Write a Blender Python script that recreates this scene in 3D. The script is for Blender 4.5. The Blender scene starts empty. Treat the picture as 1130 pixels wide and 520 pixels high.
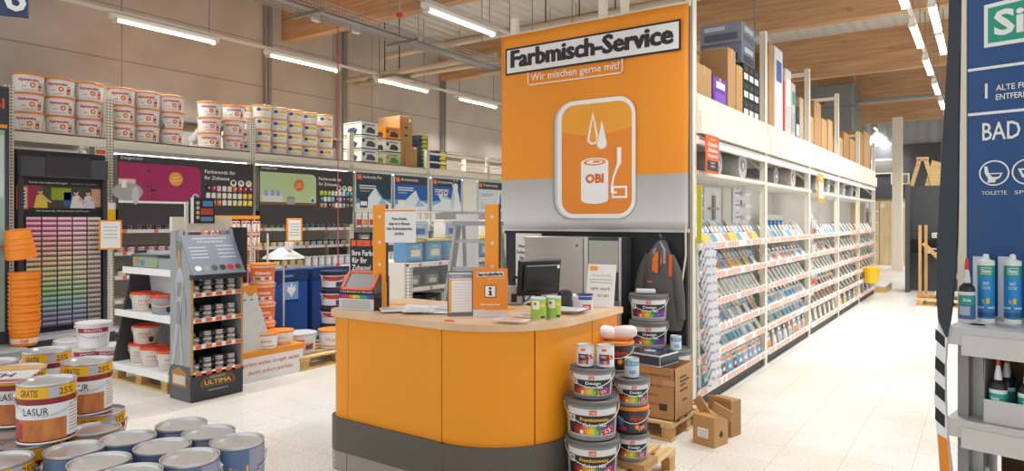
import bpy, math, random
from math import sin, cos, pi, radians as R
from mathutils import Matrix, Vector
SC = bpy.context.scene
COL = SC.collection
rnd = random.Random(7)

# ------------------------------------------------------------------ camera
FPX, CH, HY = 753.0, 1.65, 243.0          # focal length in pixels, eye height, horizon row (1130x520 frame)
YAW = math.atan(522 / 753)
RX, RY, FX, FY = cos(YAW), sin(YAW), -sin(YAW), cos(YAW)
cd = bpy.data.cameras.new('camera'); cam = bpy.data.objects.new('camera', cd); COL.objects.link(cam)
cam.location = (0, 0, CH); cam.rotation_euler = (pi / 2, 0, YAW)
cd.sensor_width = 36; cd.lens = FPX / 1130 * 36; cd.shift_y = -17 / 1130; cd.clip_start = .05; cd.clip_end = 200
SC.camera = cam
SC.view_settings.view_transform = 'Standard'; SC.view_settings.look = 'None'
SC.view_settings.gamma = 1; SC.view_settings.use_curve_mapping = False
SC.view_settings.exposure = 0.18
# ------------------------------------------------------------------ light from the rest of the hall
w = bpy.data.worlds.new('world'); SC.world = w; w.use_nodes = True
bg = w.node_tree.nodes['Background']; bg.inputs[0].default_value = (.93, .97, 1.0, 1); bg.inputs[1].default_value = 1.0
LAMP_W = 38      # watts of each ceiling tube lamp

def ray(px):
    k = (px - 565) / FPX
    return k * RX + FX, k * RY + FY
def at_depth(px, py, d):
    a, b = ray(px); return Vector((a * d, b * d, CH - (py - HY) / FPX * d))
def onX(px, py, X): return at_depth(px, py, X / ray(px)[0])
def onY(px, py, Y): return at_depth(px, py, Y / ray(px)[1])
def onZ(px, py, Z): return at_depth(px, py, (CH - Z) * FPX / (py - HY))

# ------------------------------------------------------------------ materials
def lin(h):
    h = h.lstrip('#'); v = [int(h[i:i + 2], 16) / 255 for i in (0, 2, 4)]
    return tuple((c / 12.92 if c <= .04045 else ((c + .055) / 1.055) ** 2.4) for c in v) + (1,)
MATS = {}
def mat(hexc, rough=.55, metal=0.0, noise=0.0, scale=8, emit=0.0, bump=0.0, spec=.5, coat=0):
    key = (hexc, rough, metal, noise, scale, emit, bump, spec, coat)
    if key in MATS: return MATS[key]
    m = bpy.data.materials.new('mat_' + hexc.strip('#')); m.use_nodes = True
    nt = m.node_tree; b = nt.nodes['Principled BSDF']
    c = lin(hexc); b.inputs['Base Color'].default_value = c
    b.inputs['Roughness'].default_value = rough; b.inputs['Metallic'].default_value = metal
    b.inputs['Specular IOR Level'].default_value = spec; b.inputs['Coat Weight'].default_value = coat
    if emit:
        b.inputs['Emission Color'].default_value = c; b.inputs['Emission Strength'].default_value = emit
    if noise or bump:
        tc = nt.nodes.new('ShaderNodeTexCoord'); n = nt.nodes.new('ShaderNodeTexNoise')
        n.inputs['Scale'].default_value = scale; n.inputs['Detail'].default_value = 4
        nt.links.new(tc.outputs['Object'], n.inputs['Vector'])
        if noise:
            mx = nt.nodes.new('ShaderNodeMix'); mx.data_type = 'RGBA'
            mx.inputs[6].default_value = tuple(x * (1 - noise) for x in c[:3]) + (1,)
            mx.inputs[7].default_value = tuple(min(1, x * (1 + noise)) for x in c[:3]) + (1,)
            nt.links.new(n.outputs[0], mx.inputs[0]); nt.links.new(mx.outputs[2], b.inputs['Base Color'])
        if bump:
            bp = nt.nodes.new('ShaderNodeBump'); bp.inputs['Strength'].default_value = bump; bp.inputs['Distance'].default_value = .01
            nt.links.new(n.outputs[0], bp.inputs['Height']); nt.links.new(bp.outputs[0], b.inputs['Normal'])
    MATS[key] = m; return m
def nodemat(name):
    m = bpy.data.materials.new(name); m.use_nodes = True
    return m, m.node_tree, m.node_tree.nodes['Principled BSDF']
def ramp(nt, src, stops):
    r = nt.nodes.new('ShaderNodeValToRGB'); e = r.color_ramp.elements
    while len(e) < len(stops): e.new(.5)
    for i, (p, c) in enumerate(stops): e[i].position = p; e[i].color = lin(c)
    nt.links.new(src, r.inputs[0]); return r.outputs[0]
def N(nt, t, **kw):
    n = nt.nodes.new(t)
    for k, v in kw.items():
        if k in n.inputs: n.inputs[k].default_value = v
        else: setattr(n, k, v)
    return n

def mat_floor():
    m, nt, b = nodemat('speckled_floor_tile')
    tc = N(nt, 'ShaderNodeTexCoord')
    br = N(nt, 'ShaderNodeTexBrick', offset=0.0, squash=1.0)
    br.inputs['Scale'].default_value = 1; br.inputs['Brick Width'].default_value = .4; br.inputs['Row Height'].default_value = .4
    br.inputs['Mortar Size'].default_value = .0025; br.inputs['Mortar Smooth'].default_value = .3
    br.inputs['Color1'].default_value = lin('#f0eeea'); br.inputs['Color2'].default_value = lin('#ebe8e3'); br.inputs['Mortar'].default_value = lin('#c9c5bd')
    nt.links.new(tc.outputs['Object'], br.inputs['Vector'])
    n = N(nt, 'ShaderNodeTexNoise', Scale=90.0, Detail=5.0); nt.links.new(tc.outputs['Object'], n.inputs['Vector'])
    c1 = ramp(nt, n.outputs[0], [(.38, '#d3cec4'), (.5, '#ffffff')])
    n2 = N(nt, 'ShaderNodeTexNoise', Scale=.9, Detail=3.0); nt.links.new(tc.outputs['Object'], n2.inputs['Vector'])
    c2 = ramp(nt, n2.outputs[0], [(.35, '#f3eee4'), (.65, '#ffffff')])
    m1 = N(nt, 'ShaderNodeMix', data_type='RGBA', blend_type='MULTIPLY'); m1.inputs[0].default_value = .8
    nt.links.new(br.outputs[0], m1.inputs[6]); nt.links.new(c1, m1.inputs[7])
    m2 = N(nt, 'ShaderNodeMix', data_type='RGBA', blend_type='MULTIPLY'); m2.inputs[0].default_value = 1
    nt.links.new(m1.outputs[2], m2.inputs[6]); nt.links.new(c2, m2.inputs[7])
    nt.links.new(m2.outputs[2], b.inputs['Base Color']); b.inputs['Roughness'].default_value = .28; b.inputs['Specular IOR Level'].default_value = .4
    return m
def mat_wood(c1, c2, sc=(.6, 14, 14), rough=.55, knots=0):
    key = ('w', c1, c2, sc, rough, knots)
    if key in MATS: return MATS[key]
    m, nt, b = nodemat('wood_grain')
    tc = N(nt, 'ShaderNodeTexCoord'); mp = N(nt, 'ShaderNodeMapping'); mp.inputs['Scale'].default_value = sc
    nt.links.new(tc.outputs['Object'], mp.inputs['Vector'])
    n = N(nt, 'ShaderNodeTexNoise', Scale=2.0, Detail=6.0); nt.links.new(mp.outputs[0], n.inputs['Vector'])
    out = ramp(nt, n.outputs[0], [(.3, c1), (.7, c2)])
    if knots:
        v = N(nt, 'ShaderNodeTexVoronoi', Scale=1.0); v.inputs['Randomness'].default_value = 1
        mp2 = N(nt, 'ShaderNodeMapping'); mp2.inputs['Scale'].default_value = (1.6, 6, 6); nt.links.new(tc.outputs['Object'], mp2.inputs['Vector']); nt.links.new(mp2.outputs[0], v.inputs['Vector'])
        k = ramp(nt, v.outputs['Distance'], [(.06, '#5a3518'), (.12, '#ffffff')])
        mx = N(nt, 'ShaderNodeMix', data_type='RGBA', blend_type='MULTIPLY'); mx.inputs[0].default_value = knots
        nt.links.new(out, mx.inputs[6]); nt.links.new(k, mx.inputs[7]); out = mx.outputs[2]
    nt.links.new(out, b.inputs['Base Color']); b.inputs['Roughness'].default_value = rough
    MATS[key] = m; return m
def mat_ribbed(c, axis, period, strength=.6, name='ribbed_sheet'):
    m, nt, b = nodemat(name)
    tc = N(nt, 'ShaderNodeTexCoord')
    wv = N(nt, 'ShaderNodeTexWave', bands_direction=axis, wave_profile='SIN'); wv.inputs['Scale'].default_value = 1 / period * .314 ; wv.inputs['Distortion'].default_value = 0
    nt.links.new(tc.outputs['Object'], wv.inputs['Vector'])
    bp = N(nt, 'ShaderNodeBump'); bp.inputs['Strength'].default_value = strength; bp.inputs['Distance'].default_value = .04
    nt.links.new(wv.outputs[1], bp.inputs['Height']); nt.links.new(bp.outputs[0], b.inputs['Normal'])
    b.inputs['Base Color'].default_value = lin(c); b.inputs['Roughness'].default_value = .5
    return m
def mat_panelwall():
    m, nt, b = nodemat('precast_wall_panels')
    tc = N(nt, 'ShaderNodeTexCoord'); sp = N(nt, 'ShaderNodeSeparateXYZ'); cb = N(nt, 'ShaderNodeCombineXYZ')
    nt.links.new(tc.outputs['Object'], sp.inputs[0]); nt.links.new(sp.outputs[1], cb.inputs[0]); nt.links.new(sp.outputs[2], cb.inputs[1])
    br = N(nt, 'ShaderNodeTexBrick', offset=0.0); br.inputs['Scale'].default_value = 1
    br.inputs['Brick Width'].default_value = 5.2; br.inputs['Row Height'].default_value = .82; br.inputs['Mortar Size'].default_value = .012
    br.inputs['Color1'].default_value = lin('#beb6ad'); br.inputs['Color2'].default_value = lin('#bab2a9'); br.inputs['Mortar'].default_value = lin('#9a9288')
    nt.links.new(cb.outputs[0], br.inputs['Vector'])
    n = N(nt, 'ShaderNodeTexNoise', Scale=1.2, Detail=4.0); nt.links.new(tc.outputs['Object'], n.inputs['Vector'])
    c2 = ramp(nt, n.outputs[0], [(.3, '#ece6de'), (.7, '#ffffff')])
    mx = N(nt, 'ShaderNodeMix', data_type='RGBA', blend_type='MULTIPLY'); mx.inputs[0].default_value = 1
    nt.links.new(br.outputs[0], mx.inputs[6]); nt.links.new(c2, mx.inputs[7]); nt.links.new(mx.outputs[2], b.inputs['Base Color'])
    b.inputs['Roughness'].default_value = .8
    return m
def mat_clear(name, tint='#ffffff', a=.12):
    m, nt, b = nodemat(name)
    b.inputs['Base Color'].default_value = lin(tint); b.inputs['Roughness'].default_value = .06; b.inputs['Alpha'].default_value = a
    return m
def mat_perf():
    m, nt, b = nodemat('perforated_white_steel')
    tc = N(nt, 'ShaderNodeTexCoord'); v = N(nt, 'ShaderNodeTexVoronoi', Scale=26.0); v.inputs['Randomness'].default_value = 0
    nt.links.new(tc.outputs['Object'], v.inputs['Vector'])
    c = ramp(nt, v.outputs['Distance'], [(.30, '#8c8272'), (.36, '#ece4d2')])
    nt.links.new(c, b.inputs['Base Color']); b.inputs['Roughness'].default_value = .45
    return m
def mat_checker_plate():
    m, nt, b = nodemat('diamond_plate_steel')
    tc = N(nt, 'ShaderNodeTexCoord'); mp = N(nt, 'ShaderNodeMapping'); mp.inputs['Rotation'].default_value = (0, R(45), 0)
    nt.links.new(tc.outputs['Object'], mp.inputs[0]); v = N(nt, 'ShaderNodeTexVoronoi', Scale=38.0); v.inputs['Randomness'].default_value = 0
    nt.links.new(mp.outputs[0], v.inputs['Vector'])
    c = ramp(nt, v.outputs['Distance'], [(.2, '#f4efe6'), (.34, '#9c958b')])
    nt.links.new(c, b.inputs['Base Color']); b.inputs['Roughness'].default_value = .45; b.inputs['Metallic'].default_value = .15
    return m
def mat_spectrum(a0=0.0, a1=1.0, axis=0, name='rainbow_print', sat=1.0, val=.75):
    """printed rainbow band running along a local axis"""
    m, nt, b = nodemat(name)
    tc = N(nt, 'ShaderNodeTexCoord'); sp = N(nt, 'ShaderNodeSeparateXYZ'); nt.links.new(tc.outputs['Object'], sp.inputs[0])
    mr = N(nt, 'ShaderNodeMapRange'); mr.inputs[1].default_value = a0; mr.inputs[2].default_value = a1; nt.links.new(sp.outputs[axis], mr.inputs[0])
    c = ramp(nt, mr.outputs[0], [(0, '#1f1c20'), (.18, '#c42a1c'), (.34, '#f09a1e'), (.48, '#e8dc30'), (.62, '#3f9a3a'), (.78, '#2a62b8'), (.92, '#7a2a8c')])
    nt.links.new(c, b.inputs['Base Color']); b.inputs['Roughness'].default_value = .4
    return m

# ------------------------------------------------------------------ mesh builder
TXT = {}
def text_geo(s, bold=0.0):
    key = (s, bold)
    if key in TXT: return TXT[key]
    cu = bpy.data.curves.new('t', 'FONT'); cu.body = s; cu.size = 1; cu.resolution_u = 2; cu.offset = bold; cu.fill_mode = 'FRONT'
    o = bpy.data.objects.new('t', cu); COL.objects.link(o)
    me = bpy.data.meshes.new_from_object(o)
    V = [(v.co.x, v.co.y) for v in me.vertices]; F = [tuple(p.vertices) for p in me.polygons]
    bpy.data.objects.remove(o); bpy.data.curves.remove(cu); bpy.data.meshes.remove(me)
    if V:
        x0 = min(v[0] for v in V); x1 = max(v[0] for v in V)
        V = [((x - x0), y) for x, y in V]; TXT[key] = (V, F, x1 - x0)
    else: TXT[key] = ([], [], 1)
    return TXT[key]
def rr(x0, x1, z0, z1, r, n=6):
    """rounded rectangle outline"""
    P = []
    for cx, cz, a in ((x1 - r, z0 + r, -90), (x1 - r, z1 - r, 0), (x0 + r, z1 - r, 90), (x0 + r, z0 + r, 180)):
        for i in range(n + 1):
            t = R(a + 90 * i / n); P.append((cx + r * cos(t), cz + r * sin(t)))
    return P
def ell(cx, cz, rx, rz=None, n=24, a0=0):
    rz = rx if rz is None else rz
    return [(cx + rx * cos(2 * pi * i / n + a0), cz + rz * sin(2 * pi * i / n + a0)) for i in range(n)]
class MB:
    def __init__(s): s.v = []; s.f = []; s.m = []; s.mats = []
    def mi(s, m):
        if m not in s.mats: s.mats.append(m)
        return s.mats.index(m)
    def add(s, V, F, m):
        o = len(s.v); k = s.mi(m); s.v += [tuple(v) for v in V]; s.f += [tuple(i + o for i in f) for f in F]; s.m += [k] * len(F); return s
    def box(s, x0, x1, y0, y1, z0, z1, m, M=None, bev=0):
        if bev:
            b = min(bev, (x1 - x0) * .49, (z1 - z0) * .49, (y1 - y0) * .49)
            V = []
            for (yy, e) in ((y0, b), (y0 + b, 0), (y1 - b, 0), (y1, b)):
                V += [(x, yy, z) for x, z in rr(x0 + e, x1 - e, z0 + e, z1 - e, b * .999 if e == 0 else b * .5, 2)]
            n = len(V) // 4
            F = [tuple(range(n)), tuple(range(4 * n - 1, 3 * n - 1, -1))]
            for k in range(3):
                F += [(k * n + i, (k + 1) * n + i, (k + 1) * n + (i + 1) % n, k * n + (i + 1) % n) for i in range(n)]
        else:
            V = [(x0, y0, z0), (x1, y0, z0), (x1, y1, z0), (x0, y1, z0), (x0, y0, z1), (x1, y0, z1), (x1, y1, z1), (x0, y1, z1)]
            F = [(0, 3, 2, 1), (4, 5, 6, 7), (0, 1, 5, 4), (1, 2, 6, 5), (2, 3, 7, 6), (3, 0, 4, 7)]
        if M is not None: V = [tuple(M @ Vector(v)) for v in V]
        return s.add(V, F, m)
    def prism(s, P, y0, y1, m, M=None):
        """outline in x,z pushed from y0 (front) to y1"""
        n = len(P); V = [(x, y0, z) for x, z in P] + [(x, y1, z) for x, z in P]
        F = [tuple(range(n)), tuple(range(2 * n - 1, n - 1, -1))] + [(i, n + i, n + (i + 1) % n, (i + 1) % n) for i in range(n)]
        if M is not None: V = [tuple(M @ Vector(v)) for v in V]
        return s.add(V, F, m)
    def slab(s, P, z0, z1, m):
        """outline in x,y raised from z0 to z1 (counter-clockwise outline)"""
        n = len(P); V = [(x, y, z0) for x, y in P] + [(x, y, z1) for x, y in P]
        F = [tuple(range(n - 1, -1, -1)), tuple(range(n, 2 * n))] + [(i, (i + 1) % n, n + (i + 1) % n, n + i) for i in range(n)]
        return s.add(V, F, m)
    def lathe(s, prof, m, n=24, cx=0, cy=0, z=0):
        """profile of (radius, height[, material]) rings"""
        V = []; F = []
        for p in prof:
            V += [(cx + p[0] * cos(2 * pi * i / n), cy + p[0] * sin(2 * pi * i / n), z + p[1]) for i in range(n)]
        for k in range(len(prof) - 1):
            mm = prof[k][2] if len(prof[k]) > 2 else m
            o = len(s.v)
            s.add([], [], m)
            kk = s.mi(mm)
            for i in range(n):
                s.f.append((o + k * n + i, o + k * n + (i + 1) % n, o + (k + 1) * n + (i + 1) % n, o + (k + 1) * n + i)); s.m.append(kk)
        o = len(s.v); s.v += V
        if prof[0][0] > 1e-6: s.f.append(tuple(o + i for i in range(n - 1, -1, -1))); s.m.append(s.mi(m))
        if prof[-1][0] > 1e-6: s.f.append(tuple(o + (len(prof) - 1) * n + i for i in range(n))); s.m.append(s.mi(m))
        return s
    def cyl(s, cx, cy, z0, z1, r, m, n=16): return s.lathe([(r, z0), (r, z1)], m, n, cx, cy)
    def tube(s, pts, r, m, n=8, closed=False):
        P = [Vector(p) for p in pts]; V = []; F = []; L = len(P)
        for i, p in enumerate(P):
            a = P[i - 1] if (i > 0 or closed) else P[i]; b = P[(i + 1) % L] if (i < L - 1 or closed) else P[i]
            d = (b - a).normalized() if (b - a).length > 1e-9 else Vector((0, 0, 1))
            u = d.cross(Vector((0, 0, 1)) if abs(d.z) < .9 else Vector((1, 0, 0))).normalized(); w_ = d.cross(u)
            rr_ = r[i] if isinstance(r, (list, tuple)) else r
            V += [p + rr_ * (cos(2 * pi * k / n) * u + sin(2 * pi * k / n) * w_) for k in range(n)]
        for i in range(L if closed else L - 1):
            j = (i + 1) % L
            F += [(i * n + k, i * n + (k + 1) % n, j * n + (k + 1) % n, j * n + k) for k in range(n)]
        if not closed: F += [tuple(range(n - 1, -1, -1)), tuple((L - 1) * n + k for k in range(n))]
        return s.add(V, F, m)
    def bar(s, a, b, wx, wy, m):
        a = Vector(a); b = Vector(b); d = b - a; L = d.length; q = d.to_track_quat('Z', 'Y').to_matrix().to_4x4()
        return s.box(-wx / 2, wx / 2, -wy / 2, wy / 2, 0, L, m, Matrix.Translation(a) @ q)
    def band(s, r0, r1, z0, z1, a0, a1, m, n=12):
        """patch on a (tapered) round wall; angle 0 faces -y"""
        V = []; F = []; n = max(n, int(abs(a1 - a0) / 4.5) + 1)
        for i in range(n + 1):
            t = R(a0 + (a1 - a0) * i / n)
            V += [(r0 * sin(t), -r0 * cos(t), z0), (r1 * sin(t), -r1 * cos(t), z1)]
        F = [(2 * i, 2 * i + 2, 2 * i + 3, 2 * i + 1) for i in range(n)]
        return s.add(V, F, m)
    def text(s, t, x, z, h, m, y=0.0, w=None, bold=0.0, align='c', bend=None, rz=0, shear=0, M=None):
        """lettering facing -y, baseline at z, capital height h; bend = radius of the round wall it is printed on"""
        V, F, W = text_geo(t, bold); k = h / .69; kx = k if w is None else w / W
        ww = W * kx; x0 = x - (ww / 2 if align == 'c' else 0 if align == 'l' else ww)
        O = []
        for a, b in V:
            X = x0 + a * kx + shear * b * k; Z = z + b * k
            if rz:
                dx, dz = X - x, Z - z; X = x + dx * cos(rz) - dz * sin(rz); Z = z + dx * sin(rz) + dz * cos(rz)
            if bend:
                rad = bend(Z) if callable(bend) else bend
                an = X / rad; O.append((rad * sin(an), -rad * cos(an), Z))
            else: O.append((X, y, Z))
        if M is not None: O = [tuple(M @ Vector(v)) for v in O]
        return s.add(O, F, m)
    def flat(s, P, y, m, M=None):
        V = [(x, y, z) for x, z in P]
        if M is not None: V = [tuple(M @ Vector(v)) for v in V]
        return s.add(V, [tuple(range(len(P)))], m)
    def rect(s, x0, x1, z0, z1, y, m, M=None): return s.flat([(x0, z0), (x1, z0), (x1, z1), (x0, z1)], y, m, M)
    def xf(s, M, start=0):
        s.v[start:] = [tuple(M @ Vector(v)) for v in s.v[start:]]; return s
    def mesh(s, name):
        me = bpy.data.meshes.new(name); me.from_pydata(s.v, [], s.f)
        for m in s.mats: me.materials.append(m)
        me.polygons.foreach_set('material_index', s.m); me.shade_smooth(); me.set_sharp_from_angle(angle=R(38)); me.update(); return me
    def build(s, name, parent=None, loc=(0, 0, 0), rz=0, label=None):
        o = bpy.data.objects.new(name, s.mesh(name)); COL.objects.link(o); o.location = loc; o.rotation_euler = (0, 0, rz)
        if parent is not None: o.parent = parent
        if label: o['label'] = label
        return o
def thing(name, label, cat, loc=(0, 0, 0), rz=0, group=None):
    o = bpy.data.objects.new(name, None); COL.objects.link(o); o.empty_display_size = .1
    o.location = loc; o.rotation_euler = (0, 0, rz); o['label'] = label; o['category'] = cat
    if group: o['group'] = group
    return o
def tag(o, label, cat, group=None, kind=None):
    o['label'] = label; o['category'] = cat
    if group: o['group'] = group
    if kind: o['kind'] = kind
    return o
def struct(mb, name): o = mb.build(name); o['kind'] = 'structure'; return o
def inst(name, me, label, cat, group, loc, rot=(0, 0, 0), scale=None):
    o = bpy.data.objects.new(name, me); COL.objects.link(o); o.location = loc; o.rotation_euler = rot
    if scale: o.scale = scale
    o['label'] = label; o['category'] = cat
    if group: o['group'] = group
    return o
def copy_tree(o, parent=None):
    c = o.copy(); COL.objects.link(c); c.parent = parent
    for ch in list(o.children): copy_tree(ch, c)
    return c
USED = set()
def place(proto, loc, rz=0, label=None, group=None, scale=None, rot=None):
    """the first call moves the thing itself, later calls copy it with its parts"""
    o = proto if proto.name not in USED else copy_tree(proto)
    USED.add(proto.name); USED.add(o.name)
    o.location = loc; o.rotation_euler = rot if rot else (0, 0, rz)
    if scale: o.scale = (scale,) * 3
    if label: o['label'] = label
    if group: o['group'] = group
    return o
_O = 'first second third fourth fifth sixth seventh eighth ninth tenth eleventh twelfth thirteenth fourteenth fifteenth sixteenth seventeenth eighteenth nineteenth twentieth'.split()
_T = {2: 'twenty', 3: 'thirty', 4: 'forty'}
def nth(i):
    """1 -> first ..."""
    if i <= 20: return _O[i - 1]
    return _T[i // 10] + '-' + _O[i % 10 - 1] if i % 10 else {3: 'thirtieth', 4: 'fortieth'}[i // 10]

ORANGE, ORED, CREAM, WHITE, BLACK, DGREY = '#f0932b', '#e2561f', '#e8e0cf', '#f1f0ec', '#1c1c1e', '#3b3a3c'
OR = mat('#f2991f', .45); CR = mat('#ece4d2', .45); WH = mat(WHITE, .5); BK = mat(BLACK, .5); DG = mat('#37373a', .55)
RED = mat('#cf2f2a', .5); YE = mat('#f5c518', .5); BL = mat('#2f6fb5', .5); GR = mat('#a9a8a6', .5); LG = mat('#cfcecb', .5)
ORP = mat('#e8622a', .5); BRN = mat('#b98f5e', .75, noise=.08, scale=20); BRD = mat('#a97c4c', .75); INK = mat('#4a3a2a', .7)
STEEL = mat('#c9c7c4', .3, .7); TIN = mat('#dad9d9', .3, .62); ALU = mat('#a9a8a6', .35, .9)
PINE = mat_wood('#c9a468', '#e2c48e', (.8, 12, 12), .65); PINEX = mat_wood('#c9a468', '#e2c48e', (12, .8, 12), .65)
PERF = mat_perf()
# ================================================================== SETTING
fl = MB(); fl.box(-12, 6, -3, 29, -.1, 0, mat_floor()); struct(fl, 'floor')
wl = MB(); wl.box(-11.1, -10.9, -1, 29, 0, 6.1, mat_panelwall()); struct(wl, 'wall_left')
wb = MB()
wb.box(-10.9, 6, 28.6, 28.8, 3.4, 6.1, mat_ribbed('#a7aaab', 'X', .35, .9, 'ribbed_grey_cladding'))
wb.box(-10.9, 6, 28.6, 28.8, 0, 3.4, mat('#d8c7a8', .7)); struct(wb, 'wall_back')
ce = MB(); ce.box(-11, 6, -3, 29, 5.98, 6.1, mat_ribbed('#d2cfc8', 'X', .28, .8, 'ribbed_ceiling_deck')); struct(ce, 'ceiling')
GLU = mat_wood('#b5835a', '#cda67c', (.5, 9, 9), .6, .35)
for i, y in enumerate((-1.0, 3.6, 8.2, 12.7, 17.5, 22.1, 26.7)):
    if y < 3: continue
    b = MB(); b.box(-10.9, 6, y - .1, y + .1, 5.02, 5.98, GLU)
    for z in [5.02 + .04 * k for k in range(0)]: pass
    o = b.build('trim_%d' % (i + 1)); o['kind'] = 'structure'
# columns and pipes on the left wall
for i, (px, wd, c) in enumerate(((293, .13, '#8f8b86'), (376, .24, '#a39a8f'), (487, .12, '#8f8b86'))):
    p = onX(px, 130, -10.9); b = MB(); b.box(-10.9, -10.8, p.y - wd / 2, p.y + wd / 2, 0, 5.98, mat(c, .6)); b.box(-10.8, -10.76, p.y - wd / 5, p.y + wd / 5, 0, 5.98, mat('#7f7b77', .6))
    o = b.build('trim_%d' % (i + 20)); o['kind'] = 'structure'
b = MB(); b.tube([(-10.82, 2, 3.28), (-10.82, 28, 3.28)], .045, mat('#8f887f', .5), 10); b.tube([(-10.82, 12.5, 2.75), (-10.82, 28, 2.75)], .03, mat('#9a5a3a', .5), 8); b.tube([(-10.82, 12.5, 2.62), (-10.82, 28, 2.62)], .03, mat('#9a5a3a', .5), 8)
for y in range(3, 28, 3): b.box(-10.9, -10.79, y - .02, y + .02, 3.23, 3.33, mat('#77726c', .5))
tag(b.build('wall_pipe'), 'grey service pipe running horizontally along the beige wall above the racks', 'pipe')
# twin beige pipes crossing under the ceiling
for dz in (0,):
    t = thing('ceiling_pipe', 'pair of beige pipes hung from rods in front of the long wall', 'pipe', (0, 0, 0))
    for k in (0, 1):
        z = 4.52; b = MB(); b.tube([(-10.9, 9.6 + k * .35, z), (-7.0, 9.6 + k * .35, z)], .055, mat('#c9b9a0', .5), 12); b.build('pipe', t)
    for x in (-9.9, -9.5):
        b = MB(); b.tube([(x, 9.8, 4.45), (x, 9.8, 5.98)], .012, DG, 6); b.box(x - .2, x + .2, 9.5, 10.1, 4.42, 4.45, mat('#8a857e', .5)); b.build('hanger', t)
# fluorescent lamps ------------------------------------------------------
def make_lamp(L=1.5):
    t = thing('ceiling_lamp', '', 'ceiling lamp')
    b = MB(); b.box(-.035, .035, -L / 2 - .05, L / 2 + .05, .05, .12, mat('#e4e0d8', .5)); b.box(-.05, .05, -L / 2, -L / 2 + .03, 0, .06, LG); b.box(-.05, .05, L / 2 - .03, L / 2, 0, .06, LG); b.build('housing', t)
    b = MB(); m_e = mat('#fff7ea', .4, emit=5.5)
    P = [(.03 * cos(a) * 1.6, .03 * sin(a)) for a in [pi + pi * i / 10 for i in range(11)]]
    b.prism([(x, z + .045) for x, z in P], -L / 2 + .03, L / 2 - .03, m_e); b.build('tube', t)
    for sg in (-1, 1):
        b = MB(); b.tube([(0, sg * (L / 2 - .1), .12), (0, sg * (L / 2 - .1), 1.62)], .008, mat('#8a8680', .4), 6); b.build('suspension_rod', t)
    return t
def lamp_light(o, L, pw):
    ld = bpy.data.lights.new('tube_light', 'AREA'); ld.shape = 'RECTANGLE'; ld.size = .12; ld.size_y = L; ld.energy = pw; ld.color = (.97, .985, 1.0); ld.spread = R(125)
    lo = bpy.data.objects.new('tube_light', ld); COL.objects.link(lo); lo.parent = o; lo.location = (0, 0, -.02)
lampA = make_lamp(1.5); lamp_light(lampA, 1.4, LAMP_W)
rows = [(-9.8, 'row along the beige wall', [5.32, 7.75, 10.2, 12.7, 15.1, 17.6, 20]),
        (-5.98, 'bright row beside the cable tray', [2.5, 4.95, 7.4, 9.85, 12.3, 14.7]),
        (-.84, 'long row over the aisle', [4.4, 6.9, 9.35, 11.8, 14.25, 16.7, 19.1, 21.5, 23.9, 26]),
        (-.56, 'pair beside the long aisle row', [10.9, 12.5])]
for X, where, ys in rows:
    for i, y in enumerate(ys):
        o = place(lampA, (X, y, 4.36), 0, 'white tube lamp, %s nearest lamp of the %s' % (nth(i + 1), where), 'tube lamps under the ceiling')
        o['category'] = 'ceiling lamp'
for X, y0, y1, nm in ((-9.8, 1.5, 24, 'wall'), (-5.98, 1.5, 16, 'middle'), (-.84, 2, 26, 'aisle')):
    b = MB(); b.box(X - .025, X + .025, y0, y1, 4.49, 4.53, mat('#d6d0c6', .5)); tag(b.build('lamp_rail'), 'pale metal carrier rail above the %s row of tube lamps' % nm, 'rail')
# right-hand beam of far lamps seen under the back cladding
for i, (px, py) in enumerate(((966, 143), (977, 153))):
    p = at_depth(px, py, 25.0); place(lampA, (p.x, p.y, p.z), 0, '%s small tube lamp glowing before the ribbed back wall' % ('upper', 'lower')[i], 'lamps at the back wall', scale=.6)
# wire cable tray
t = thing('cable_tray', 'galvanised wire mesh cable tray running under the timber beams', 'cable tray', (-7.0, 0, 4.28))
b = MB(); wm = mat('#b5b5b3', .35, .6)
for x, z in ((-.2, .1), (-.2, .05), (-.2, 0), (-.1, 0), (0, 0), (.1, 0), (.2, 0), (.2, .05), (.2, .1)): b.box(x - .004, x + .004, 1.5, 14, z - .004, z + .004, wm)
y = 3.0
while y < 14:
    b.box(-.2, .2, y - .003, y + .003, -.006, 0, wm); b.box(-.203, -.197, y - .003, y + .003, 0, .1, wm); b.box(.197, .203, y - .003, y + .003, 0, .1, wm); y += .05
b.build('mesh_channel', t)
for y in (5.6, 7.3, 9.6, 11.9):
    b = MB(); b.box(-.32, .32, y - .02, y + .02, -.05, -.01, ALU); b.tube([(-.3, y, -.05), (-.3, y, 1.7)], .008, ALU, 6); b.tube([(.3, y, -.05), (.3, y, 1.7)], .008, ALU, 6); b.build('bracket', t)
for i, (y, c) in enumerate(((5.9, '#e8e6e0'), (6.6, '#e8e6e0'))):
    b = MB(); b.box(-.26, -.2, y - .06, y + .06, -.02, .08, mat(c, .5), bev=.01); b.build('junction_box', t)
b = MB(); b.tube([(-.1, 1.6, .03), (-.05, 5, .04), (-.1, 9, .03), (-.05, 13.8, .04)], .02, mat('#d7d4cd', .5), 6); b.tube([(.05, 1.6, .03), (.1, 5, .035), (.02, 9, .03), (.08, 13.8, .03)], .015, DG, 6); b.build('cable', t)
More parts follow.
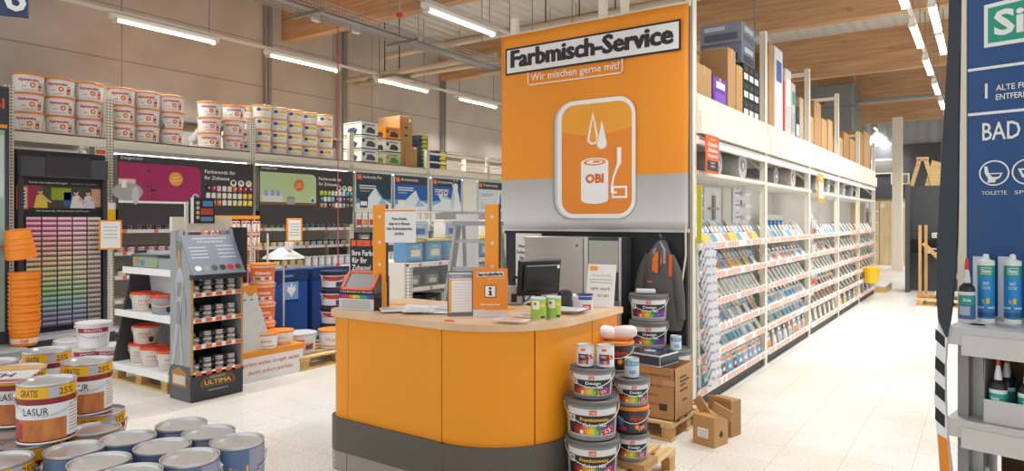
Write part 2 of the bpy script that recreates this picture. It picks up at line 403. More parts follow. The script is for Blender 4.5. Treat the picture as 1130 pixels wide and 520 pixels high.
# red pull cord
p = onX(373, 100, -7.4)
b = MB(); b.tube([(p.x, p.y, 1.0), (p.x, p.y, 4.9)], .007, mat('#c8404a', .5), 6); b.lathe([(.02, .97), (.035, 1.0), (.02, 1.05)], RED, 10, p.x, p.y)
tag(b.build('pull_line'), 'thin pinkish red cord hanging from the ceiling before the green panel', 'cord')
p = onX(441, 17, -6.6)
b = MB(); b.lathe([(0, -.03), (.04, -.02), (.05, 0), (.04, .03), (0, .05)], RED, 14, p.x, p.y, p.z); b.tube([(p.x, p.y, p.z), (p.x, p.y, 5.98)], .01, GR, 6)
tag(b.build('ceiling_bell'), 'small round red alarm on a rod above the wire tray', 'alarm')
# grey hangers of the sprinkler line behind the banner
t = thing('sprinkler_pipe', 'beige sprinkler pipe crossing the ceiling above the orange banner', 'pipe')
b = MB(); b.tube([(-10.8, 10.6, 5.2), (0, 10.6, 5.2)], .06, mat('#cfc4b0', .5), 12); b.build('pipe', t)
for x in (-6.6, -5.9, -5.2, -4.4, -3.4):
    b = MB(); b.tube([(x, 10.6, 5.2), (x, 10.6, 5.98)], .012, DG, 6); b.box(x - .05, x + .05, 10.58, 10.62, 5.85, 5.9, DG); b.build('hanger', t)
# ventilation unit at the back
p = at_depth(918, 95, 19)
t = thing('air_heater', 'grey box-shaped air heater hanging under the beams at the back', 'heater', (p.x, p.y + .5, 0))
b = MB(); b.box(-.55, .55, -.6, .6, 3.9, 5.4, mat('#8d8f90', .4, .5), bev=.03); b.box(-.56, .56, -.61, .61, 4.75, 4.8, mat('#77797a', .4)); b.build('housing', t)
b = MB(); b.box(-.7, .7, -.7, .7, 3.72, 3.9, mat('#b7b9ba', .4, .4)); b.build('outlet', t)
b = MB(); b.cyl(0, 0, 0, .03, .05, RED, 12); b.xf(Matrix.Translation((-.2, -.6, 4.9)) @ Matrix.Rotation(pi / 2, 4, 'X')); b.build('warning_light', t)
b = MB()
for x in (-.5, .5): b.tube([(x, 0, 5.4), (x, 0, 5.98)], .02, ALU, 6)
b.build('hanger', t)
# grey pipe + hose at the back
b = MB(); b.tube([(-3.3, 21.2, 4.95), (3, 21.2, 4.95)], .05, mat('#8d9092', .4), 10); b.tube([(-3.2, 21.2, 4.95), (-3.2, 21.2, 4.4), (-3.35, 21.2, 4.0), (-3.6, 21.2, 3.8)], .07, DG, 8)
tag(b.build('back_pipe'), 'dark grey pipe with a black hose in front of the far timber beam', 'pipe')
# thin cable over right rack
b = MB(); p = onY(884, 60, 9.0); b.tube([(-2.4, 8.9, 3.0), (-2.4, 8.85, 5.98)], .012, mat('#7e838a', .4), 6)
tag(b.build('hanging_cable'), 'thin grey cable dropping from the ceiling onto the boxes of the aisle rack', 'cable')
# ================================================================== AISLE RACK (faces +x, front plane X = -2.05)
XR = -2.05
YS = [5.70, 8.03, 10.37, 12.71, 15.03, 17.35]
SHZ = [1.42, 1.15, .90, .65, .43, .15]
SHELF = mat('#e9e2d3', .4); LIP = mat('#efe9e2', .45); TAGC = mat('#efb09a', .5)
BAYN = ['nearest', 'second', 'third', 'fourth', 'farthest']
def price_lip(b, x0, x1, z0, z1, y, step, c=TAGC, seed=1, white=True):
    r = random.Random(seed); x = x0 + step * .4
    while x < x1 - step * .6:
        b.box(x, x + step * .55, y - .003, y, z0 + .004, z1 - .004, c if r.random() < .8 else WH)
        x += step
for i, y in enumerate(YS + [5.70]):
    pass
t = thing('pallet_rack', 'long cream steel rack lining the aisle with open shelves of painting tools', 'rack', (XR, YS[0], 0), pi / 2)
def upr(b, x, y, z1):
    b.box(x - .035, x + .035, y, y + .06, 0, z1, CR); b.box(x - .045, x + .045, y - .004, y, 0.02, z1, CR); b.box(x - .06, x + .06, y - .01, y + .08, 0, .012, CR)
for i, Y in enumerate(YS):
    x = Y - YS[0]; top = 3.8 if i < 4 else 3.4
    b = MB(); upr(b, x, 0, top); b.box(x - .03, x + .03, .62, .68, 0, top, CR); b.box(x - .02, x + .02, .03, .65, top - .1, top - .05, CR)
    b.bar((x, .62, 2.75), (x, .03, 2.2), .03, .03, CR); b.bar((x, .62, 2.2), (x, .03, 2.1), .03, .03, CR)
    b.build('upright', t)
for i in range(5):
    x0, x1 = YS[i] - YS[0], YS[i + 1] - YS[0]
    b = MB(); b.box(x0 + .03, x1 - .03, -.01, .04, 2.66, 2.74, CR); b.box(x0 + .03, x1 - .03, .6, .66, 2.66, 2.74, CR); b.box(x0, x1, .0, .9, 2.735, 2.755, SHELF); b.build('beam', t)
    b = MB(); b.box(x0 + .04, x1 - .02, -.05, -.02, 2.40, 2.60, mat('#efe7d8', .4)); b.box(x0 + .04, x1 - .02, -.02, .0, 2.40, 2.74, CR); b.build('fascia', t)
    b = MB(); b.box(x0 + .04, x1 - .04, -.02, .03, 2.31, 2.38, mat('#fffdf8', .35)); b.build('light_trough', t)
    b = MB(); b.box(x0 + .03, x1 - .03, .5, .53, 0.0, 2.62, mat('#d9d6cf', .5))
    b.build('back_panel', t)
    for k, z in enumerate(SHZ):
        if i == 2 and False: continue
        b = MB(); dep = .45 if k else .34
        b.box(x0 + .04, x1 - .04, -.02 if k else .0, .5, z - .03, z - .012, SHELF)
        b.box(x0 + .04, x1 - .04, -.03, -.018, z - .035, z + .03, LIP)
        price_lip(b, x0 + .05, x1 - .05, z - .03, z + .026, -.0305, .07, seed=i * 9 + k)
        b.build('shelf', t)
    b = MB(); b.box(x0 + .04, x1 - .04, .02, .5, 0, .1, DG); b.build('plinth', t)
# --- packs ---------------------------------------------------------------
def pack_mesh(kind, c, c2):
    b = MB(); wtx = mat('#eeeeec', .4)
    if kind == 0:      # brush in a clear hanging sleeve: white card, coloured label, dark handle
        b.box(-.028, .028, -.008, .008, 0, .17, wtx, bev=.004); b.rect(-.026, .026, .03, .10, -.0085, mat(c, .45)); b.rect(-.026, .026, .105, .12, -.0085, mat(c2, .45))
        b.box(-.008, .008, -.014, -.006, .115, .2, mat(c2, .5), bev=.003)
    elif kind == 1:    # roller sleeve
        b.tube([(-.02, 0, .03), (-.02, 0, .15)], .022, mat('#e9e8e2', .8, noise=.1, scale=60), 10); b.box(-.005, .032, -.006, .006, .02, .17, wtx); b.rect(-.004, .031, .05, .1, -.0065, mat(c, .45)); b.box(.008, .018, -.012, -.002, .1, .19, mat(c2, .5))
    elif kind == 2:    # bag with header card
        b.box(-.04, .04, -.02, .02, 0, .12, wtx, bev=.012); b.rect(-.034, .034, .02, .085, -.0205, mat(c, .45)); b.box(-.04, .04, -.006, .006, .12, .165, mat(c2, .5)); b.rect(-.03, .03, .128, .155, -.0065, WH)
    elif kind == 3:    # standing pouch
        b.box(-.05, .05, -.03, .03, 0, .19, mat('#e4e4e2', .4), bev=.014); b.rect(-.045, .045, .015, .12, -.0305, mat(c, .4)); b.rect(-.045, .045, .14, .17, -.0305, mat(c2, .4)); b.rect(-.02, .03, .045, .08, -.031, WH); b.rect(-.045, .045, .0, .012, -.0305, mat('#c8387e', .4))
    return b.mesh('pack_%d' % kind)
KN = ['paint brush pack', 'paint roller pack', 'bagged roller cover', 'standing pouch']
cols = {'blue': '#5a9fd0', 'yellow': '#e9c52f', 'orange': '#e98b45', 'green': '#8cbf3d', 'red': '#c9382f', 'white': '#efeeea', 'grey': '#b4b9be', 'black': '#50555c', 'teal': '#2f9aa0'}
CN = list(cols)
PM = {}
def pm(kind, c, c2):
    k = (kind, c, c2)
    if k not in PM: PM[k] = pack_mesh(kind, cols[c], cols[c2])
    return PM[k]
PN = ['brush_pack', 'roller_pack', 'roller_bag', 'accessory_pouch']
SHN = ['top', 'second', 'third', 'fourth', 'fifth', 'bottom']
palette = {0: [['white', 'blue', 'yellow', 'orange'], ['white', 'yellow', 'blue', 'black', 'orange'], ['grey', 'blue', 'green', 'red', 'white'], ['grey', 'orange', 'white', 'blue', 'black'], ['blue', 'grey', 'white', 'teal', 'black'], ['blue', 'blue', 'teal', 'grey', 'black']],
           1: [['white', 'grey', 'blue'], ['blue', 'white', 'orange'], ['grey', 'white', 'blue'], ['blue', 'blue', 'white', 'grey'], ['blue', 'grey', 'teal'], ['orange', 'white', 'grey']],
           2: [['blue', 'white', 'teal'], ['red', 'orange', 'white'], ['grey', 'red', 'white'], ['orange', 'red', 'black'], ['red', 'grey', 'orange'], ['orange', 'white', 'red']],
           3: [['orange', 'blue', 'white'], ['grey', 'black', 'blue'], ['blue', 'white', 'orange'], ['yellow', 'white', 'grey'], ['white', 'blue', 'orange'], ['yellow', 'orange', 'blue']],
           4: [['blue', 'white', 'orange'], ['grey', 'blue', 'white'], ['orange', 'white', 'blue'], ['white', 'grey', 'blue'], ['grey', 'orange', 'white'], ['yellow', 'blue', 'white']]}
counts = [16, 11, 8, 6, 5]
nb = {0: 0}
for i in range(5):
    x0, x1 = YS[i] + .1, YS[i + 1] - .08
    for k, z in enumerate(SHZ):
        n = counts[i] if k < 5 else max(4, int(counts[i] * .75))
        kind = [0, 0, 1, 0, 2, 3][k] if i == 0 else [0, 2, 1, 2, 2, 2][k] if i == 1 else (0, 1, 2)[(k + i) % 3]
        xs = x0 + (.22 if i == 2 and k < 4 else 0)
        for j in range(n):
            pc = palette[i][k]; c = pc[(j * 7 + k * 3 + j // 3) % len(pc)]; c2 = ['black', 'orange', 'grey', 'blue'][(j * 5 + k) % 4]
            if kind == 3: c2 = 'orange' if j % 3 else 'black'
            y = xs + (x1 - xs) * (j + .5) / n; me = pm(kind, c, c2)
            s = (x1 - xs) / n / (.115 if kind == 3 else .1 if kind == 2 else .085); s = min(s, 1.75); sz = (s, 1.0, 1.22 if kind != 3 else 1.0)
            tilt = -.55 if k < 5 and kind != 3 else -.12
            o = inst(PN[kind], me, '%s and %s %s, %s along the %s shelf of the %s aisle bay' % (c, c2 if c2 != c else 'clear', KN[kind], nth(j + 1), SHN[k], BAYN[i]), KN[kind].split()[-1] if kind != 3 else 'pouch', '%ss in the %s aisle bay' % (KN[kind], BAYN[i]),
                     (XR - .0 - (.03 if kind != 3 else .05), y, z - .010), (tilt, rnd.uniform(-.03, .03), pi / 2 + rnd.uniform(-.08, .08)), sz)
            # second rank visible above the first
            if i < 2 and k < 5 and j % 2 == 0 and i == 0:
                c3 = pc[(j + 1) % len(pc)]
                inst(PN[kind], pm(kind, c3, c2), '%s and %s %s behind the front rank, %s along the %s shelf, %s aisle bay' % (c3, c2 if c2 != c3 else 'clear', KN[kind].split()[-2], nth(j // 2 + 1), SHN[k], BAYN[i]), KN[kind].split()[-1], '%ss in the %s aisle bay' % (KN[kind], BAYN[i]),
                     (XR - .19, y + .03, z - .010), (tilt, 0, pi / 2 + rnd.uniform(-.1, .1)), (sz[0], 1, 1.35))
# sample boards above the top shelf
def board(y0, y1, z0, z1, label, fn, x=.48, name='sample_board', cat='display board'):
    t = thing(name, label, cat, (XR - x, (y0 + y1) / 2, z0), pi / 2)
    b = MB(); h = z1 - z0; w_ = y1 - y0; b.box(-w_ / 2, w_ / 2, 0, .015, 0, h, mat('#e6e6e4', .4)); fn(b, w_, h); b.build('board', t); return t
def rollers(b, w_, h, n=3, blue=False):
    for k in range(n):
        z = h * (k + .6) / (n + .4)
        b.tube([(-w_ * .05, -.03, z), (w_ * .3, -.03, z)], h * .06, mat('#f4f3ee', .8), 12); b.tube([(-w_ * .38, -.01, z), (-w_ * .08, -.01, z)], .01, GR, 6); b.rect(-w_ * .42, -w_ * .15, z - .04, z + .04, -.002, mat('#f4f3f0', .4)); b.text('ROLLER', -w_ * .28, z + .045, .02, DG, -.004)
def b1(b, w_, h):
    rollers(b, w_, h, 2); b.rect(-w_ / 2, w_ / 2, 0, .1, -.004, mat('#3f9be0', .4)); b.rect(-w_ * .36, -w_ * .2, .14, h * .85, -.004, mat('#3f9be0', .4)); b.rect(-w_ * .45, -w_ * .05, h - .08, h - .02, -.005, GR)
def b2(b, w_, h): rollers(b, w_, h, 3); b.rect(-w_ * .1, 0, h * .5, h * .6, -.004, mat('#3f6fb0', .4))
def b3(b, w_, h):
    b.tube([(0, -.02, h * .2), (0, -.02, h * .8)], .02, GR, 8); b.box(-w_ * .3, w_ * .3, -.03, 0, h * .45, h * .5, mat('#b59c6e', .5)); b.rect(-w_ * .4, w_ * .4, .02, .1, -.002, WH)
board(5.95, 6.55, 1.56, 2.02, 'sample board with blue stripe and white rollers in the nearest aisle bay', b1)
board(6.6, 7.3, 1.56, 2.02, 'sample board with three white rollers in the middle of the nearest aisle bay', b2)
board(7.35, 7.9, 1.56, 2.02, 'pale sample board with one wooden-handled tool in the nearest aisle bay', b3)
board(8.4, 9.1, 1.6, 2.1, 'white sample board with a roller and brush in the second aisle bay', b2)
board(9.2, 10.1, 1.5, 1.72, 'small cream board with four blue bottles in the second aisle bay', lambda b, w_, h: [b.box(x - .04, x + .04, -.03, 0, .03, .15, mat('#2b7fc0', .4), bev=.01) for x in (-.3, -.1, .1, .3)], x=.3)
# grey stock rolls stored above, behind the braces
def stock_roll(i, y, r, c, z):
    b = MB(); b.tube([(0, .0, 0), (0, .45, 0)], r, mat(c, .5, noise=.06, scale=3), 28); b.tube([(0, -.004, 0), (0, 0, 0)], r * .45, mat('#8f8d8a', .6), 20); b.tube([(0, -.006, 0), (0, -.003, 0)], r * .2, WH, 16)
    tag(b.build('foil_roll', None, (XR - .05, y, z + r), pi / 2), 'large grey foil roll, %s along the storage level under the aisle rack beam' % nth(i + 1), 'roll', 'foil rolls above the aisle shelves')
for bi in range(5):
    t0 = YS[bi]
    b = MB(); b.box(t0 + .05, YS[bi + 1] - .05, 0, .44, 2.08, 2.10, mat('#c9c6c0', .5)); b.xf(Matrix.Translation((XR, 0, 0)) @ Matrix.Rotation(pi / 2, 4, 'Z') @ Matrix.Translation((0, 0, 0))) if False else None
for i, (y, r, c) in enumerate(((6.5, .12, '#a9aaab'), (7.3, .15, '#bcbab6'), (8.7, .11, '#9a9c9f'), (9.6, .14, '#cbb9b0'), (11.2, .13, '#b9b8b5'), (12.1, .14, '#a4a6a8'), (13.6, .13, '#b9b8b5'), (14.5, .12, '#a4a6a8'))): stock_roll(i, y, r, c, 2.075)
t2 = t
b = MB()
rack = [o for o in bpy.data.objects if o.name == 'pallet_rack'][0]
for i in range(5):
    x0, x1 = YS[i] - YS[0], YS[i + 1] - YS[0]; b = MB(); b.box(x0 + .03, x1 - .03, .02, .5, 2.045, 2.07, mat('#dcd8cf', .45)); b.box(x0 + .03, x1 - .03, -.0, .02, 2.05, 2.085, CR); b.build('storage_shelf', rack)
# orange notice at the bay front, second sign, wing of cards
b = MB(); b.box(-.17, .17, -.01, 0, 0, .33, ORP); b.rect(-.15, .15, .02, .11, -.0105, DG)
for k, (s_, z, h) in enumerate((('Wir nehmen Ihre', .29, .014), ('Altlacke/', .235, .034), ('Altfarben', .185, .034), ('fachgerecht!', .14, .028), ('Sprechen Sie', .085, .014), ('uns bitte an.', .055, .016))): b.text(s_, 0, z, h, WH, -.0115, w=.26 if 0 < k < 4 else None, bold=.02)
tag(b.build('notice_sign', None, (XR + .075, 5.93, 2.06), pi / 2), 'orange notice about old paints hanging at the near end of the aisle rack', 'sign')
b = MB(); b.box(-.2, .2, -.01, 0, 0, .40, OR); b.rect(-.15, .15, .05, .28, -.0105, WH); b.text('i INFO', 0, .32, .04, WH, -.011, bold=.02)
for k in range(6): b.rect(-.12, .12, .24 - k * .03, .25 - k * .03, -.011, GR)
b.box(-.01, .01, -.005, 0, .4, .52, GR)
tag(b.build('notice_sign', None, (XR + .075, 10.75, 1.92), pi / 2), 'orange framed notice with a white sheet on the third aisle bay', 'sign')
# levels hanging in the third bay
for j in range(3):
    for r_ in range(3):
        b = MB(); c = mat(['#c9382f', '#c9382f', '#e87a2d'][(j + r_) % 3], .45); b.box(-.03, .03, -.02, 0, 0, .2, GR, bev=.005); b.box(-.025, .025, -.03, -.015, .02, .09, c, bev=.01); b.box(-.015, .015, -.028, -.015, .1, .22, mat('#d8d8d4', .4), bev=.005); b.tube([(0, -.02, .2), (0, 0, .24)], .006, GR, 6)
        tag(b.build('hanging_tool', None, (XR + .0, 10.47 + j * .11, .72 + r_ * .36), pi / 2), 'red handled tool in the %s column, %s row of the hanging strip' % (nth(j + 1), ('lowest', 'middle', 'highest')[r_]), 'tool', 'red handled tools hanging beside the third upright')
b = MB(); b.box(-.17, .17, .0, .02, .55, 1.9, mat('#d9d6cf', .4)); b.xf(Matrix.Identity(4)); tag(b.build('tool_strip_board', None, (XR - .02, 10.58, 0), pi / 2), 'narrow pale backing board behind the red handled tools', 'display board')
# fan of white sales cards at the near end
cm = MB(); cm.box(-.045, .045, -.004, .004, 0, .17, mat('#e9e6ea', .4)); cm.rect(-.03, .03, .09, .12, -.0045, mat('#b7b7c6', .5)); cm.rect(-.035, .0, .03, .045, -.0045, mat('#8b8ea8', .5)); cme = cm.mesh('card')
for k in range(16):
    z = 1.30 - k * .075
    for j in range(2): inst('sales_card', cme, '%s white product card from the top in the %s column of the rack end fan' % (nth(k + 1), ('outer', 'inner')[j]), 'card', 'product cards fanned at the near rack end', (XR + .05 + .002 * k, 5.78 + j * .10 + .005 * k, z), (.25, .18, pi / 2 - .35))
b = MB(); b.bar((.035, .06, 0.2), (.02, .03, 1.5), .015, .015, LG); tag(b.build('card_holder', None, (XR - .01, 5.70, 0), 0), 'slim grey rail carrying the fan of product cards', 'holder')
# second rack back to back (behind the banner)
t = thing('back_rack', 'cream steel rack frame standing behind the orange banner', 'rack', (-3.97, 5.70, 0))
for y in (0, 2.33, 4.67):
    b = MB(); b.box(-.0, .07, y, y + .06, 0, 3.7, CR); b.build('upright', t)
b = MB(); b.box(.03, .08, .06, 4.7, 2.66, 2.74, CR); b.build('beam', t)
b = MB(); b.box(.9, 1.9, .0, .06, 3.45, 3.5, CR); b.box(1.0, 1.07, .0, .06, 0, 3.95, CR); b.build('frame_post', t)
# ---- cartons on top of the rack ----------------------------------------
def carton(label, x, y, z, wx, wy, h, c='#b98f5e', cat='box', group='cartons on the aisle rack', rz=0, deco=None, name='carton', tape=True):
    t = thing(name, label, cat, (x, y, z), rz, group)
    b = MB(); b.box(-wx / 2, wx / 2, -wy / 2, wy / 2, 0, h, mat(c, .7, noise=.05, scale=6), bev=.004)
    if deco: deco(b, wx, wy, h)
    b.build('carton_body', t)
    if tape:
        b = MB(); b.box(-wx / 2 - .002, wx / 2 + .002, -.025, .025, h, h + .002, mat('#c9a878', .4)); b.box(wx / 2, wx / 2 + .002, -.025, .025, h - .08, h, mat('#c9a878', .4)); b.box(-.025, .025, -wy / 2 - .002, -wy / 2, h - .08, h, mat('#c9a878', .4)); b.build('tape', t)
    return t
ZT = 2.755
def facex(b, P, x, m): b.add([(x, p[0], p[1]) for p in P], [tuple(range(len(P)))], m)
def dk(c1, c2):
    def f(b, wx, wy, h):
        X = wx / 2 + .003
        facex(b, [(-wy * .4, h * .1), (wy * .4, h * .1), (wy * .4, h * .45), (-wy * .4, h * .45)], X, mat(c1, .5)); facex(b, [(-wy * .3, h * .6), (wy * .35, h * .6), (wy * .35, h * .85), (-wy * .3, h * .85)], X, mat(c2, .5))
        Y = -wy / 2 - .003; b.rect(-wx * .4, wx * .4, h * .15, h * .5, Y, mat(c1, .5)); b.rect(-wx * .4, wx * .1, h * .65, h * .85, Y, mat(c2, .5))
    return f
top = [  # y0, y1, h, colour, label, deco
 (5.9, 6.3, .30, '#b98f5e', 'flat brown carton at the near end of the aisle rack top', None),
 (6.35, 6.75, .26, '#6a3fa0', 'purple carton lying on the aisle rack top', dk('#7d55b4', '#e9e3f2')),
 (6.8, 7.05, .62, '#b98f5e', 'tall plain brown carton behind the purple one on the aisle rack top', None),
 (7.08, 7.3, .50, '#bf935c', 'narrow tan carton next to the black patterned boxes', None)]
for y0, y1, h, c, lb, dc in top: carton(lb, XR - .35, (y0 + y1) / 2, ZT, .6, y1 - y0, h, c, deco=dc)
carton('open brown carton leaning above the purple one', XR - .45, 6.25, ZT + .31, .4, .6, .2, '#a98155')
for i in range(3):
    for k in range(3):
        carton('black and white dotted box, %s in its stack, %s stack from the near end' % (('lowest', 'middle', 'top')[k], nth(i + 1)), XR - .25, 7.42 + i * .2, ZT + k * .19, .4, .19, .186, '#26262a', group='black dotted boxes on the aisle rack', deco=dk('#e9e9e6', '#3b3b40'), tape=False)
carton('upper grey-blue appliance box on the black dotted boxes', XR - .3, 7.6, ZT + .575 + .225, .45, .5, .22, '#8d93a3', deco=dk('#5c6478', '#c9ccd6'), tape=False)
carton('lower grey-blue appliance box on the black dotted boxes', XR - .3, 7.6, ZT + .575, .45, .5, .22, '#7b8192', deco=dk('#31343f', '#c9ccd6'), tape=False)
L2 = [(8.15, 8.35, .85, '#a97c4c', 'tall brown carton just beyond the second aisle upright', None), (8.38, 8.62, 1.0, '#b98f5e', 'highest brown carton beyond the second aisle upright', None),
      (8.65, 9.05, 1.02, '#e6e7ec', 'big white appliance box with small blue print on the aisle rack', dk('#dcdde6', '#4659a8')), (9.08, 9.16, .75, '#c9382f', 'thin bright red box standing upright among white ones', None),
      (9.2, 9.5, .85, '#d8d6cf', 'pale grey box next to the thin red one', dk('#c3c3bd', '#f2f2ee')), (9.53, 9.75, .72, '#bcbdb9', 'greyish box with teal mark on the aisle rack', dk('#a3a5a0', '#3d8f86')),
      (9.78, 10.0, .45, '#2a2a2f', 'black box with white print on the aisle rack', dk('#e8e8e8', '#3b3b40')), (10.03, 10.25, .6, '#b9a58b', 'dull tan box before the third aisle upright', None),
      (10.6, 10.95, .42, '#b98f5e', 'brown carton just past the third aisle upright', None), (11.0, 11.5, .7, '#a98155', 'large brown carton in the third aisle bay top', None), (11.55, 12.0, .50, '#b58a58', 'middling brown carton in the third aisle bay top', None),
      (12.1, 12.5, .55, '#bd9464', 'fourth brown carton past the third aisle upright', None), (12.9, 13.5, .36, '#b98f5e', 'low brown carton past the fourth aisle upright', None), (13.6, 14.2, .5, '#a97c4c', 'brown carton near the far end of the aisle rack', None), (14.3, 14.9, .45, '#b98f5e', 'carton beside the fifth aisle upright', None), (15.2, 16, .7, '#b58a58', 'large carton in the farthest aisle bay top', None), (16.1, 17, .8, '#b98f5e', 'farthest carton on the aisle rack', None)]
for y0, y1, h, c, lb, dc in L2: carton(lb, XR - .33, (y0 + y1) / 2, ZT, .55, y1 - y0, h, c, deco=dc, tape=(dc is None and h > .3))
# yellow display and goods beyond the rack end
t = thing('end_display', 'narrow wire display with colourful packs at the far end of the aisle rack', 'display', (XR - .1, 17.75, 0), pi / 2)
b = MB(); b.box(-.25, .25, .1, .14, 0, 2.1, LG); b.build('back_panel', t)
for k in range(7):
    b = MB(); z = .3 + k * .26; b.box(-.25, .25, -.1, .1, z - .02, z, LG); b.build('shelf', t)
for k in range(7):
    z = .3 + k * .26
    for j in range(3):
        c = ['blue', 'white', 'red', 'teal', 'orange', 'yellow', 'grey'][(k * 2 + j) % 7] if k > 0 else 'yellow'
        inst('small_box', pm(3, c, 'white'), '%s pouch, %s on the %s tier of the far end display' % (c, nth(j + 1), nth(k + 1)), 'pouch', 'pouches on the far end display', (XR - .1, 17.60 + j * .15, z), (0, 0, pi / 2), (1.2, 1, 1.1))
t = thing('yellow_tub', 'bright yellow tub hanging at the foot of the far rack end', 'tub', onX(961, 312, XR + .15)); b = MB(); b.lathe([(.12, 0), (.17, .3), (.18, .31), (.16, .31)], YE, 20); b.build('tub', t)
# ================================================================== FAR END OF THE AISLE
YB = 28.5
for i, px in enumerate((965, 976, 988, 1000)):
    p = onY(px, 240, YB - .2); b = MB(); b.box(-.17, .17, -.03, .03, 0, 2.35, mat_wood('#d9bb8c', '#ecd6ae', (8, 8, .7), .6)); b.rect(-.12, .0, 2.1, 2.25, -.031, WH)
    tag(b.build('timber_board', None, (p.x, p.y, 0)), 'pale upright timber board against the back wall, %s from the aisle rack' % nth(i + 1), 'board', 'timber boards against the back wall')
t = thing('kitchen_panel', 'dark grey wall panel with small picture prints above the timber boards', 'panel', (onY(980, 200, YB - .4).x, YB - .0, 2.45))
b = MB(); b.box(-1.6, 1.6, 0, .1, 0, 1.95, mat('#4d4d50', .6)); b.build('panel', t)
for x, z, w_, h in ((-.6, .9, .8, .55), (0.05, .5, .6, .4)):
    b = MB(); b.box(x, x + w_, -.04, 0, z, z + h, mat('#cfcac2', .5)); b.rect(x + .06, x + w_ - .06, z + .05, z + h - .05, -.041, mat('#77706a', .5)); b.build('print', t)
p = onZ(990, 298, 0)
b = MB(); b.box(-.14, .14, -.14, .14, 0, 5.0, mat('#efe6d2', .6)); b.box(-.16, .16, -.16, .16, 0, .3, mat('#efe6d2', .6)); tag(b.build('support_column', None, (-2.35, 25.5, 0)), 'tall cream column standing before the dark far panel', 'column')
# dark display wall with kitchen hoods
p = onZ(1008, 313, 0)
t = thing('display_wall', 'dark grey display wall with two silver cooker hoods at the aisle end', 'display wall', (-.45, 18.6, 0))
b = MB(); b.box(-1.05, 1.5, 0, .15, 0, 2.45, mat('#515154', .6)); b.box(-1.05, -.97, -.7, 0, 0, 2.45, mat('#515154', .6)); b.build('wall_panel', t)
b = MB(); b.box(-1.05, 1.5, -.35, 0, 1.2, 1.23, DG); b.box(-1.05, 1.5, -.35, 0, .85, .88, DG); b.build('shelf', t)
for k, (x, z, w_) in enumerate(((-.55, 1.24, .7), (-.7, .74 + .15, 1.6))):
    b = MB(); b.box(x, x + w_, -.4, -.05, z, z + .12, mat('#dcdcda', .3, .5), bev=.01); b.rect(x + .1, x + w_ - .1, z + .03, z + .09, -.401, BK); b.build('hood', t)
b = MB(); b.cyl(0, 0, 0, .02, .06, ORP, 14); b.xf(Matrix.Translation((0, -.001, 1.6)) @ Matrix.Rotation(pi / 2, 4, 'X')); b.build('orange_dot', t)
b = MB(); b.box(-1.7, -1.1, -1.1, .2, 0, .14, PINE); b.box(-1.7, -1.1, -1.1, .2, .14, .16, WH); tag(b.build('low_platform', None, (-.75, 18.6, 0)), 'low white topped pallet beside the dark display wall', 'platform')
# A-frame of planks on top of the display wall
p = onY(1010, 215, 18.3)
t = thing('wooden_trestle', 'pale timber A-shaped trestle standing on the dark display wall', 'trestle', (onY(1018, 215, 18.68).x, 18.68, 2.45))
for s_ in (-1, 1):
    b = MB(); b.bar((s_ * .22, 0, 0), (s_ * .06, 0, .62), .12, .08, PINE); b.build('leg', t)
b = MB(); b.box(-.12, .12, -.06, .06, .6, .68, PINE); b.build('top_bar', t)
b = MB(); b.prism([(.1, 0), (.5, 0), (.5, .5), (.25, .6)], -.04, .04, PINE); tag(b.build('leaning_board', None, (onY(1015, 215, 18.68).x, 18.7, 2.45)), 'slanted pale board leaning by the wooden trestle', 'board')
# easel with brace on pallet
p = onZ(1012, 318, 0)
t = thing('wooden_easel', 'wooden easel frame with a diagonal brace standing on a small pallet', 'easel', (-1.0, 15.6, 0))
PINE2 = mat_wood('#b98a52', '#d2a86c', (8, 8, .8), .6)
for s_, x in enumerate((-.05, .03)):
    b = MB(); b.box(x - .025, x + .025, -.04 + s_ * .35, .02 + s_ * .35, .13, 1.55, PINE2); b.build('post', t)
b = MB(); b.bar((0, 0, 1.2), (.85, 0, .25), .07, .07, PINE2); b.build('brace', t)
b = MB(); b.box(-.1, 1, -.05, .05, .14, .2, PINE2); b.box(.2, .9, -.15, .25, .2, .26, mat('#cfc7b5', .6)); b.build('base_board', t)
def make_pallet(L=1.2, W=.8, h=.144, name='pallet', label='', deck=5):
    t = thing(name, label, 'pallet')
    for x in (-L / 2 + .07, 0, L / 2 - .07):
        for y in (-W / 2 + .05, 0, W / 2 - .05):
            b = MB(); b.box(x - .06, x + .06, y - .05, y + .05, .022, h - .044, PINE2, bev=.004); b.build('block', t)
    for y in (-W / 2 + .05, 0, W / 2 - .05):
        b = MB(); b.box(-L / 2, L / 2, y - .05, y + .05, 0, .022, PINE); b.build('bottom_board', t)
    for x in (-L / 2 + .07, 0, L / 2 - .07):
        b = MB(); b.box(x - .07, x + .07, -W / 2, W / 2, h - .044, h - .022, PINEX); b.build('cross_board', t)
    for k in range(deck):
        y = -W / 2 + .05 + k * (W - .1) / (deck - 1); b = MB(); b.box(-L / 2, L / 2, y - .05, y + .05, h - .022, h, PINE, bev=.003); b.build('deck_board', t)
    return t
PAL = make_pallet(1.2, .8, label='small wooden pallet carrying the wooden easel')
place(PAL, (-.55, 15.6, 0), 0, scale=.9)
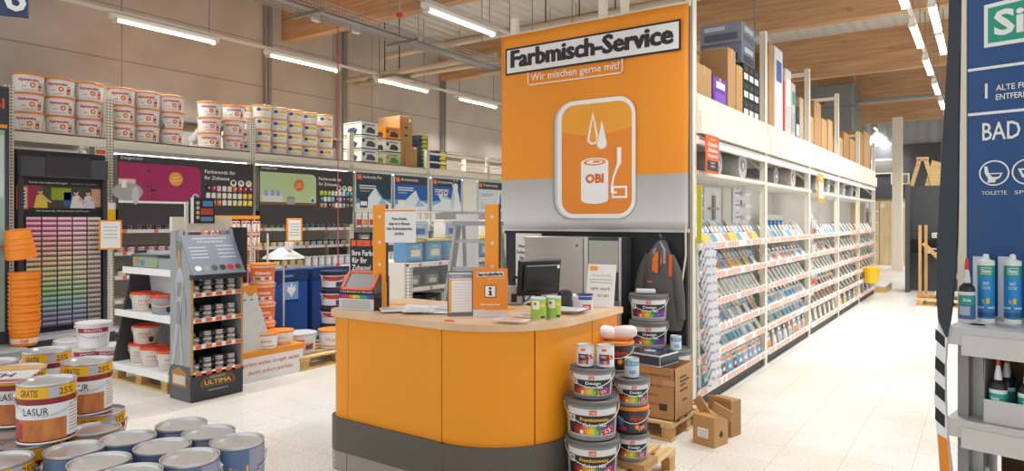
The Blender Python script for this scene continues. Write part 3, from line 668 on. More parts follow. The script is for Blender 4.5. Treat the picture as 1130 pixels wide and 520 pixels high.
# ================================================================== BUCKETS AND TINS (shared builders)
def facing(x, y): return math.atan2(-x, y)
def make_bucket(name, label, cat, r, h, body, lid, deco=None, taper=.86, handle='#d9d9d6', group=None, label_c=None, n=28):
    """round pail: body, lid, handle and printed label band"""
    t = thing(name, label, cat, group=group); rb = r * taper
    b = MB(); b.lathe([(rb * .97, 0), (rb, .004), (r * .965, h * .86), (r * 1.0, h * .865), (r * 1.0, h * .88), (r * .97, h * .885), (r * .98, h - .012)], body, n); b.build('pail', t)
    b = MB(); b.lathe([(r * 1.0, h - .022), (r * 1.03, h - .02), (r * 1.03, h - .004), (r * 1.0, h), (r * .93, h), (r * .91, h - .006), (0, h - .006)], lid, n); b.build('lid', t)
    def rad(z): return (rb + (r * .965 - rb) * z / (h * .86)) * 1.004
    if deco:
        b = MB(); deco(b, r, h, rad); b.build('print', t)
    if handle:
        b = MB(); hp = [(r * 1.02 * cos(a), -r * 1.03 * abs(sin(a)) - .0, h * .84 - abs(sin(a)) * h * .42) for a in [pi * i / 12 for i in range(13)]]
        b.tube(hp, .0028, mat(handle, .35, .3), 6); b.box(r * .98, r * 1.05, -.012, .012, h * .8, h * .88, body); b.box(-r * 1.05, -r * .98, -.012, .012, h * .8, h * .88, body); b.build('handle', t)
    return t
def make_tin(name, label, cat, r, h, body, deco=None, group=None, handle=True, n=36, lidmat=None):
    """metal paint tin: body, rims, pressed lid, ears and wire handle"""
    t = thing(name, label, cat, group=group)
    b = MB(); b.lathe([(r * .985, .0), (r * .985, .006), (r, .007), (r, h - .014)], body, n); b.build('tin_body', t)
    b = MB(); b.lathe([(r * 1.0, -.0), (r * 1.02, .003), (r * 1.0, .007)], TIN, n); b.build('base_rim', t)
    b = MB(); b.lathe([(r, h - .009), (r * 1.022, h - .004), (r * 1.015, h), (r * .98, h), (r * .965, h - .006), (r * .95, h - .009), (r * .94, h - .004), (r * .90, h - .003), (r * .875, h - .007), (r * .86, h - .009), (r * .3, h - .0075), (0, h - .0075)], lidmat or TIN, n); b.build('lid', t)
    if deco:
        b = MB(); deco(b, r, h, lambda z: r * 1.004); b.build('print', t)
    if handle:
        b = MB()
        for s_ in (-1, 1):
            q = MB(); q.lathe([(.014, 0), (.013, .003), (.006, .005), (.004, .009), (0, .009)], TIN, 14); q.xf(Matrix.Translation((s_ * r, 0, h * .78)) @ Matrix.Rotation(s_ * pi / 2, 4, 'Y')); b.add(q.v, [f for f in q.f], TIN)
        hp = [((r + .006) * cos(a), -(r + .008) * abs(sin(a)), h * .78 - abs(sin(a)) * h * .3) for a in [pi * i / 14 for i in range(15)]]
        b.tube(hp, .0017, TIN, 6); b.build('handle', t)
    return t
# ================================================================== LONG WALL RACK (faces +x, front plane X = -9.5)
XL = -9.5
UP = [3.25, 4.38, 6.52, 8.57, 10.65, 12.75, 14.9]
t = thing('wall_rack', 'long cream perforated steel rack along the beige wall with shelves of paint tins', 'rack', (XL, 0, 0), pi / 2)
WR = t
for i, y in enumerate(UP):
    b = MB(); b.box(y - .05, y + .05, 0, .07, 0, (3.25 if i < 4 else 3.1), PERF); b.box(y - .05, y + .05, .72, .78, 0, 3.1, CR); b.build('upright', t)
    b = MB(); b.bar((y, .74, 2.6), (y, .06, 1.9), .04, .03, CR); b.bar((y, .06, 1.9), (y, .74, 1.3), .04, .03, CR); b.box(y - .02, y + .02, .07, .72, 1.88, 1.92, CR); b.build('brace', t)
for i in range(len(UP) - 1):
    a, c = UP[i] + .05, UP[i + 1] - .05
    b = MB(); b.box(a, c, -.0, .05, 2.60, 2.73, CR); b.box(a, c, .70, .75, 2.60, 2.73, CR); b.build('beam', t)
    b = MB(); b.box(a, c, 0.0, .78, 2.715, 2.735, mat('#d8c9ae', .6)); b.build('deck', t)
    if i > 0:
        b = MB(); b.box(a, c, .03, .09, 2.545, 2.60, LG); b.build('light_housing', t)
        b = MB(); b.box(a + .03, c - .03, .035, .085, 2.53, 2.546, mat('#fffaf0', .4, emit=4)); b.build('light_tube', t)
        b = MB(); b.box(a, c, .68, .70, 0, 2.6, mat('#cfcac2', .6)); b.build('back_panel', t)
for i in (4, 5):     # guard rails above
    a, c = UP[i] + .05, UP[i + 1] - .05
    b = MB(); b.box(a, c, .0, .04, 3.02, 3.06, CR); b.build('guard_rail', t)
    b = MB(); b.box(a, c, .0, .04, 2.85, 2.88, CR); b.build('guard_rail', t)
# shelves with jars in bays 2 and 3
JR, JH = .052, .085
def jar_mesh(c, lidc):
    b = MB(); b.lathe([(JR * .95, 0), (JR, .004), (JR, JH * .8), (JR * .97, JH * .82)], mat(c, .4), 14); b.lathe([(JR * 1.03, JH * .82), (JR * 1.03, JH), (0, JH)], mat(lidc, .4), 14)
    b.band(JR * 1.01, JR * 1.01, JH * .15, JH * .7, -38, 38, mat('#e8e6e2', .5), 6); b.band(JR * 1.02, JR * 1.02, JH * .3, JH * .55, -25, 25, mat(c, .5), 4)
    return b.mesh('jar')
JM = {}
def jar(c, lc='#26262a'):
    if (c, lc) not in JM: JM[(c, lc)] = jar_mesh(c, lc)
    return JM[(c, lc)]
def shelf(y0, y1, z, yf=-.02, c=None, price=True):
    b = MB(); b.box(y0 + .05, y1 - .05, yf, .68, z - .03, z, c or SHELF); b.box(y0 + .05, y1 - .05, yf - .012, yf, z - .045, z + .004, mat('#dedbd6', .45))
    if price:
        x = y0 + .15
        while x < y1 - .1: b.box(x, x + .05, yf - .016, yf - .012, z - .04, z, ORP); x += .42
    return b.build('shelf', WR)
jc = {'crimson': '#8d1f3c', 'violet': '#4b2f5a', 'rosy': '#c9707c', 'cream': '#e3d3b8', 'grey': '#77777c', 'anthracite': '#3a3b40', 'tan': '#b38a5e', 'yellow': '#e3c62b', 'green': '#86b52e', 'teal': '#1f8f95', 'blue': '#3f6fa8', 'orange': '#e08a2a', 'pink': '#d98a9a', 'white': '#dcdad5', 'navy': '#2a3d66'}
def jar_row(y0, y1, z, cs, n, where, dx=.08, stack=1, s=1.0):
    for k in range(stack):
        for j in range(n):
            c = cs[int(j * len(cs) / n)]; y = y0 + (y1 - y0) * (j + .5) / n
            inst('paint_jar', jar(jc[c]), '%s paint jar, %s along the %s%s' % (c, nth(j + 1), where, '' if stack == 1 else (', lower layer', ', upper layer')[k]), 'paint jar', 'small paint jars on the wall rack', (XL - dx, y, z + k * JH * s), (0, 0, R(60)), (s,) * 3)
B2, B3, B4 = (UP[1], UP[2]), (UP[2], UP[3]), (UP[3], UP[4])
zs = [1.52, 1.22, .9, .58, .2]
for k, z in enumerate(zs):
    for bi, (a, c) in enumerate((B2, B3)): shelf(a, c, z)
jar_row(B2[0] + .1, B2[1] - .08, 1.52, ['crimson', 'crimson', 'violet', 'grey', 'anthracite', 'tan', 'tan', 'yellow'], 15, 'top shelf under the magenta panel')
jar_row(B2[0] + 1.0, B2[1] - .3, 1.52 + JH, ['anthracite', 'grey', 'tan', 'tan'], 8, 'raised second layer under the magenta panel')
jar_row(B2[0] + .1, B2[1] - .08, 1.22, ['pink', 'rosy', 'pink', 'cream', 'white', 'cream', 'orange', 'yellow'], 14, 'second shelf under the magenta panel')
jar_row(B2[0] + .1, B2[1] - .08, .9, ['white', 'cream', 'grey', 'tan'], 12, 'third shelf under the magenta panel')
jar_row(B3[0] + .1, B3[1] - .08, 1.52, ['orange', 'green', 'green', 'teal', 'teal', 'blue', 'blue', 'navy'], 16, 'top shelf under the green panel')
jar_row(B3[0] + 1.4, B3[1] - .1, 1.52 + JH, ['blue', 'navy'], 5, 'raised layer under the green panel')
jar_row(B3[0] + .1, B3[1] - .08, 1.22, ['yellow', 'cream', 'white', 'grey', 'grey', 'anthracite'], 14, 'second shelf under the green panel')
jar_row(B3[0] + .1, B3[1] - .08, .9, ['yellow', 'yellow', 'tan', 'grey'], 12, 'third shelf under the green panel', s=1.15)
for k, (y, c) in enumerate(((B3[0] + .5, 'green'), (B3[0] + .85, 'green'))): inst('paint_jar', jar(jc[c]), 'lime green paint jar standing proud, %s on the front edge under the green panel' % nth(k + 1), 'paint jar', None, (XL - .05, y, 1.52 + JH * (2 - k)), (0, 0, R(60)), (1.3,) * 3)
# white tins standing on the beige low cupboard
b = MB(); b.box(7.1, 10.4, -.55, -.19, 0, .86, mat('#d9cdbf', .5)); b.box(7.08, 10.42, -.57, -.18, .86, .885, mat('#e4dacd', .5))
c_ = b.build('cupboard', None, (XL, 0, 0), pi / 2); tag(c_, 'beige low cupboard block in front of the wall rack shelves', 'cupboard')
wt = MB(); wt.lathe([(.06, 0), (.06, .15)], mat('#b9b9bd', .35, .4), 16); wt.lathe([(.063, .15), (.063, .165), (.05, .168), (0, .165)], mat('#dcdcdc', .35), 16); wt.band(.0605, .0605, .02, .13, -40, 40, mat('#d7d6da', .5), 6); wtm = wt.mesh('tin')
for j in range(17): inst('grey_tin', wtm, 'plain silver grey tin, %s in the row on the beige cupboard' % nth(j + 1), 'tin', 'silver grey tins on the beige cupboard', (XL + .35, 7.3 + j * .14, .885), (0, 0, R(60)))
# colour trend panels ---------------------------------------------------
def trend_panel(y0, y1, label, bgc, roomfn, chips, badge, title):
    W = y1 - y0; t = thing('trend_panel', label, 'display panel', (XL + .1, y0, 1.78), pi / 2)
    b = MB(); b.box(0, W, 0, .02, 0, .74, mat('#3a393d', .5)); b.rect(0, W, -.2, 0, .005, mat('#3a393d', .5)); b.text(title, .03, .685, .04, WH, -.003, align='l'); b.build('panel', t)
    b = MB(); P = [(0, .12)] + [(W * .57, .12)] + [(W * .57 - .09 + .09 * cos(a), .55 + .09 * sin(a)) for a in [R(90 * i / 6) for i in range(7)]] + [(0, .64)]
    b.flat(P, -.003, mat(bgc, .4)); roomfn(b, W); b.build('room_print', t)
    b = MB(); cx, cz = W * .385, .45
    st = [(cx + (.095 + .008 * (i % 2)) * cos(2 * pi * i / 36), cz + (.095 + .008 * (i % 2)) * sin(2 * pi * i / 36)) for i in range(36)]
    b.flat(st, -.008, mat(badge, .45)); b.text('Neue', cx, cz + .01, .03, WH, -.010, rz=.25); b.text('Kollektion', cx, cz - .035, .026, WH, -.010, rz=.25); b.build('badge', t)
    b = MB(); b.text('Farbtrends für', W * .6, .56, .05, WH, -.003, align='l', w=.5, bold=.015); b.text('Ihr Zuhause', W * .6, .47, .05, WH, -.003, align='l', w=.4, bold=.015)
    for k, c in enumerate(('#7d1f3a', '#4c9fd0', '#e8c12c')):
        x = W * (.83 + k * .065); b.flat(ell(x, .43, .052, n=16), -.003, WH); b.flat(ell(x, .44, .03, n=12), -.004, mat(c, .5))
    b.flat(ell(W * .53, .2, .05, n=16), -.004, WH); b.flat(ell(W * .53, .2, .036, n=16), -.005, mat('#4a6fb5', .5)); b.build('lettering', t)
    for r_ in range(3):
        for k in range(9):
            x = W * .61 + k * W * .043; z = .30 - r_ * .105
            b = MB(); c = chips[r_][k]; b.box(x, x + .06, -.012, 0, z, z + .075, mat(c, .4)); b.flat([(x, z + .05), (x + .06, z + .05), (x + .06, z + .076), (x + .02, z + .085)], -.0125, mat(c, .4)); b.rect(x + .032, x + .055, z + .035, z + .06, -.013, WH); b.build('colour_chip', t)
    return t
def room1(b, W):
    b.rect(0, W * .57, .10, .13, -.004, WH); b.rect(.0, .22, .13, .42, -.004, mat('#d9cbb6', .5)); b.flat(ell(.12, .25, .2, .12, 20), -.005, mat('#a9a6a8', .5)); b.flat(ell(.22, .2, .05, .12, 16), -.006, mat('#c9c7c8', .5)); b.rect(.04, .1, .3, .4, -.006, WH)
    b.rect(.36, .44, .32, .34, -.005, DG); b.rect(.42, .5, .27, .29, -.005, DG)
    for x in (.37, .43, .45, .49): b.rect(x, x + .01, .14, .32, -.005, mat('#6a4038', .5))
    b.rect(.4, .404, .55, .63, -.005, DG); b.flat(ell(.402, .54, .02), -.005, DG)
def room2(b, W):
    b.rect(0, W * .57, .12, .16, -.004, mat('#7a5a3a', .5)); b.box(.05, .42, -.006, -.004, .17, .27, mat('#dcdcd8', .5)); b.rect(.05, .42, .27, .34, -.006, mat('#c6c7c9', .5))
    for x in (.08, .2, .3): b.rect(x, x + .06, .26, .35, -.008, mat('#8ea3c2', .5))
    b.rect(.5, .66, .13, .24, -.006, mat('#a3a19d', .5)); b.flat(ell(.58, .24, .08, .02), -.007, mat('#8d8b88', .5))
ch1 = [['#4b2a38', '#a83262', '#e3b9c6', '#eee6e4', '#eccfc3', '#e0704a', '#d4402e', '#9c2a34', '#8a2030'], ['#ece4e2', '#efe6e0', '#e8c9b6', '#efe8dc', '#ebe0cf', '#eee9e0', '#efebe0', '#f0d24a', '#f0c21e'], ['#ee9a1e', '#ec8420', '#ea7424', '#f0ebd8', '#eee6c8', '#eedf9e', '#efe08a', '#f0e04e', '#f2e83a']]
ch2 = [['#c9cc2a', '#a9d02e', '#8ac62e', '#e9e3cf', '#efeeea', '#ecebe6', '#e6e3da', '#2fb0b5', '#1c9aa0'], ['#1d6f88', '#eceef0', '#bfe0ec', '#8fc0e6', '#2a2d55', '#9ab0d8', '#5c4388', '#3a2d58', '#a0785a'], ['#a9846a', '#c99a74', '#3a302c', '#8d7464', '#efedea', '#ded6cd', '#a99a8c', '#6b6663', '#4c4a49']]
trend_panel(UP[1] + .06, UP[2] - .06, 'dark display panel with a magenta room picture and rows of warm colour chips', '#a82760', room1, ch1, '#f0a33a', 'DesignColor')
trend_panel(UP[2] + .06, UP[3] - .06, 'dark display panel with a pale green room picture and rows of cool colour chips', '#b9cf9a', room2, ch2, '#e8732a', 'DesignColor')
b = MB(); b.box(UP[1] + .06, UP[2] - .06, .09, .11, 1.6, 1.8, mat('#3a393d', .5)); b.box(UP[2] + .06, UP[3] - .06, .09, .11, 1.6, 1.8, mat('#3a393d', .5)); b.build('valance_panel', WR)
# blue mountain posters ------------------------------------------------------
def poster(y0, y1, z0, z1, label, fn, title):
    W = y1 - y0; H = z1 - z0; t = thing('hanging_poster', label, 'poster', (XL + .02, y0, z0), pi / 2)
    b = MB(); b.box(0, W, -.01, 0, 0, H, mat('#c9d4da', .4)); b.build('frame', t)
    b = MB(); b.rect(.03, W - .03, H - .2, H - .03, -.012, mat('#3c4048', .5)); b.box(.05, .16, -.016, -.012, H - .16, H - .06, ORP); b.text('OBI', .105, H - .13, .03, WH, -.018); b.text(title, .19, H - .13, .055, WH, -.014, align='l', w=W * .5, bold=.01)
    fn(b, W, H); b.build('print', t); return t
def mnt(peak, sky='#2a62b0', low='#5f9ccc', bear=False, bk=None):
    def f(b, W, H):
        b.rect(.03, W - .03, .03, H - .2, -.012, mat(sky, .5)); b.rect(.03, W - .03, .03, .22, -.0125, mat(low, .5))
        b.flat([(.03, .03), (W - .03, .03), (W - .03, .14), (W * .75, .22), (peak * W, .42), (peak * W - .1, .36), (W * .3, .2), (.03, .12)], -.013, mat('#dfeaf2', .5))
        b.flat([(peak * W, .42), (peak * W + .05, .3), (W * .7, .24), (W * .6, .1), (W * .9, .1), (W * .75, .22)], -.0135, mat('#9cc0dc', .5))
        if bk: b.lathe([(.09, .05), (.1, .19), (.105, .2), (0, .2)], mat(bk, .5), 16, .2, -.0135) if False else b.flat([(.12, .05), (.3, .05), (.32, .22), (.1, .22)], -.015, mat(bk, .5)); b.rect(.13, .29, .09, .17, -.016, WH)
        for k in range(2): b.rect(.1, W * .55, H - .28 - k * .045, H - .26 - k * .045, -.014, WH)
        for k in range(5): b.flat([(.14 + k * .05 + (.02 if i % 2 == 0 else .009) * sin(pi * i / 5), H - .37 + (.02 if i % 2 == 0 else .009) * cos(pi * i / 5)) for i in range(10)][::-1], -.014, mat('#f0c95a', .5) if sky == '#24405c' else WH)
        if bear:
            b.flat(ell(W * .28, H - .33, .06), -.014, WH); b.flat(ell(W * .28, H - .33, .035), -.0145, mat('#5a9a5a')); b.flat(ell(W * .46, H - .33, .06), -.014, WH); b.flat(ell(W * .46, H - .33, .03), -.0145, RED)
            pb = [(.62, .0), (.9, .0), (.93, .2), (.90, .5), (.84, .72), (.86, .86), (.83, .93), (.76, .96), (.70, .94), (.67, .88), (.69, .8), (.71, .7), (.65, .5), (.61, .2)]
            b.prism([(x * W, .02 + z * (H - .1)) for x, z in pb], -.02, -.012, mat('#e6edf0', .6, noise=.06, scale=30)); b.flat([(x * W, z) for x, z in ((.63, .05), (.72, .05), (.74, .35), (.68, .5), (.65, .4))], -.021, mat('#b9d3e2', .6))
            b.flat(ell(W * .71, H - .12, .018), -.022, BK); b.flat(ell(W * .75, H - .1, .008), -.022, BK); b.flat(ell(W * .82, H - .055, .018), -.021, mat('#e6edf0', .6)); b.flat(ell(W * .72, H - .055, .018), -.021, mat('#e6edf0', .6))
    return f
def plain(b, W, H):
    b.rect(.03, W - .03, .03, H - .2, -.012, mat('#d6e2ea', .5)); b.rect(.1, W * .5, H - .32, H - .30, -.014, GR); b.rect(.1, W * .45, H - .36, H - .34, -.014, GR)
    b.flat([(.1, .06), (.26, .06), (.27, .24), (.09, .24)], -.015, mat('#c2d0d8', .5)); b.flat([(W * .6, .05), (W * .9, .05), (W * .85, .4), (W * .7, .5), (W * .65, .3)], -.014, mat('#f2f4f2', .5)); b.flat(ell(W * .76, .42, .04), -.016, mat('#e8b08a', .5)); b.flat([(W * .7, .1), (W * .8, .1), (W * .78, .4), (W * .72, .4)], -.016, mat('#5a8cc0', .5))
poster(8.62, 9.57, 1.83, 2.56, 'dark mountain lake poster with a row of yellow stars, first of the blue posters', mnt(.55, '#24405c', '#4d94a8', bk='#2b2f38'), 'Arcticweiss Plus')
poster(9.62, 10.62, 1.83, 2.56, 'blue poster with a white snow peak between the starred poster and the bear poster', mnt(.62, '#2460b4', '#6aa6d4', bk='#e3e6ea'), 'Arcticweiss')
poster(10.72, 11.72, 1.83, 2.56, 'blue ice poster with a standing white bear picture', mnt(.3, '#1f63bd', '#7db4dc', bear=True), 'Arcticweiss')
poster(12.3, 13.45, 1.83, 2.56, 'pale blue poster with a painter picture at the end of the poster row', plain, 'Testweiss')
b = MB(); b.box(0, .5, -.01, 0, 0, .72, mat('#e6e9e6', .4)); b.rect(.05, .3, .1, .6, -.011, mat('#f0ead2', .5)); tag(b.build('hanging_poster', None, (XL + .02, 11.76, 1.84), pi / 2), 'narrow white hanging poster between the bear and painter posters', 'poster')
# shelves in bays 4-6
for (a, c) in ((UP[3], UP[4]), (UP[4], UP[5]), (UP[5], UP[6])):
    for z in (1.22, .86, .5, .15): shelf(a, c, z, -.15)
def sq_bucket(name, label, w_, h, body, lab, acc, lid):
    b = MB(); b.box(-w_ / 2, w_ / 2, -w_ * .4, w_ * .4, 0, h * .92, mat(body, .45), bev=.02); b.box(-w_ / 2 - .006, w_ / 2 + .006, -w_ * .4 - .006, w_ * .4 + .006, h * .9, h, mat(lid, .4), bev=.006); b.rect(-w_ * .42, w_ * .42, h * .15, h * .8, -w_ * .4 - .002, mat(lab, .5)); b.rect(-w_ * .25, w_ * .28, h * .25, h * .55, -w_ * .4 - .003, mat(acc, .5)); b.text('WEISS', 0, h * .62, h * .1, WH if lab != '#f0efec' else BL, -w_ * .4 - .004)
    return b.mesh('bucket')
q1 = sq_bucket('b', '', .3, .24, '#2c2d31', '#3b3c42', '#d9dadf', '#26262a'); q2 = sq_bucket('b', '', .3, .24, '#3d444e', '#5b7ea8', '#e9e9ee', '#2b3138'); q3 = sq_bucket('b', '', .3, .24, '#e9e9ec', '#a8c6e2', '#2a5aa8', '#efefef'); q4 = sq_bucket('b', '', .28, .2, '#5c5a58', '#8d8a86', '#e8e6e0', '#3a3a3a')
for k, z in enumerate((1.22, .86, .5, .15)):
    n = 18
    for j in range(n):
        y = UP[3] + .25 + j * (UP[6] - UP[3] - .4) / n; me = [q4, q3, q2, q3][k] if j > 8 else [q4, q1, q1, q3][k]
        if k == 1 and 4 < j <= 8: me = q2
        inst('paint_bucket', me, '%s paint bucket, %s along the %s shelf below the blue posters' % ({q1: 'black', q2: 'slate and blue', q3: 'white and blue', q4: 'grey'}[me], nth(j + 1), ('top', 'second', 'third', 'lowest')[k]), 'paint bucket', 'buckets on the shelves below the blue posters', (XL - .04, y, z), (0, 0, pi / 2 + rnd.uniform(-.06, .06)))
# pink and yellow small packs at the poster bay top
for j in range(14):
    c = ['red', 'orange', 'red', 'yellow', 'white'][j % 5] if j < 9 else ['white', 'green', 'grey'][j % 3]
    inst('hanging_pack', pm(2, c, 'white'), '%s hanging pack, %s in the strip right under the blue posters' % (c, nth(j + 1)), 'pack', 'packs hanging under the blue posters', (XL - .02, 8.75 + j * .16, 1.52), (0, 0, pi / 2), (1.6, 1, 1.7))
    b = None
b = MB(); b.box(8.62, 11.0, -.03, 0.0, 1.80, 1.83, CR); b.build('hook_bar', WR)
# low red-white shelf edge
# ------------------------------------------------ top deck of the wall rack
def d_alp(b, r, h, rad):
    b.band(rad(h * .12), rad(h * .78), h * .12, h * .78, -75, 75, mat('#f0ece6', .45), 14)
    b.text('Alpinaweiss', -.01, h * .60, h * .14, RED, bend=lambda z: rad(z) * 1.006, w=r * 1.35, bold=.04)
    b.add(*[(lambda P: ([(rad(z) * 1.007 * sin(x / r), -rad(z) * 1.007 * cos(x / r), z) for x, z in P], [tuple(range(len(P)))]))(ell(.035, h * .4, r * .19, r * .19, 14))][0], ORP)
    b.add(*[(lambda P: ([(rad(z) * 1.010 * sin(x / r), -rad(z) * 1.010 * cos(x / r), z) for x, z in P], [tuple(range(len(P)))]))(ell(.035, h * .4, r * .1, r * .1, 12))][0], mat('#f7d9a0', .5))
    b.band(rad(h * .15) * 1.006, rad(h * .5) * 1.006, h * .15, h * .45, 35, 52, RED, 4); b.band(rad(h * .2) * 1.009, rad(h * .3) * 1.009, h * .22, h * .28, 38, 48, WH, 3); b.band(rad(h * .5) * 1.006, rad(h * .56) * 1.006, h * .5, h * .56, 35, 52, mat('#8cb84a', .5), 4)
    for x in (-.075, -.045): b.band(rad(h * .3) * 1.006, rad(h * .33) * 1.006, h * .3, h * .34, x / r * 57 - 3, x / r * 57 + 3, DG, 2)
    b.band(rad(h * .13) * 1.006, rad(h * .16) * 1.006, h * .14, h * .16, -25, 20, RED, 8)
ALP = make_bucket('paint_bucket', '', 'paint bucket', .17, .235, mat('#ece8e2', .45), mat('#f08a2a', .45), d_alp, .88, handle=None)
cols3 = [(31, 0), (66, 1), (98, 2), (134, 3), (162, 4), (189, 5), (231, 6), (258, 7)]
for px, ci in cols3:
    p = onX(px, 140, XL - .22)
    for k in range(3):
        place(ALP, (p.x, p.y, 2.735 + k * .236), facing(p.x, p.y) + rnd.uniform(-.12, .12), 'white bucket with red print, %s in the %s stack along the rack top' % (('lowest', 'middle', 'top')[k], nth(ci + 1)), 'white and orange paint buckets on the rack top')
def d_yb(b, r, h, rad):
    b.band(rad(h * .2), rad(h * .8), h * .2, h * .8, -75, 75, mat('#f2f0ea', .45), 14); b.band(rad(h * .5) * 1.006, rad(h * .7) * 1.006, h * .5, h * .7, -5, 60, mat('#f2c83a', .5), 8); b.band(rad(h * .48) * 1.008, rad(h * .74) * 1.008, h * .48, h * .74, -30, -5, mat('#2f55a8', .5), 4); b.band(rad(h * .3) * 1.006, rad(h * .34) * 1.006, h * .3, h * .33, -30, 30, mat('#d9a93a', .5), 8)
YBK = make_bucket('paint_bucket', '', 'paint bucket', .15, .195, mat('#ece9e4', .45), mat('#f3a650', .45), d_yb, .9, handle=None)
for ci, (px, back) in enumerate(((289, 0), (307, 0), (324, 0), (341, 0), (358, 0), (273, .3), (291, .33))):
    p = onX(px, 140, XL - .22 - back)
    for k in range(4):
        place(YBK, (p.x, p.y, 2.735 + k * .196), facing(p.x, p.y) + rnd.uniform(-.1, .1), 'bucket with yellow and blue band, %s from below, %s stack%s' % (nth(k + 1), nth(ci + 1 if not back else ci - 4), ' of the front row' if not back else ' of the rear row'), 'yellow banded paint buckets on the rack top')
def mbox(label, pxc, z, wx, wy, h, c, fn=None, back=0, X0=None):
    p = onX(pxc, 140, XL - .3 - back)
    t = thing('boxed_tool', label, 'box', (p.x, p.y, z), 0, 'boxes on the wall rack top'); b = MB(); b.box(-wx / 2, wx / 2, -wy / 2, wy / 2, 0, h, mat(c, .6), bev=.004); b.build('box_body', t)
    if fn: b = MB(); fn(b, wx, wy, h); b.build('print', t)
    return t
def wash(c1, c2, c3='#8fae3a'):
    def f(b, wx, wy, h):
        Y = -wy / 2 - .002; b.rect(-wx / 2, wx / 2, h * .85, h * .93, Y, mat(c3, .5)); b.flat([(-wx * .3, h * .2), (wx * .2, h * .18), (wx * .3, h * .4), (wx * .1, h * .6), (-wx * .2, h * .55)], Y, mat(c1, .5)); b.flat(ell(-wx * .18, h * .22, h * .12), Y - .001, mat(c2, .5)); b.flat(ell(wx * .16, h * .22, h * .12), Y - .001, mat(c2, .5)); b.rect(-wx / 2, wx / 2, 0, h * .07, Y, DG)
        X = wx / 2 + .002; facex(b, [(-wy * .25, h * .2), (wy * .3, h * .18), (wy * .32, h * .45), (wy * .1, h * .65), (-wy * .15, h * .6)], X, mat(c1, .5)); facex(b, [(-wy * .45, h * .5), (-wy * .3, h * .5), (-wy * .3, h * .75), (-wy * .45, h * .75)], X, mat(c2, .5)); facex(b, [(-wy / 2, 0), (wy / 2, 0), (wy / 2, h * .07), (-wy / 2, h * .07)], X, DG); facex(b, [(-wy * .3, h * .75), (wy * .3, h * .75), (wy * .3, h * .85), (-wy * .3, h * .85)], X, mat('#77808c', .5))
    return f
for k in range(3): mbox('white machine box with dark blue tool print, %s in its stack' % ('lowest', 'middle', 'top')[k], 398, 2.735 + k * .255, .5, .42, .25, '#e6e4de', wash('#4a5568', '#2c3240'))
mbox('green and white machine box at the bottom of the mixed stack', 428, 2.735, .3, .42, .25, '#c9d0b9', wash('#5f9a32', '#d87a4a')); mbox('white machine box with dark tool print in the middle of the mixed stack', 428, 2.99, .3, .42, .25, '#e6e4de', wash('#3c4430', '#26282c')); mbox('bright orange machine box on top of the mixed stack', 428, 3.245, .3, .42, .25, '#f2991e', wash('#3c4048', '#8a3a6a', '#f2b03a'))
def cb(b, wx, wy, h):
    for z in (h * .62, h * .78) if h > .5 else (): b.add([(wx / 2 + .002, y, zz) for y, zz in ell(0, z, .05, .02, 10)], [tuple(range(10))], BK)
    facex(b, [(wy * .2, h * .9), (wy * .4, h * .9), (wy * .4, h * .96), (wy * .2, h * .96)], wx / 2 + .002, WH)
mbox('tall brown cardboard box towering behind the orange machine box', 436, 2.735, .62, .36, 1.02, '#b5895a', cb, back=.18)
mbox('smaller brown cardboard box at the foot of the tall one', 448, 2.735, .3, .36, .42, '#b5895a', cb)
for k in range(8): mbox('navy and green pack, %s from the deck in the taller pack stack' % nth(k + 1), 461, 2.735 + k * .086, .3, .3, .084, ['#2d4a4a', '#30465a', '#283c5c', '#3c5a48'][k % 4], lambda b, wx, wy, h: (b.rect(-wx * .4, wx * .4, h * .2, h * .8, -wy / 2 - .002, mat('#23304a', .5)), facex(b, [(-wy * .2, .01), (wy * .4, .01), (wy * .4, h - .01), (0, h - .01)], wx / 2 + .002, mat('#c9c23a', .5))))
for k in range(4): mbox('navy and yellow pack, %s from the deck in the shorter pack stack' % nth(k + 1), 479, 2.735 + k * .1, .4, .36, .098, ['#2a3c6a', '#30465a'][k % 2], lambda b, wx, wy, h: (b.rect(-wx * .4, wx * .4, h * .2, h * .8, -wy / 2 - .002, mat('#3a5a8a', .5)), facex(b, [(-wy * .2, .01), (wy * .4, .01), (wy * .4, h - .01), (0, h - .01)], wx / 2 + .002, mat('#d9c83a', .5))))
# machine behind the buckets
t = thing('paint_sprayer', 'grey paint sprayer machine with a black hose between bucket stacks', 'machine', (XL - .3, 5.1, 2.735), R(60))
b = MB(); b.tube([(-.12, 0, .1), (.1, 0, .33)], [.09, .13], mat('#8d8c8c', .4), 18); b.box(-.16, .0, -.08, .08, .0, .16, mat('#b5b3b0', .5), bev=.02); b.build('motor', t)
b = MB(); b.tube([(.15 + .12 * cos(a), .05, .25 + .2 * sin(a)) for a in [i * pi / 8 for i in range(15)]], .022, BK, 8); b.build('hose', t)
b = MB(); b.lathe([(.07, 0), (.07, .05)], RED, 16, -.22, 0); b.build('wheel', t)
t = copy_tree(t); t['label'] = 'second grey sprayer with coiled black hose behind the seventh bucket stack'; t.location = (XL - .5, 5.95, 2.735)
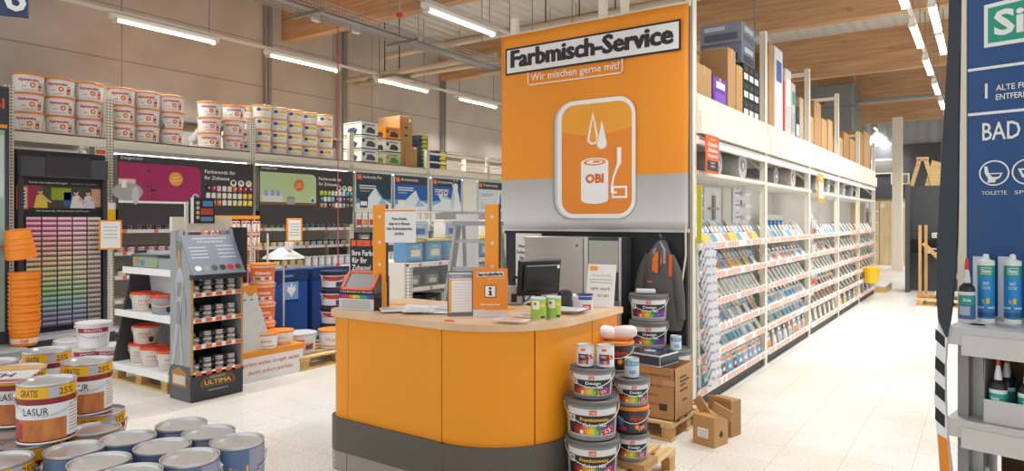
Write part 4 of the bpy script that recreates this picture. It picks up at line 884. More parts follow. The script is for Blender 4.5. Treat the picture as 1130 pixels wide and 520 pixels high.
# ------------------------------------------------ colour card wall (first bay)
CY0, CY1 = UP[0] + .07, UP[1] - .07; W = CY1 - CY0
t = thing('colour_card_display', 'tall black display wall of paint colour cards with a picture header', 'display', (XL + .02, CY0, 0), pi / 2)
b = MB(); b.box(0, W, 0, .3, .1, 2.5, mat('#2f3034', .5)); b.box(0, .05, -.06, 0, .28, 2.2, mat('#3a3b40', .5)); b.box(W - .05, W, -.06, 0, .28, 2.2, mat('#3a3b40', .5)); b.build('cabinet', t)
b = MB(); b.box(0, W, -.1, 0, 2.17, 2.42, mat('#48494e', .45), bev=.01); b.box(W * .27, W * .78, -.11, -.1, 2.19, 2.44, mat('#333438', .45)); b.build('header_box', t)
b = MB(); b.rect(.05, W - .05, 1.72, 2.16, -.012, BK); b.box(.05, W - .05, -.011, 0, 1.72, 2.16, BK)
b.text('Farbe ins Leben bringen', .12, 2.1, .022, WH, -.013, align='l', w=.42); b.text('unsere Farben', W - .1, 2.1, .02, GR, -.013, align='r', w=.3); b.text('Alle Farben für Wand, Decke und Fassade', W / 2, 1.755, .018, WH, -.013, w=.6)
b.rect(.06, W - .05, 1.8, 2.07, -.013, mat('#3b3f2c', .5)); b.rect(.06, .26, 1.8, 2.07, -.014, mat('#9a2450', .5)); b.rect(.36, .58, 1.9, 2.05, -.014, mat('#8aa020', .5)); b.rect(.5, .62, 1.82, 2.0, -.014, mat('#2a5a90', .5)); b.rect(.82, W - .06, 1.82, 2.05, -.014, mat('#c79a7a', .5))
for x, sc_, hair in ((.24, mat('#d8c23a', .5), mat('#6a4a2a', .5)), (.64, mat('#d9d4d0', .5), mat('#3a2a22', .5)), (.78, mat('#c8ccd4', .5), mat('#4a3a30', .5))):
    b.flat([(x - .07, 1.8), (x + .08, 1.8), (x + .07, 1.92), (x + .02, 1.97), (x - .04, 1.95)], -.015, sc_); b.flat(ell(x, 2.0, .028, .035, 14), -.016, mat('#d8a483', .5)); b.flat(ell(x - .005, 2.022, .032, .025, 12), -.0165, hair); b.flat([(x + .02, 1.9), (x + .12, 1.86), (x + .12, 1.88), (x + .04, 1.94)], -.0168, mat('#d8a483', .5))
b.build('header_print', t)
b = MB(); b.box(0, W, -.28, 0, .22, .27, mat('#c9cbce', .4)); b.box(0, W, -.28, .0, 0, .22, mat('#3a3b40', .5)); b.build('base_shelf', t)
NR = 22; zt, zb = 1.69, .34; cw = (W - .14) / 5; rh = (zt - zb) / NR
for k in range(6):
    b = MB(); x = .07 + k * cw; b.box(x - .006, x + .006, -.05, 0, zb, zt, BK); b.build('divider', t)
import colorsys
hn = [(.93, 'magenta'), (.95, 'pink'), (.99, 'rose'), (.02, 'coral'), (.05, 'orange'), (.09, 'apricot'), (.13, 'yellow'), (.17, 'lemon'), (.25, 'lime'), (.33, 'green'), (.45, 'teal'), (.55, 'blue'), (.65, 'violet'), (.75, 'plum')]
def hx(h, s, v): r_, g, b_ = colorsys.hsv_to_rgb(h % 1, s, v); return '#%02x%02x%02x' % tuple(int(q * 255) for q in (r_, g, b_))
for c in range(5):
    for r_ in range(NR):
        hh, hname = hn[int(r_ * 13.9 / NR)] ; s_ = [.42, .36, .30, .24, .16][c] * (1 if r_ < 16 else .7); v = .86 - .014 * r_
        if c == 4: hh, hname = (.04 + .06 * r_ / NR, 'brownish'); v = .8 - .012 * r_
        b = MB(); x = .07 + c * cw + .008; w_ = cw - .016
        b.box(-w_ / 2, w_ / 2, -.006, 0, 0, rh * .93, mat(hx(hh, s_ * .42, min(1, v + .14)), .5)); b.rect(-w_ / 2, w_ / 2, rh * .0, rh * .38, -.0065, mat(hx(hh, min(1, s_ * 1.4), v * .7), .5)); b.rect(-w_ / 2, w_ / 2, rh * .38, rh * .66, -.0065, mat(hx(hh, s_, min(1, v * 1.08)), .5))
        for q in range(3): b.rect(-w_ * .3 + q * w_ * .25, -w_ * .2 + q * w_ * .25, rh * .12, rh * .3, -.007, mat('#3a3438', .5))
        o = b.build('colour_card', None, (XL + .02 + .055, CY0 + x + w_ / 2, zt - (r_ + 1) * rh), pi / 2); o.rotation_euler = (-.12, 0, pi / 2)
        tag(o, '%s colour card, %s from the top in the %s column of the card wall' % (hname, nth(r_ + 1), ('first', 'second', 'middle', 'fourth', 'last')[c]), 'colour card', 'paint colour cards in the black display wall')
# small notices
def notice(label, x, y, z, w_, h, rz, c=OR, lines=4, txt=None, name='notice_sign', paper=WH, bracket=True):
    t = thing(name, label, 'sign', (x, y, z), rz); b = MB(); b.box(-w_ / 2, w_ / 2, 0, .012, 0, h, c, bev=.004); b.build('frame', t)
    b = MB(); b.rect(-w_ / 2 + .02, w_ / 2 - .02, .02, h - .02, -.001, paper)
    for k in range(lines): b.rect(-w_ * .32, w_ * .3, h * (.75 - k * .12), h * (.75 - k * .12) + .008, -.002, GR)
    if txt: b.text(txt, 0, h * .82, h * .08, DG, -.002, w=w_ * .6)
    b.build('paper', t); return t
p = onX(122, 260, XL + .25); notice('orange framed white notice beside the card wall', p.x, p.y, 1.27, .26, .38, R(75))
b = MB(); b.tube([(p.x - .02, p.y, 0), (p.x - .02, p.y, 1.3)], .012, LG, 8); b.lathe([(.1, 0), (.1, .012), (.015, .02)], LG, 16, p.x - .02, p.y); tag(b.build('notice_stand', None), 'thin light grey pole stand holding the orange framed notice', 'stand')
b = MB(); b.box(-.05, .05, -.01, 0, 0, .26, YE); b.rect(-.05, .05, .17, .26, -.011, WH); tag(b.build('yellow_tag', None, (XL + .04, UP[1] + .0, 1.62), pi / 2), 'small yellow and white shelf tag on the upright beside the card wall', 'tag')
b = MB(); b.box(-.06, .06, -.01, 0, 0, .28, ORP); b.rect(-.045, .045, .02, .26, -.011, LG)
for k in range(5): b.rect(-.03, .03, .05 + k * .04, .07 + k * .04, -.012, DG)
tag(b.build('bay_label', None, (XL + .03, UP[0] + .12, 1.78), pi / 2), 'narrow orange framed label on the edge of the card wall', 'label')
b = MB(); b.box(-.07, .07, -.008, 0, 0, .11, WH); b.rect(-.06, .06, .03, .09, -.009, ORP); tag(b.build('bay_label', None, (XL + .01, UP[1] - .12, 2.48), pi / 2), 'small white and orange label under the top beam beside the card wall', 'label')
for i, (px, c) in enumerate(((137, 0),)): pass
# ================================================================== MIDDLE FLOOR DISPLAYS
# left wall unit before the colour cards
t = thing('window_film_display', 'tall dark headed display with grey green pattern at the picture edge before the card wall', 'display', (-9.06, 1.97, 0), pi / 2)
b = MB(); b.box(0, 1.13, 0, .25, .25, 3.15, mat('#3f4245', .5)); b.build('cabinet', t)
b = MB(); b.box(.0, 1.1, -.03, 0, 2.72, 3.12, mat('#3a3c40', .5)); b.text('OBI', .95, 2.90, .11, ORP, -.032, bold=.02); b.box(.0, 1.1, -.034, -.03, 2.68, 2.72, OR); b.build('header', t)
b = MB(); b.box(.02, 1.08, -.02, 0, .4, 2.66, mat('#9fb5ad', .25)); b.box(.03, 1.07, -.022, -.02, 1.9, 2.6, mat('#c2cfca', .3))
for k in range(7):
    for j in range(4): b.box(.08 + j * .25, .28 + j * .25, -.03, -.02, .46 + k * .2, .6 + k * .2, mat(['#7f8f86', '#b8c4bd', '#66756c'][(j + k) % 3], .3), bev=.01)
b.build('pattern_panel', t)
b = MB(); b.box(0, 1.15, -.45, .2, 0, .25, mat('#8b8d8e', .5)); b.box(0, 1.15, -.46, .2, .22, .252, mat('#a9abab', .4)); b.build('base', t)
# orange tubs
def tub_mesh(lbl=False):
    b = MB(); m = mat('#f08a1c', .4); b.lathe([(.115, 0), (.12, .005), (.148, .20), (.155, .20), (.155, .215), (.146, .215), (.118, .012), (0, .012)], m, 26)
    for z in (.06, .1, .14): b.lathe([(.122 + .028 * z / .2, z - .002), (.126 + .028 * z / .2, z), (.122 + .028 * z / .2, z + .002)], m, 26)
    if lbl: b.band(.1285, .134, .03, .085, -80, 80, mat('#e8d2b8', .5), 10); b.text('OBI', 0, .04, .035, ORP, bend=.137, bold=.03)
    return b.mesh('tub')
tm = tub_mesh(); tml = tub_mesh(True); bq = onX(27, 340, -8.83); bp = (bq.x, bq.y)
for k in range(14): inst('orange_tub', tml if k == 0 else tm, 'orange plastic tub, %s from the bottom of the nested stack by the card wall' % nth(k + 1), 'tub', 'nested orange tubs by the card wall', (bp[0] + .006 * (k % 2), bp[1], .255 + k * .046), (0, 0, R(70)))
up_ = onX(19, 265, -8.8)
inst('orange_tub', tml, 'single orange tub hanging tilted upside down above the nested orange stack', 'tub', None, (up_.x, up_.y, 1.54), (pi + .12, -.12, R(70)), (1, 1, 1.45))
b = MB(); b.bar((0, 0, .2), (0, 0, 1.5), .02, .02, ORP); b.bar((0, 0, 1.3), (0, .3, 1.3), .02, .02, ORP); b.box(-.015, .015, -.06, .0, .95, 1.35, mat('#d8571e', .5)); tag(b.build('hook_rail', None, (-8.90, 2.84, .052), R(20)), 'orange red hook rail between the two groups of orange tubs', 'rail')
# white pails by the card wall
def d_red(b, r, h, rad):
    b.band(rad(h * .3), rad(h * .85), h * .3, h * .85, -60, 60, mat('#e4e2e2', .5), 12); b.band(rad(h * .62) * 1.005, rad(h * .8) * 1.005, h * .62, h * .8, -60, 60, mat('#9c2530', .5), 12); b.text('SPACHTEL', 0, h * .66, h * .1, WH, bend=lambda z: rad(z) * 1.01)
    b.text('2 in 1', 0, h * .42, h * .1, mat('#5a5f8a', .5), bend=lambda z: rad(z) * 1.01)
WP = make_bucket('white_pail', '', 'bucket', .17, .27, mat('#eceae8', .4), mat('#d9d8d6', .4), d_red, .84, handle='#8d8d8d')
for i, (px, py, lv) in enumerate(((80, 402, 0), (97, 404, 0), (112, 408, 0), (104, 408, 1), (88, 395, 1))):
    p = onZ(px, py, 0) if lv == 0 else onZ(px, 405, 0)
    d = 7.3 + .1 * i; a_, b_ = ray((78, 98, 120, 103, 0)[i]) if i < 4 else (0, 0)
    if i == 4: continue
    dd = (7.9, 7.55, 7.6, 7.45)[i]
    place(WP, (a_ * dd, b_ * dd, .0 if not lv else .272), facing(a_, b_), ('white pail at the back of the low group by the card wall', 'white pail in the middle of the low group by the card wall', 'white pail nearest the tub gondola in the low group', 'white pail with red band stacked on top of the low group')[i], None)
# tub gondola on a pallet ------------------------------------------------
PG = place(PAL, (-6.92, 3.82, 0), 0, 'wooden pallet under the tapered gondola of red lidded tubs'); PG['category'] = 'pallet'
t = thing('tapered_gondola', 'tapered dark sided gondola with three white shelves of red lidded tubs', 'shelf unit', (-6.92, 3.75, .146))
for s_ in (-1, 1):
    b = MB(); P = [(-.28, 0), (.25, 0), (.1, 1.18), (-.05, 1.18)]
    b.add([(s_ * .56, y, z) for y, z in P] + [(s_ * .53, y, z) for y, z in P], [(0, 1, 2, 3), (7, 6, 5, 4), (0, 4, 5, 1), (1, 5, 6, 2), (2, 6, 7, 3), (3, 7, 4, 0)], mat('#3a3b3e', .45)); b.build('side_panel', t)
b = MB(); b.add([(-.53, .2, 0), (.53, .2, 0), (.53, .06, 1.18), (-.53, .06, 1.18)], [(0, 1, 2, 3)], mat('#d8d9dc', .5)); b.build('back_panel', t)
b = MB(); b.box(.57, .60, -.26, .05, .0, 1.05, mat('#c9cbd0', .35)); b.build('mirror_strip', t)
SH = [(.03, -.30), (.56, -.22), (1.0, -.14)]
for z, y in SH:
    b = MB(); b.box(-.58, .58, y, .2, z - .02, z, mat('#e6e6e4', .4)); b.box(-.60, .60, y - .015, y, z - .055, z + .012, mat('#f2f2f0', .4)); b.build('shelf', t)
def d_tub(b, r, h, rad):
    b.text('INNEN', -.0, h * .5, h * .13, mat('#c9483a', .5), bend=rad, w=r * .9); b.text('FARBE', -.0, h * .33, h * .13, mat('#c9483a', .5), bend=rad, w=r * .9)
    P = ell(r * .55, h * .25, r * .22, r * .22, 14); b.add([(rad(z) * 1.004 * sin(x / r), -rad(z) * 1.004 * cos(x / r), z) for x, z in P], [tuple(range(14))], DG)
RT = make_bucket('red_lid_tub', '', 'tub', .13, .19, mat('#dcd3c6', .35), mat('#e04a2c', .4), d_tub, .86, handle='#e8e8e8')
RTG = make_bucket('red_lid_tub', '', 'tub', .13, .19, mat('#a3a6aa', .35), mat('#e04a2c', .4), d_tub, .86, handle='#e8e8e8')
gx, gy, gz = -6.92, 3.75, .146
for k, (x, y, lv, g, lb) in enumerate(((-.33, -.08, 0, 0, 'cream tub, first in front on the bottom gondola shelf'), (-.02, -.12, 0, 0, 'cream tub, second in front on the bottom gondola shelf'), (.3, -.12, 0, 0, 'cream tub, third in front on the bottom gondola shelf'), (.12, .06, 0, 0, 'cream tub at the rear of the bottom gondola shelf'), (-.3, -.06, 1, 0, 'cream tub stacked on top over the bottom gondola shelf'),
                                    (-.33, -.06, 2, 0, 'cream tub at one end of the middle gondola shelf'), (.12, -.09, 2, 1, 'grey tub with red lid in front on the middle gondola shelf'), (.3, .06, 2, 0, 'cream tub behind the grey one on the middle gondola shelf'), (.38, -.02, 4, 0, 'cream red lidded tub at the end of the top gondola shelf'))):
    z = gz + {0: .032, 1: .032 + .191, 2: .562, 4: 1.002}[lv]
    place(RTG if g else RT, (gx + x, gy + y, z), facing(gx, gy) * .8 + .1 * (k % 3), lb, 'red lidded tubs on the tapered gondola')
t = thing('clear_box', 'greenish clear storage box with blue and orange stickers on the top gondola shelf', 'storage box', (gx - .28, gy + .0, gz + 1.002), .1)
b = MB(); b.box(-.2, .2, -.1, .1, 0, .13, mat('#9aa888', .25), bev=.015); b.flat(ell(-.02, .06, .035, n=14), -.102, mat('#2f8fd0', .5)); b.flat(ell(-.1, .08, .03, n=14), -.102, ORP); b.build('box_body', t)
b = MB(); b.box(-.21, .21, -.11, .11, .13, .15, mat('#6f7a78', .4), bev=.008); b.build('lid', t)
t = thing('grey_case', 'flat dark grey case lying between the clear box and the end tub', 'case', (gx + .1, gy, gz + 1.002)); b = MB(); b.box(-.12, .12, -.08, .1, 0, .12, mat('#9ea1a8', .5), bev=.01); b.box(-.125, .125, -.085, .105, .12, .145, DG); b.build('case_body', t)
# ULTIMA display ------------------------------------------------------------
UX, UY = -5.88, 3.40
t = thing('paint_tin_display', 'dark floor display of small metal paint tins with a sloping colour chart top', 'display stand', (UX, UY, 0), pi / 2)   # local x = +Y, local -y = +X
Wd, Dd = .52, .34; dkm = mat('#2f3136', .45); side = mat('#9d9fa1', .35, noise=.15, scale=6)
for x, nm in ((0, 'side_panel'), (Wd - .012, 'side_panel')):
    b = MB(); P = [(0, 0), (Dd, 0), (Dd, 1.57), (.16, 1.57), (.07, 1.30), (-.03, 1.16), (0, 1.12)]
    n = len(P); V = [(x, y, z) for y, z in P] + [(x + .012, y, z) for y, z in P]
    b.add(V, [tuple(range(n)), tuple(range(2 * n - 1, n - 1, -1))] + [(i, n + i, n + (i + 1) % n, (i + 1) % n) for i in range(n)], side)
    if x == 0:   # armoured figure print and emblem on the outer side
        X = -.002
        def fp(P, m): b.add([(X, y, z) for y, z in P][::-1], [tuple(range(len(P)))], m)
        def fpn(P, m, e=.001): b.add([(X - e, y, z) for y, z in P][::-1], [tuple(range(len(P)))], m)
        b.add([(X, y, z) for y, z in [(.0, 0), (Dd, 0), (Dd, .32), (0, .32)]][::-1], [(0, 1, 2, 3)], mat('#54565a', .4))
        fig = [(.12, .33), (.16, .7), (.13, .95), (.10, 1.1), (.14, 1.2), (.17, 1.22), (.2, 1.2), (.25, 1.1), (.23, .95), (.24, .7), (.3, .4), (.33, .3), (.27, .33), (.21, .6), (.18, .75), (.17, .6), (.16, .33)]
        fpn(fig, mat('#b4b6b8', .3)); fpn([(.15, 1.22), (.15, 1.34), (.17, 1.38), (.2, 1.38), (.22, 1.34), (.21, 1.22)], mat('#a88c6c', .5), .002); fpn([(.14, 1.1), (.08, .95), (.06, .75), (.09, .75), (.11, .93), (.15, 1.02)], mat('#9c9ea0', .35), .002); fpn([(.16, 1.36), (.13, 1.45), (.23, 1.46), (.23, 1.3), (.21, 1.38)], mat('#8a7a68', .5), .003)
        fpn([(.15, .7), (.23, .7), (.22, .9), (.16, .9)], mat('#8f9194', .3), .003); fpn([(.16, .95), (.22, .95), (.21, 1.08), (.15, 1.08)], mat('#8a8c8f', .3), .003)
        fpn([(.06, .13), (.3, .13), (.3, .26), (.18, .31), (.06, .26)], mat('#b07a3c', .35), .003); fpn([(.08, .15), (.28, .15), (.28, .23), (.08, .23)], mat('#cfc6b8', .35), .004)
    b.build(nm, t)
b = MB(); b.box(.012, Wd - .012, Dd - .012, Dd, 0, 1.5, mat('#1a1a1c', .6)); b.build('back_panel', t)
b = MB(); b.box(.0, Wd, -.012, Dd - .02, 0, .25, mat('#36383c', .45)); em = mat('#c28a45', .35, .2)
b.flat([(.1, .12), (.42, .12), (.44, .155), (.40, .2), (.33, .215), (.26, .235), (.19, .215), (.12, .2), (.08, .155)], -.014, mat('#8a5a2a', .4)); b.flat([(.11, .128), (.41, .128), (.42, .155), (.39, .19), (.26, .225), (.13, .19), (.1, .155)], -.0145, mat('#4a3c34', .4))
b.text('ULTIMA', .26, .138, .04, mat('#d9a860', .4), -.016, w=.27, bold=.03); b.text('HAMMERITE', .26, .192, .018, mat('#d9d4cc', .4), -.016, w=.15); b.text('www.hammerite.de', .26, .08, .014, WH, -.016, w=.2); b.build('base_print', t)
for z in (.27, .515, .754, .988):
    b = MB(); b.box(.012, Wd - .012, .0, Dd - .02, z - .035, z - .02, dkm); b.box(.012, Wd - .012, -.012, -.004, z - .04, z - .0, WH)
    for k in range(5): b.box(.04 + k * .1, .10 + k * .1, -.014, -.012, z - .036, z - .004, ORP)
    b.build('shelf', t)
for x in (.0, Wd - .02):
    b = MB(); b.box(x, x + .02, -.013, -.002, .25, 1.15, mat('#b8955e', .6)); b.build('edge_trim', t)
b = MB(); sl = math.atan2(1.5 - 1.16, .20); M_ = Matrix.Translation((0, -.06, 1.15)) @ Matrix.Rotation(-(pi / 2 - sl), 4, 'X')
b.box(-.01, Wd + .01, -.0, .02, 0, .42, mat('#878d98', .35), M_); b.box(-.01, Wd + .01, -.07, .0, 1.11, 1.155, mat('#2f3136', .4))
b.text('HAMMERITE METALLSCHUTZ', Wd / 2, .37, .018, WH, -.002, w=.34, M=M_); b.text('FÜR ALLE METALLE', Wd / 2, .335, .018, WH, -.002, w=.26, M=M_)
for k in range(4):
    b.rect(.03, .2, .28 - k * .035, .29 - k * .035, -.001, mat('#c9ccd2', .4), M_)
    b.rect(.3, .48, .29 - k * .04, .305 - k * .04, -.001, mat('#b9bcc4', .4), M_)
for k, c in enumerate(('#e9e9ea', '#9a9c9f', '#55585c', '#3c3e42', '#c3262f', '#6a4a48')): b.flat(ell(.06 + k * .08, .07, .033, .028, 14), -.002, mat(c, .35), M_)
b.build('colour_chart', t)
sl_y0 = 0
b = MB(); b.box(Wd, Wd + .02, -.05, .3, 1.05, 1.58, BK); b.build('header_wing', t)
b = MB(); b.box(.06, .09, .19, .21, 1.5, 1.82, mat('#d9d3c8', .5)); b.box(-.06, Wd + .02, .2, .24, 1.55, 1.68, mat('#ddd2c0', .5)); b.build('header_bracket', t)
b = MB(); b.box(.10, .34, .17, .20, 1.62, 1.86, mat('#1e2228', .4)); b.rect(.1, .13, 1.62, 1.86, .169, WH)
for k in range(4): b.flat(ell(.17, 1.81 - k * .045, .018, n=12), .168, mat('#c9b48a', .4))
b.rect(.2, .32, 1.7, 1.76, .168, mat('#b8452e', .5)); b.rect(.22, .32, 1.78, 1.83, .168, mat('#4f86c4', .5)); b.rect(.2, .32, 1.64, 1.68, .168, mat('#6b86b8', .5)); b.build('leaflet_box', t)
def small_tin(c, s=1.0):
    b = MB(); r, h = .042, .085; b.lathe([(r, 0), (r, h - .01)], mat(c, .35), 18); b.lathe([(r * 1.02, h - .01), (r * 1.04, h - .004), (r * 1.0, h), (r * .85, h - .004), (0, h - .004)], mat('#8d8e90', .3, .7), 18)
    b.band(r * 1.01, r * 1.01, .012, .07, -55, 55, mat('#dddad8', .45), 8); b.band(r * 1.02, r * 1.02, .035, .048, -55, 55, mat('#4e4a4e', .5), 8); b.band(r * 1.025, r * 1.025, .035, .062, -12, 18, mat('#c98a60', .5), 3)
    return b.mesh('small_tin')
stn = small_tin('#77787b')
zz = [.248, .492, .73, .966]
for k, z in enumerate(zz):
    for j in range(4):
        for q in range(2):
            inst('metal_paint_tin', stn, 'small dark metal paint tin, %s in the %s row, %s tier of the sloping-topped display' % (nth(j + 1), ('front', 'rear')[q], ('lowest', 'second', 'third', 'top')[k]), 'paint tin', 'small paint tins in the dark display', (UX - .065 - q * .11, UY + .075 + j * .122 + q * .03, z), (0, 0, R(60)), (1.0, 1.0, 1.0 if q == 0 else 1.35))
            if q == 0 and j in (1, 2, 3): inst('metal_paint_tin', stn, 'small paint tin stacked on the front row, %s on the %s tier' % (nth(j), ('lowest', 'second', 'third', 'top')[k]), 'paint tin', 'small paint tins in the dark display', (UX - .075, UY + .08 + j * .122, z + .086), (0, 0, R(70)), (.9, .9, .55))
# cat board promotion box ---------------------------------------------------
CX, CY = -6.13, 4.05
t = thing('promotion_box', 'white cardboard plinth with orange rim and a red slogan beside the tin display', 'display box', (CX, CY, 0), pi / 2)
b = MB(); b.box(0, .78, 0, .62, 0, .25, mat('#f2f1ef', .5)); b.box(-.01, .79, -.012, .64, .25, .31, mat('#f09a2c', .45)); b.build('plinth', t)
b = MB(); b.text('spritzt nicht, tropft nicht,', .74, .16, .04, mat('#d0352c', .5), -.004, align='r', w=.72); b.text('deckt sofort perfekt.', .66, .075, .04, mat('#e06a3c', .5), -.004, align='r', w=.56); b.build('slogan', t)
b = MB(); cat = [(.0, 0), (.42, 0), (.44, .06), (.40, .14), (.33, .22), (.30, .3), (.28, .4), (.24, .48), (.235, .56), (.2, .6), (.17, .56), (.12, .57), (.08, .62), (.06, .56), (0, .56)]
b.prism([(x, z + .31) for x, z in cat], .02, .03, mat('#d9dadc', .6, noise=.1, scale=10)); b.prism([(.26, .31), (.42, .31), (.40, .42), (.31, .42)], .015, .02, mat('#e6e7e9', .6)); b.flat([(.05, .84), (.09, .85), (.09, .835), (.05, .83)], .018, mat('#77604a', .5)); b.flat([(.14, .85), (.18, .84), (.18, .83), (.14, .835)], .018, mat('#77604a', .5)); b.box(.0, .24, .04, .05, .31, .98, mat('#f09a2c', .5)); b.build('cat_picture', t)
def d_akt(b, r, h, rad):
    b.band(rad(h * .1), rad(h * .8), h * .1, h * .8, -80, 80, mat('#e8722a', .45), 14); b.text('Aktivweiss', 0, h * .45, h * .17, WH, bend=lambda z: rad(z) * 1.006, w=r * 1.3, bold=.03); b.band(rad(h * .15) * 1.004, rad(h * .35) * 1.004, h * .15, h * .34, -50, 50, mat('#e9e6e0', .5), 10); b.band(rad(h * .2) * 1.008, rad(h * .3) * 1.008, h * .18, h * .31, -40, -10, mat('#3f8f4a', .5), 4); b.band(rad(h * .2) * 1.008, rad(h * .3) * 1.008, h * .18, h * .31, 10, 30, RED, 4)
AK = make_bucket('paint_bucket', '', 'paint bucket', .135, .215, mat('#f0ece6', .45), mat('#f08a2a', .45), d_akt, .9, handle=None)
for ci, (x, y) in enumerate(((CX - .40, 4.28), (CX - .42, 4.62))):
    for k in range(4): place(AK, (x, y, .312 + k * .216), facing(x, y), 'orange labelled white bucket, %s in the %s stack behind the cat picture' % (('lowest', 'second', 'third', 'top')[k], ('first', 'second')[ci]), 'orange labelled buckets on the promotion plinth')
def d_wo(b, r, h, rad): b.text('Weiss', 0, h * .4, h * .22, mat('#e06a3c', .5), bend=rad, w=r * 1.1); b.band(rad(h * .15), rad(h * .25), h * .12, h * .2, -50, 50, mat('#e8a06a', .5), 8)
WO = make_bucket('white_tub', '', 'tub', .13, .15, mat('#eceae8', .4), mat('#f08a2a', .45), d_wo, .9, handle='#e8e8e8')
place(WO, (CX - .16, 4.67, .312), facing(CX, 4.6), 'low white tub with orange lid at the front corner of the plinth')
place(WO, (CX - .10, 4.42, .312), facing(CX, 4.4), 'taller white tub with tilted orange lid behind the cat picture', scale=1.05); 
# wire rack with hanging rollers
t = thing('wire_rack', 'orange topped wire rack hung with small rollers above the promotion plinth', 'rack', (-6.84, 4.08, 0), R(78))
b = MB(); b.box(0, .62, -.02, .02, 1.66, 1.70, OR); b.box(0, .02, -.02, .02, .62, 1.66, OR); b.build('top_frame', t)
b = MB(); b.box(.34, .37, -.015, .015, .03, 1.45, mat('#e8722a', .5)); b.build('orange_post', t)
b = MB(); b.tube([(.72, 0, 0), (.72, 0, 1.5)], .012, LG, 8); b.build('steel_post', t)
b = MB()
for k in range(7): b.box(0, .62, 0, .006, 1.62 - k * .09, 1.625 - k * .09, mat('#d97a4a', .5))
for k in range(11): b.box(.01 + k * .06, .015 + k * .06, 0, .006, 1.05, 1.66, mat('#d97a4a', .5))
b.build('wire_grid', t)
b = MB(); b.box(.0, .62, -.12, .12, .0, .03, LG); b.box(.3, .33, -.01, .01, .03, .4, LG); b.build('foot', t)
rk = MB(); rk.box(-.02, .02, -.006, .006, 0, .15, mat('#ead9cf', .5)); rk.rect(-.018, .018, .02, .06, -.007, mat('#e8722a', .5)); rk.rect(-.015, .015, .11, .14, -.007, RED); rk.tube([(0, -.012, .03), (0, -.012, .12)], .012, mat('#f4efe8', .7), 8); rkm = rk.mesh('roller_pack')
ca, sa = cos(R(78)), sin(R(78))
for r_ in range(4):
    for j in range(11 if r_ < 2 else 5):
        x = .03 + j * .056; off = -.04 - .03 * (j % 2)
        inst('mini_roller_pack', rkm, 'mini roller pack, %s in the %s row of the orange topped wire rack' % (nth(j + 1), ('top', 'second', 'third', 'lowest')[r_]), 'pack', 'mini roller packs on the wire rack', (-6.84 + x * ca - off * sa, 4.08 + x * sa + off * ca, 1.49 - r_ * .15), (0, 0, R(78)), (1.1, 1, 1))
inst('mini_roller_pack', rkm, 'bright orange tall pack hanging at the near side of the wire rack', 'pack', None, (-6.72, 4.13, 1.18), (0, 0, R(78)), (1.8, 1.5, 1.2))
p = onX(325, 250, -6.5); notice('small orange framed white notice at the far side of the wire rack', p.x, p.y, 1.40, .18, .27, R(70), lines=5)
# grey white tray on the pole
p = onX(313, 280, -6.75)
b = MB(); b.lathe([(.24, 0), (.23, .02), (.06, .12), (.03, .13), (0, .13)], mat('#dcd8d4', .6), 20); b.box(.05, .15, -.03, .03, .1, .2, mat('#e6e2de', .5), bev=.01); b.tube([(0, 0, -1.2), (0, 0, .02)], .012, LG, 8); b.lathe([(.12, -1.2), (.12, -1.18)], LG, 16)
o = b.build('pole_tray', None, (p.x, p.y, 1.24)); tag(o, 'white cone shaped tray on a thin pole before the blue boards', 'tray'); o.location.z = 1.2
# blue boards with pallet of buckets -----------------------------------------
for i, (y0, y1, X) in enumerate(((4.93, 5.68, -7.12), (5.74, 6.35, -7.1))):
    t = thing('blue_display', ('wide blue display board with a pale crest', 'narrower blue display board beside the crest board')[i], 'display board', (X, y0, .0), pi / 2); w_ = y1 - y0
    b = MB(); b.box(0, w_, 0, .35, 0, 1.02, mat(['#1f4f9c', '#1c3f84'][i], .4)); b.box(0, w_, -.01, 0, .9, 1.03, mat('#1b3668', .4)); b.build('board', t)
    b = MB()
    if i == 0:
        b.rect(w_ * .52, w_ * .80, .66, .88, -.012, mat('#7fa3d8', .5)); x = w_ * .66; b.flat([(x - .07, .78), (x, .7), (x + .07, .78), (x + .05, .8), (x + .07, .84), (x, .8), (x - .07, .84), (x - .05, .8)], -.013, WH); b.rect(x - .012, x + .012, .69, .86, -.0135, WH)
    b.text('FARBEN', w_ * .6, .94, .03, mat('#b9cdea', .5), -.012); b.build('crest', t)
PB = place(PAL, (-6.52, 5.38, 0), pi / 2, 'wooden pallet of white and navy buckets before the blue boards', scale=1.0)
def d_nv(b, r, h, rad):
    b.band(rad(h * .1), rad(h * .75), h * .1, h * .75, -80, 80, mat('#d9dbe2', .5), 14); b.band(rad(h * .45) * 1.005, rad(h * .7) * 1.005, h * .45, h * .7, -60, 60, mat('#b8373a', .5), 10); b.band(rad(h * .12) * 1.005, rad(h * .4) * 1.005, h * .12, h * .4, 10, 60, mat('#3a3e5a', .5), 5)
def d_pl(b, r, h, rad):
    b.band(rad(h * .2), rad(h * .7), h * .2, h * .7, -60, 60, mat('#d6d6da', .5), 12); b.band(rad(h * .6) * 1.005, rad(h * .75) * 1.005, h * .58, h * .72, -15, 15, mat('#e8722a', .5), 4); b.band(rad(h * .2) * 1.005, rad(h * .55) * 1.005, h * .2, h * .5, 20, 55, mat('#8a3a3a', .5), 5); b.band(rad(h * .2) * 1.005, rad(h * .55) * 1.005, h * .25, h * .5, -50, -15, mat('#7f889a', .5), 5)
NV = make_bucket('navy_lid_bucket', '', 'paint bucket', .16, .22, mat('#26304e', .4), mat('#232a44', .4), d_nv, .88, handle='#d8d8d8')
PLN = make_bucket('white_bucket', '', 'paint bucket', .18, .23, mat('#e6e6e8', .4), mat('#c6c7ca', .4), d_pl, .88)
OPL = make_bucket('orange_rim_bucket', '', 'paint bucket', .165, .22, mat('#efeceb', .4), mat('#f08a2a', .45), d_wo, .88)
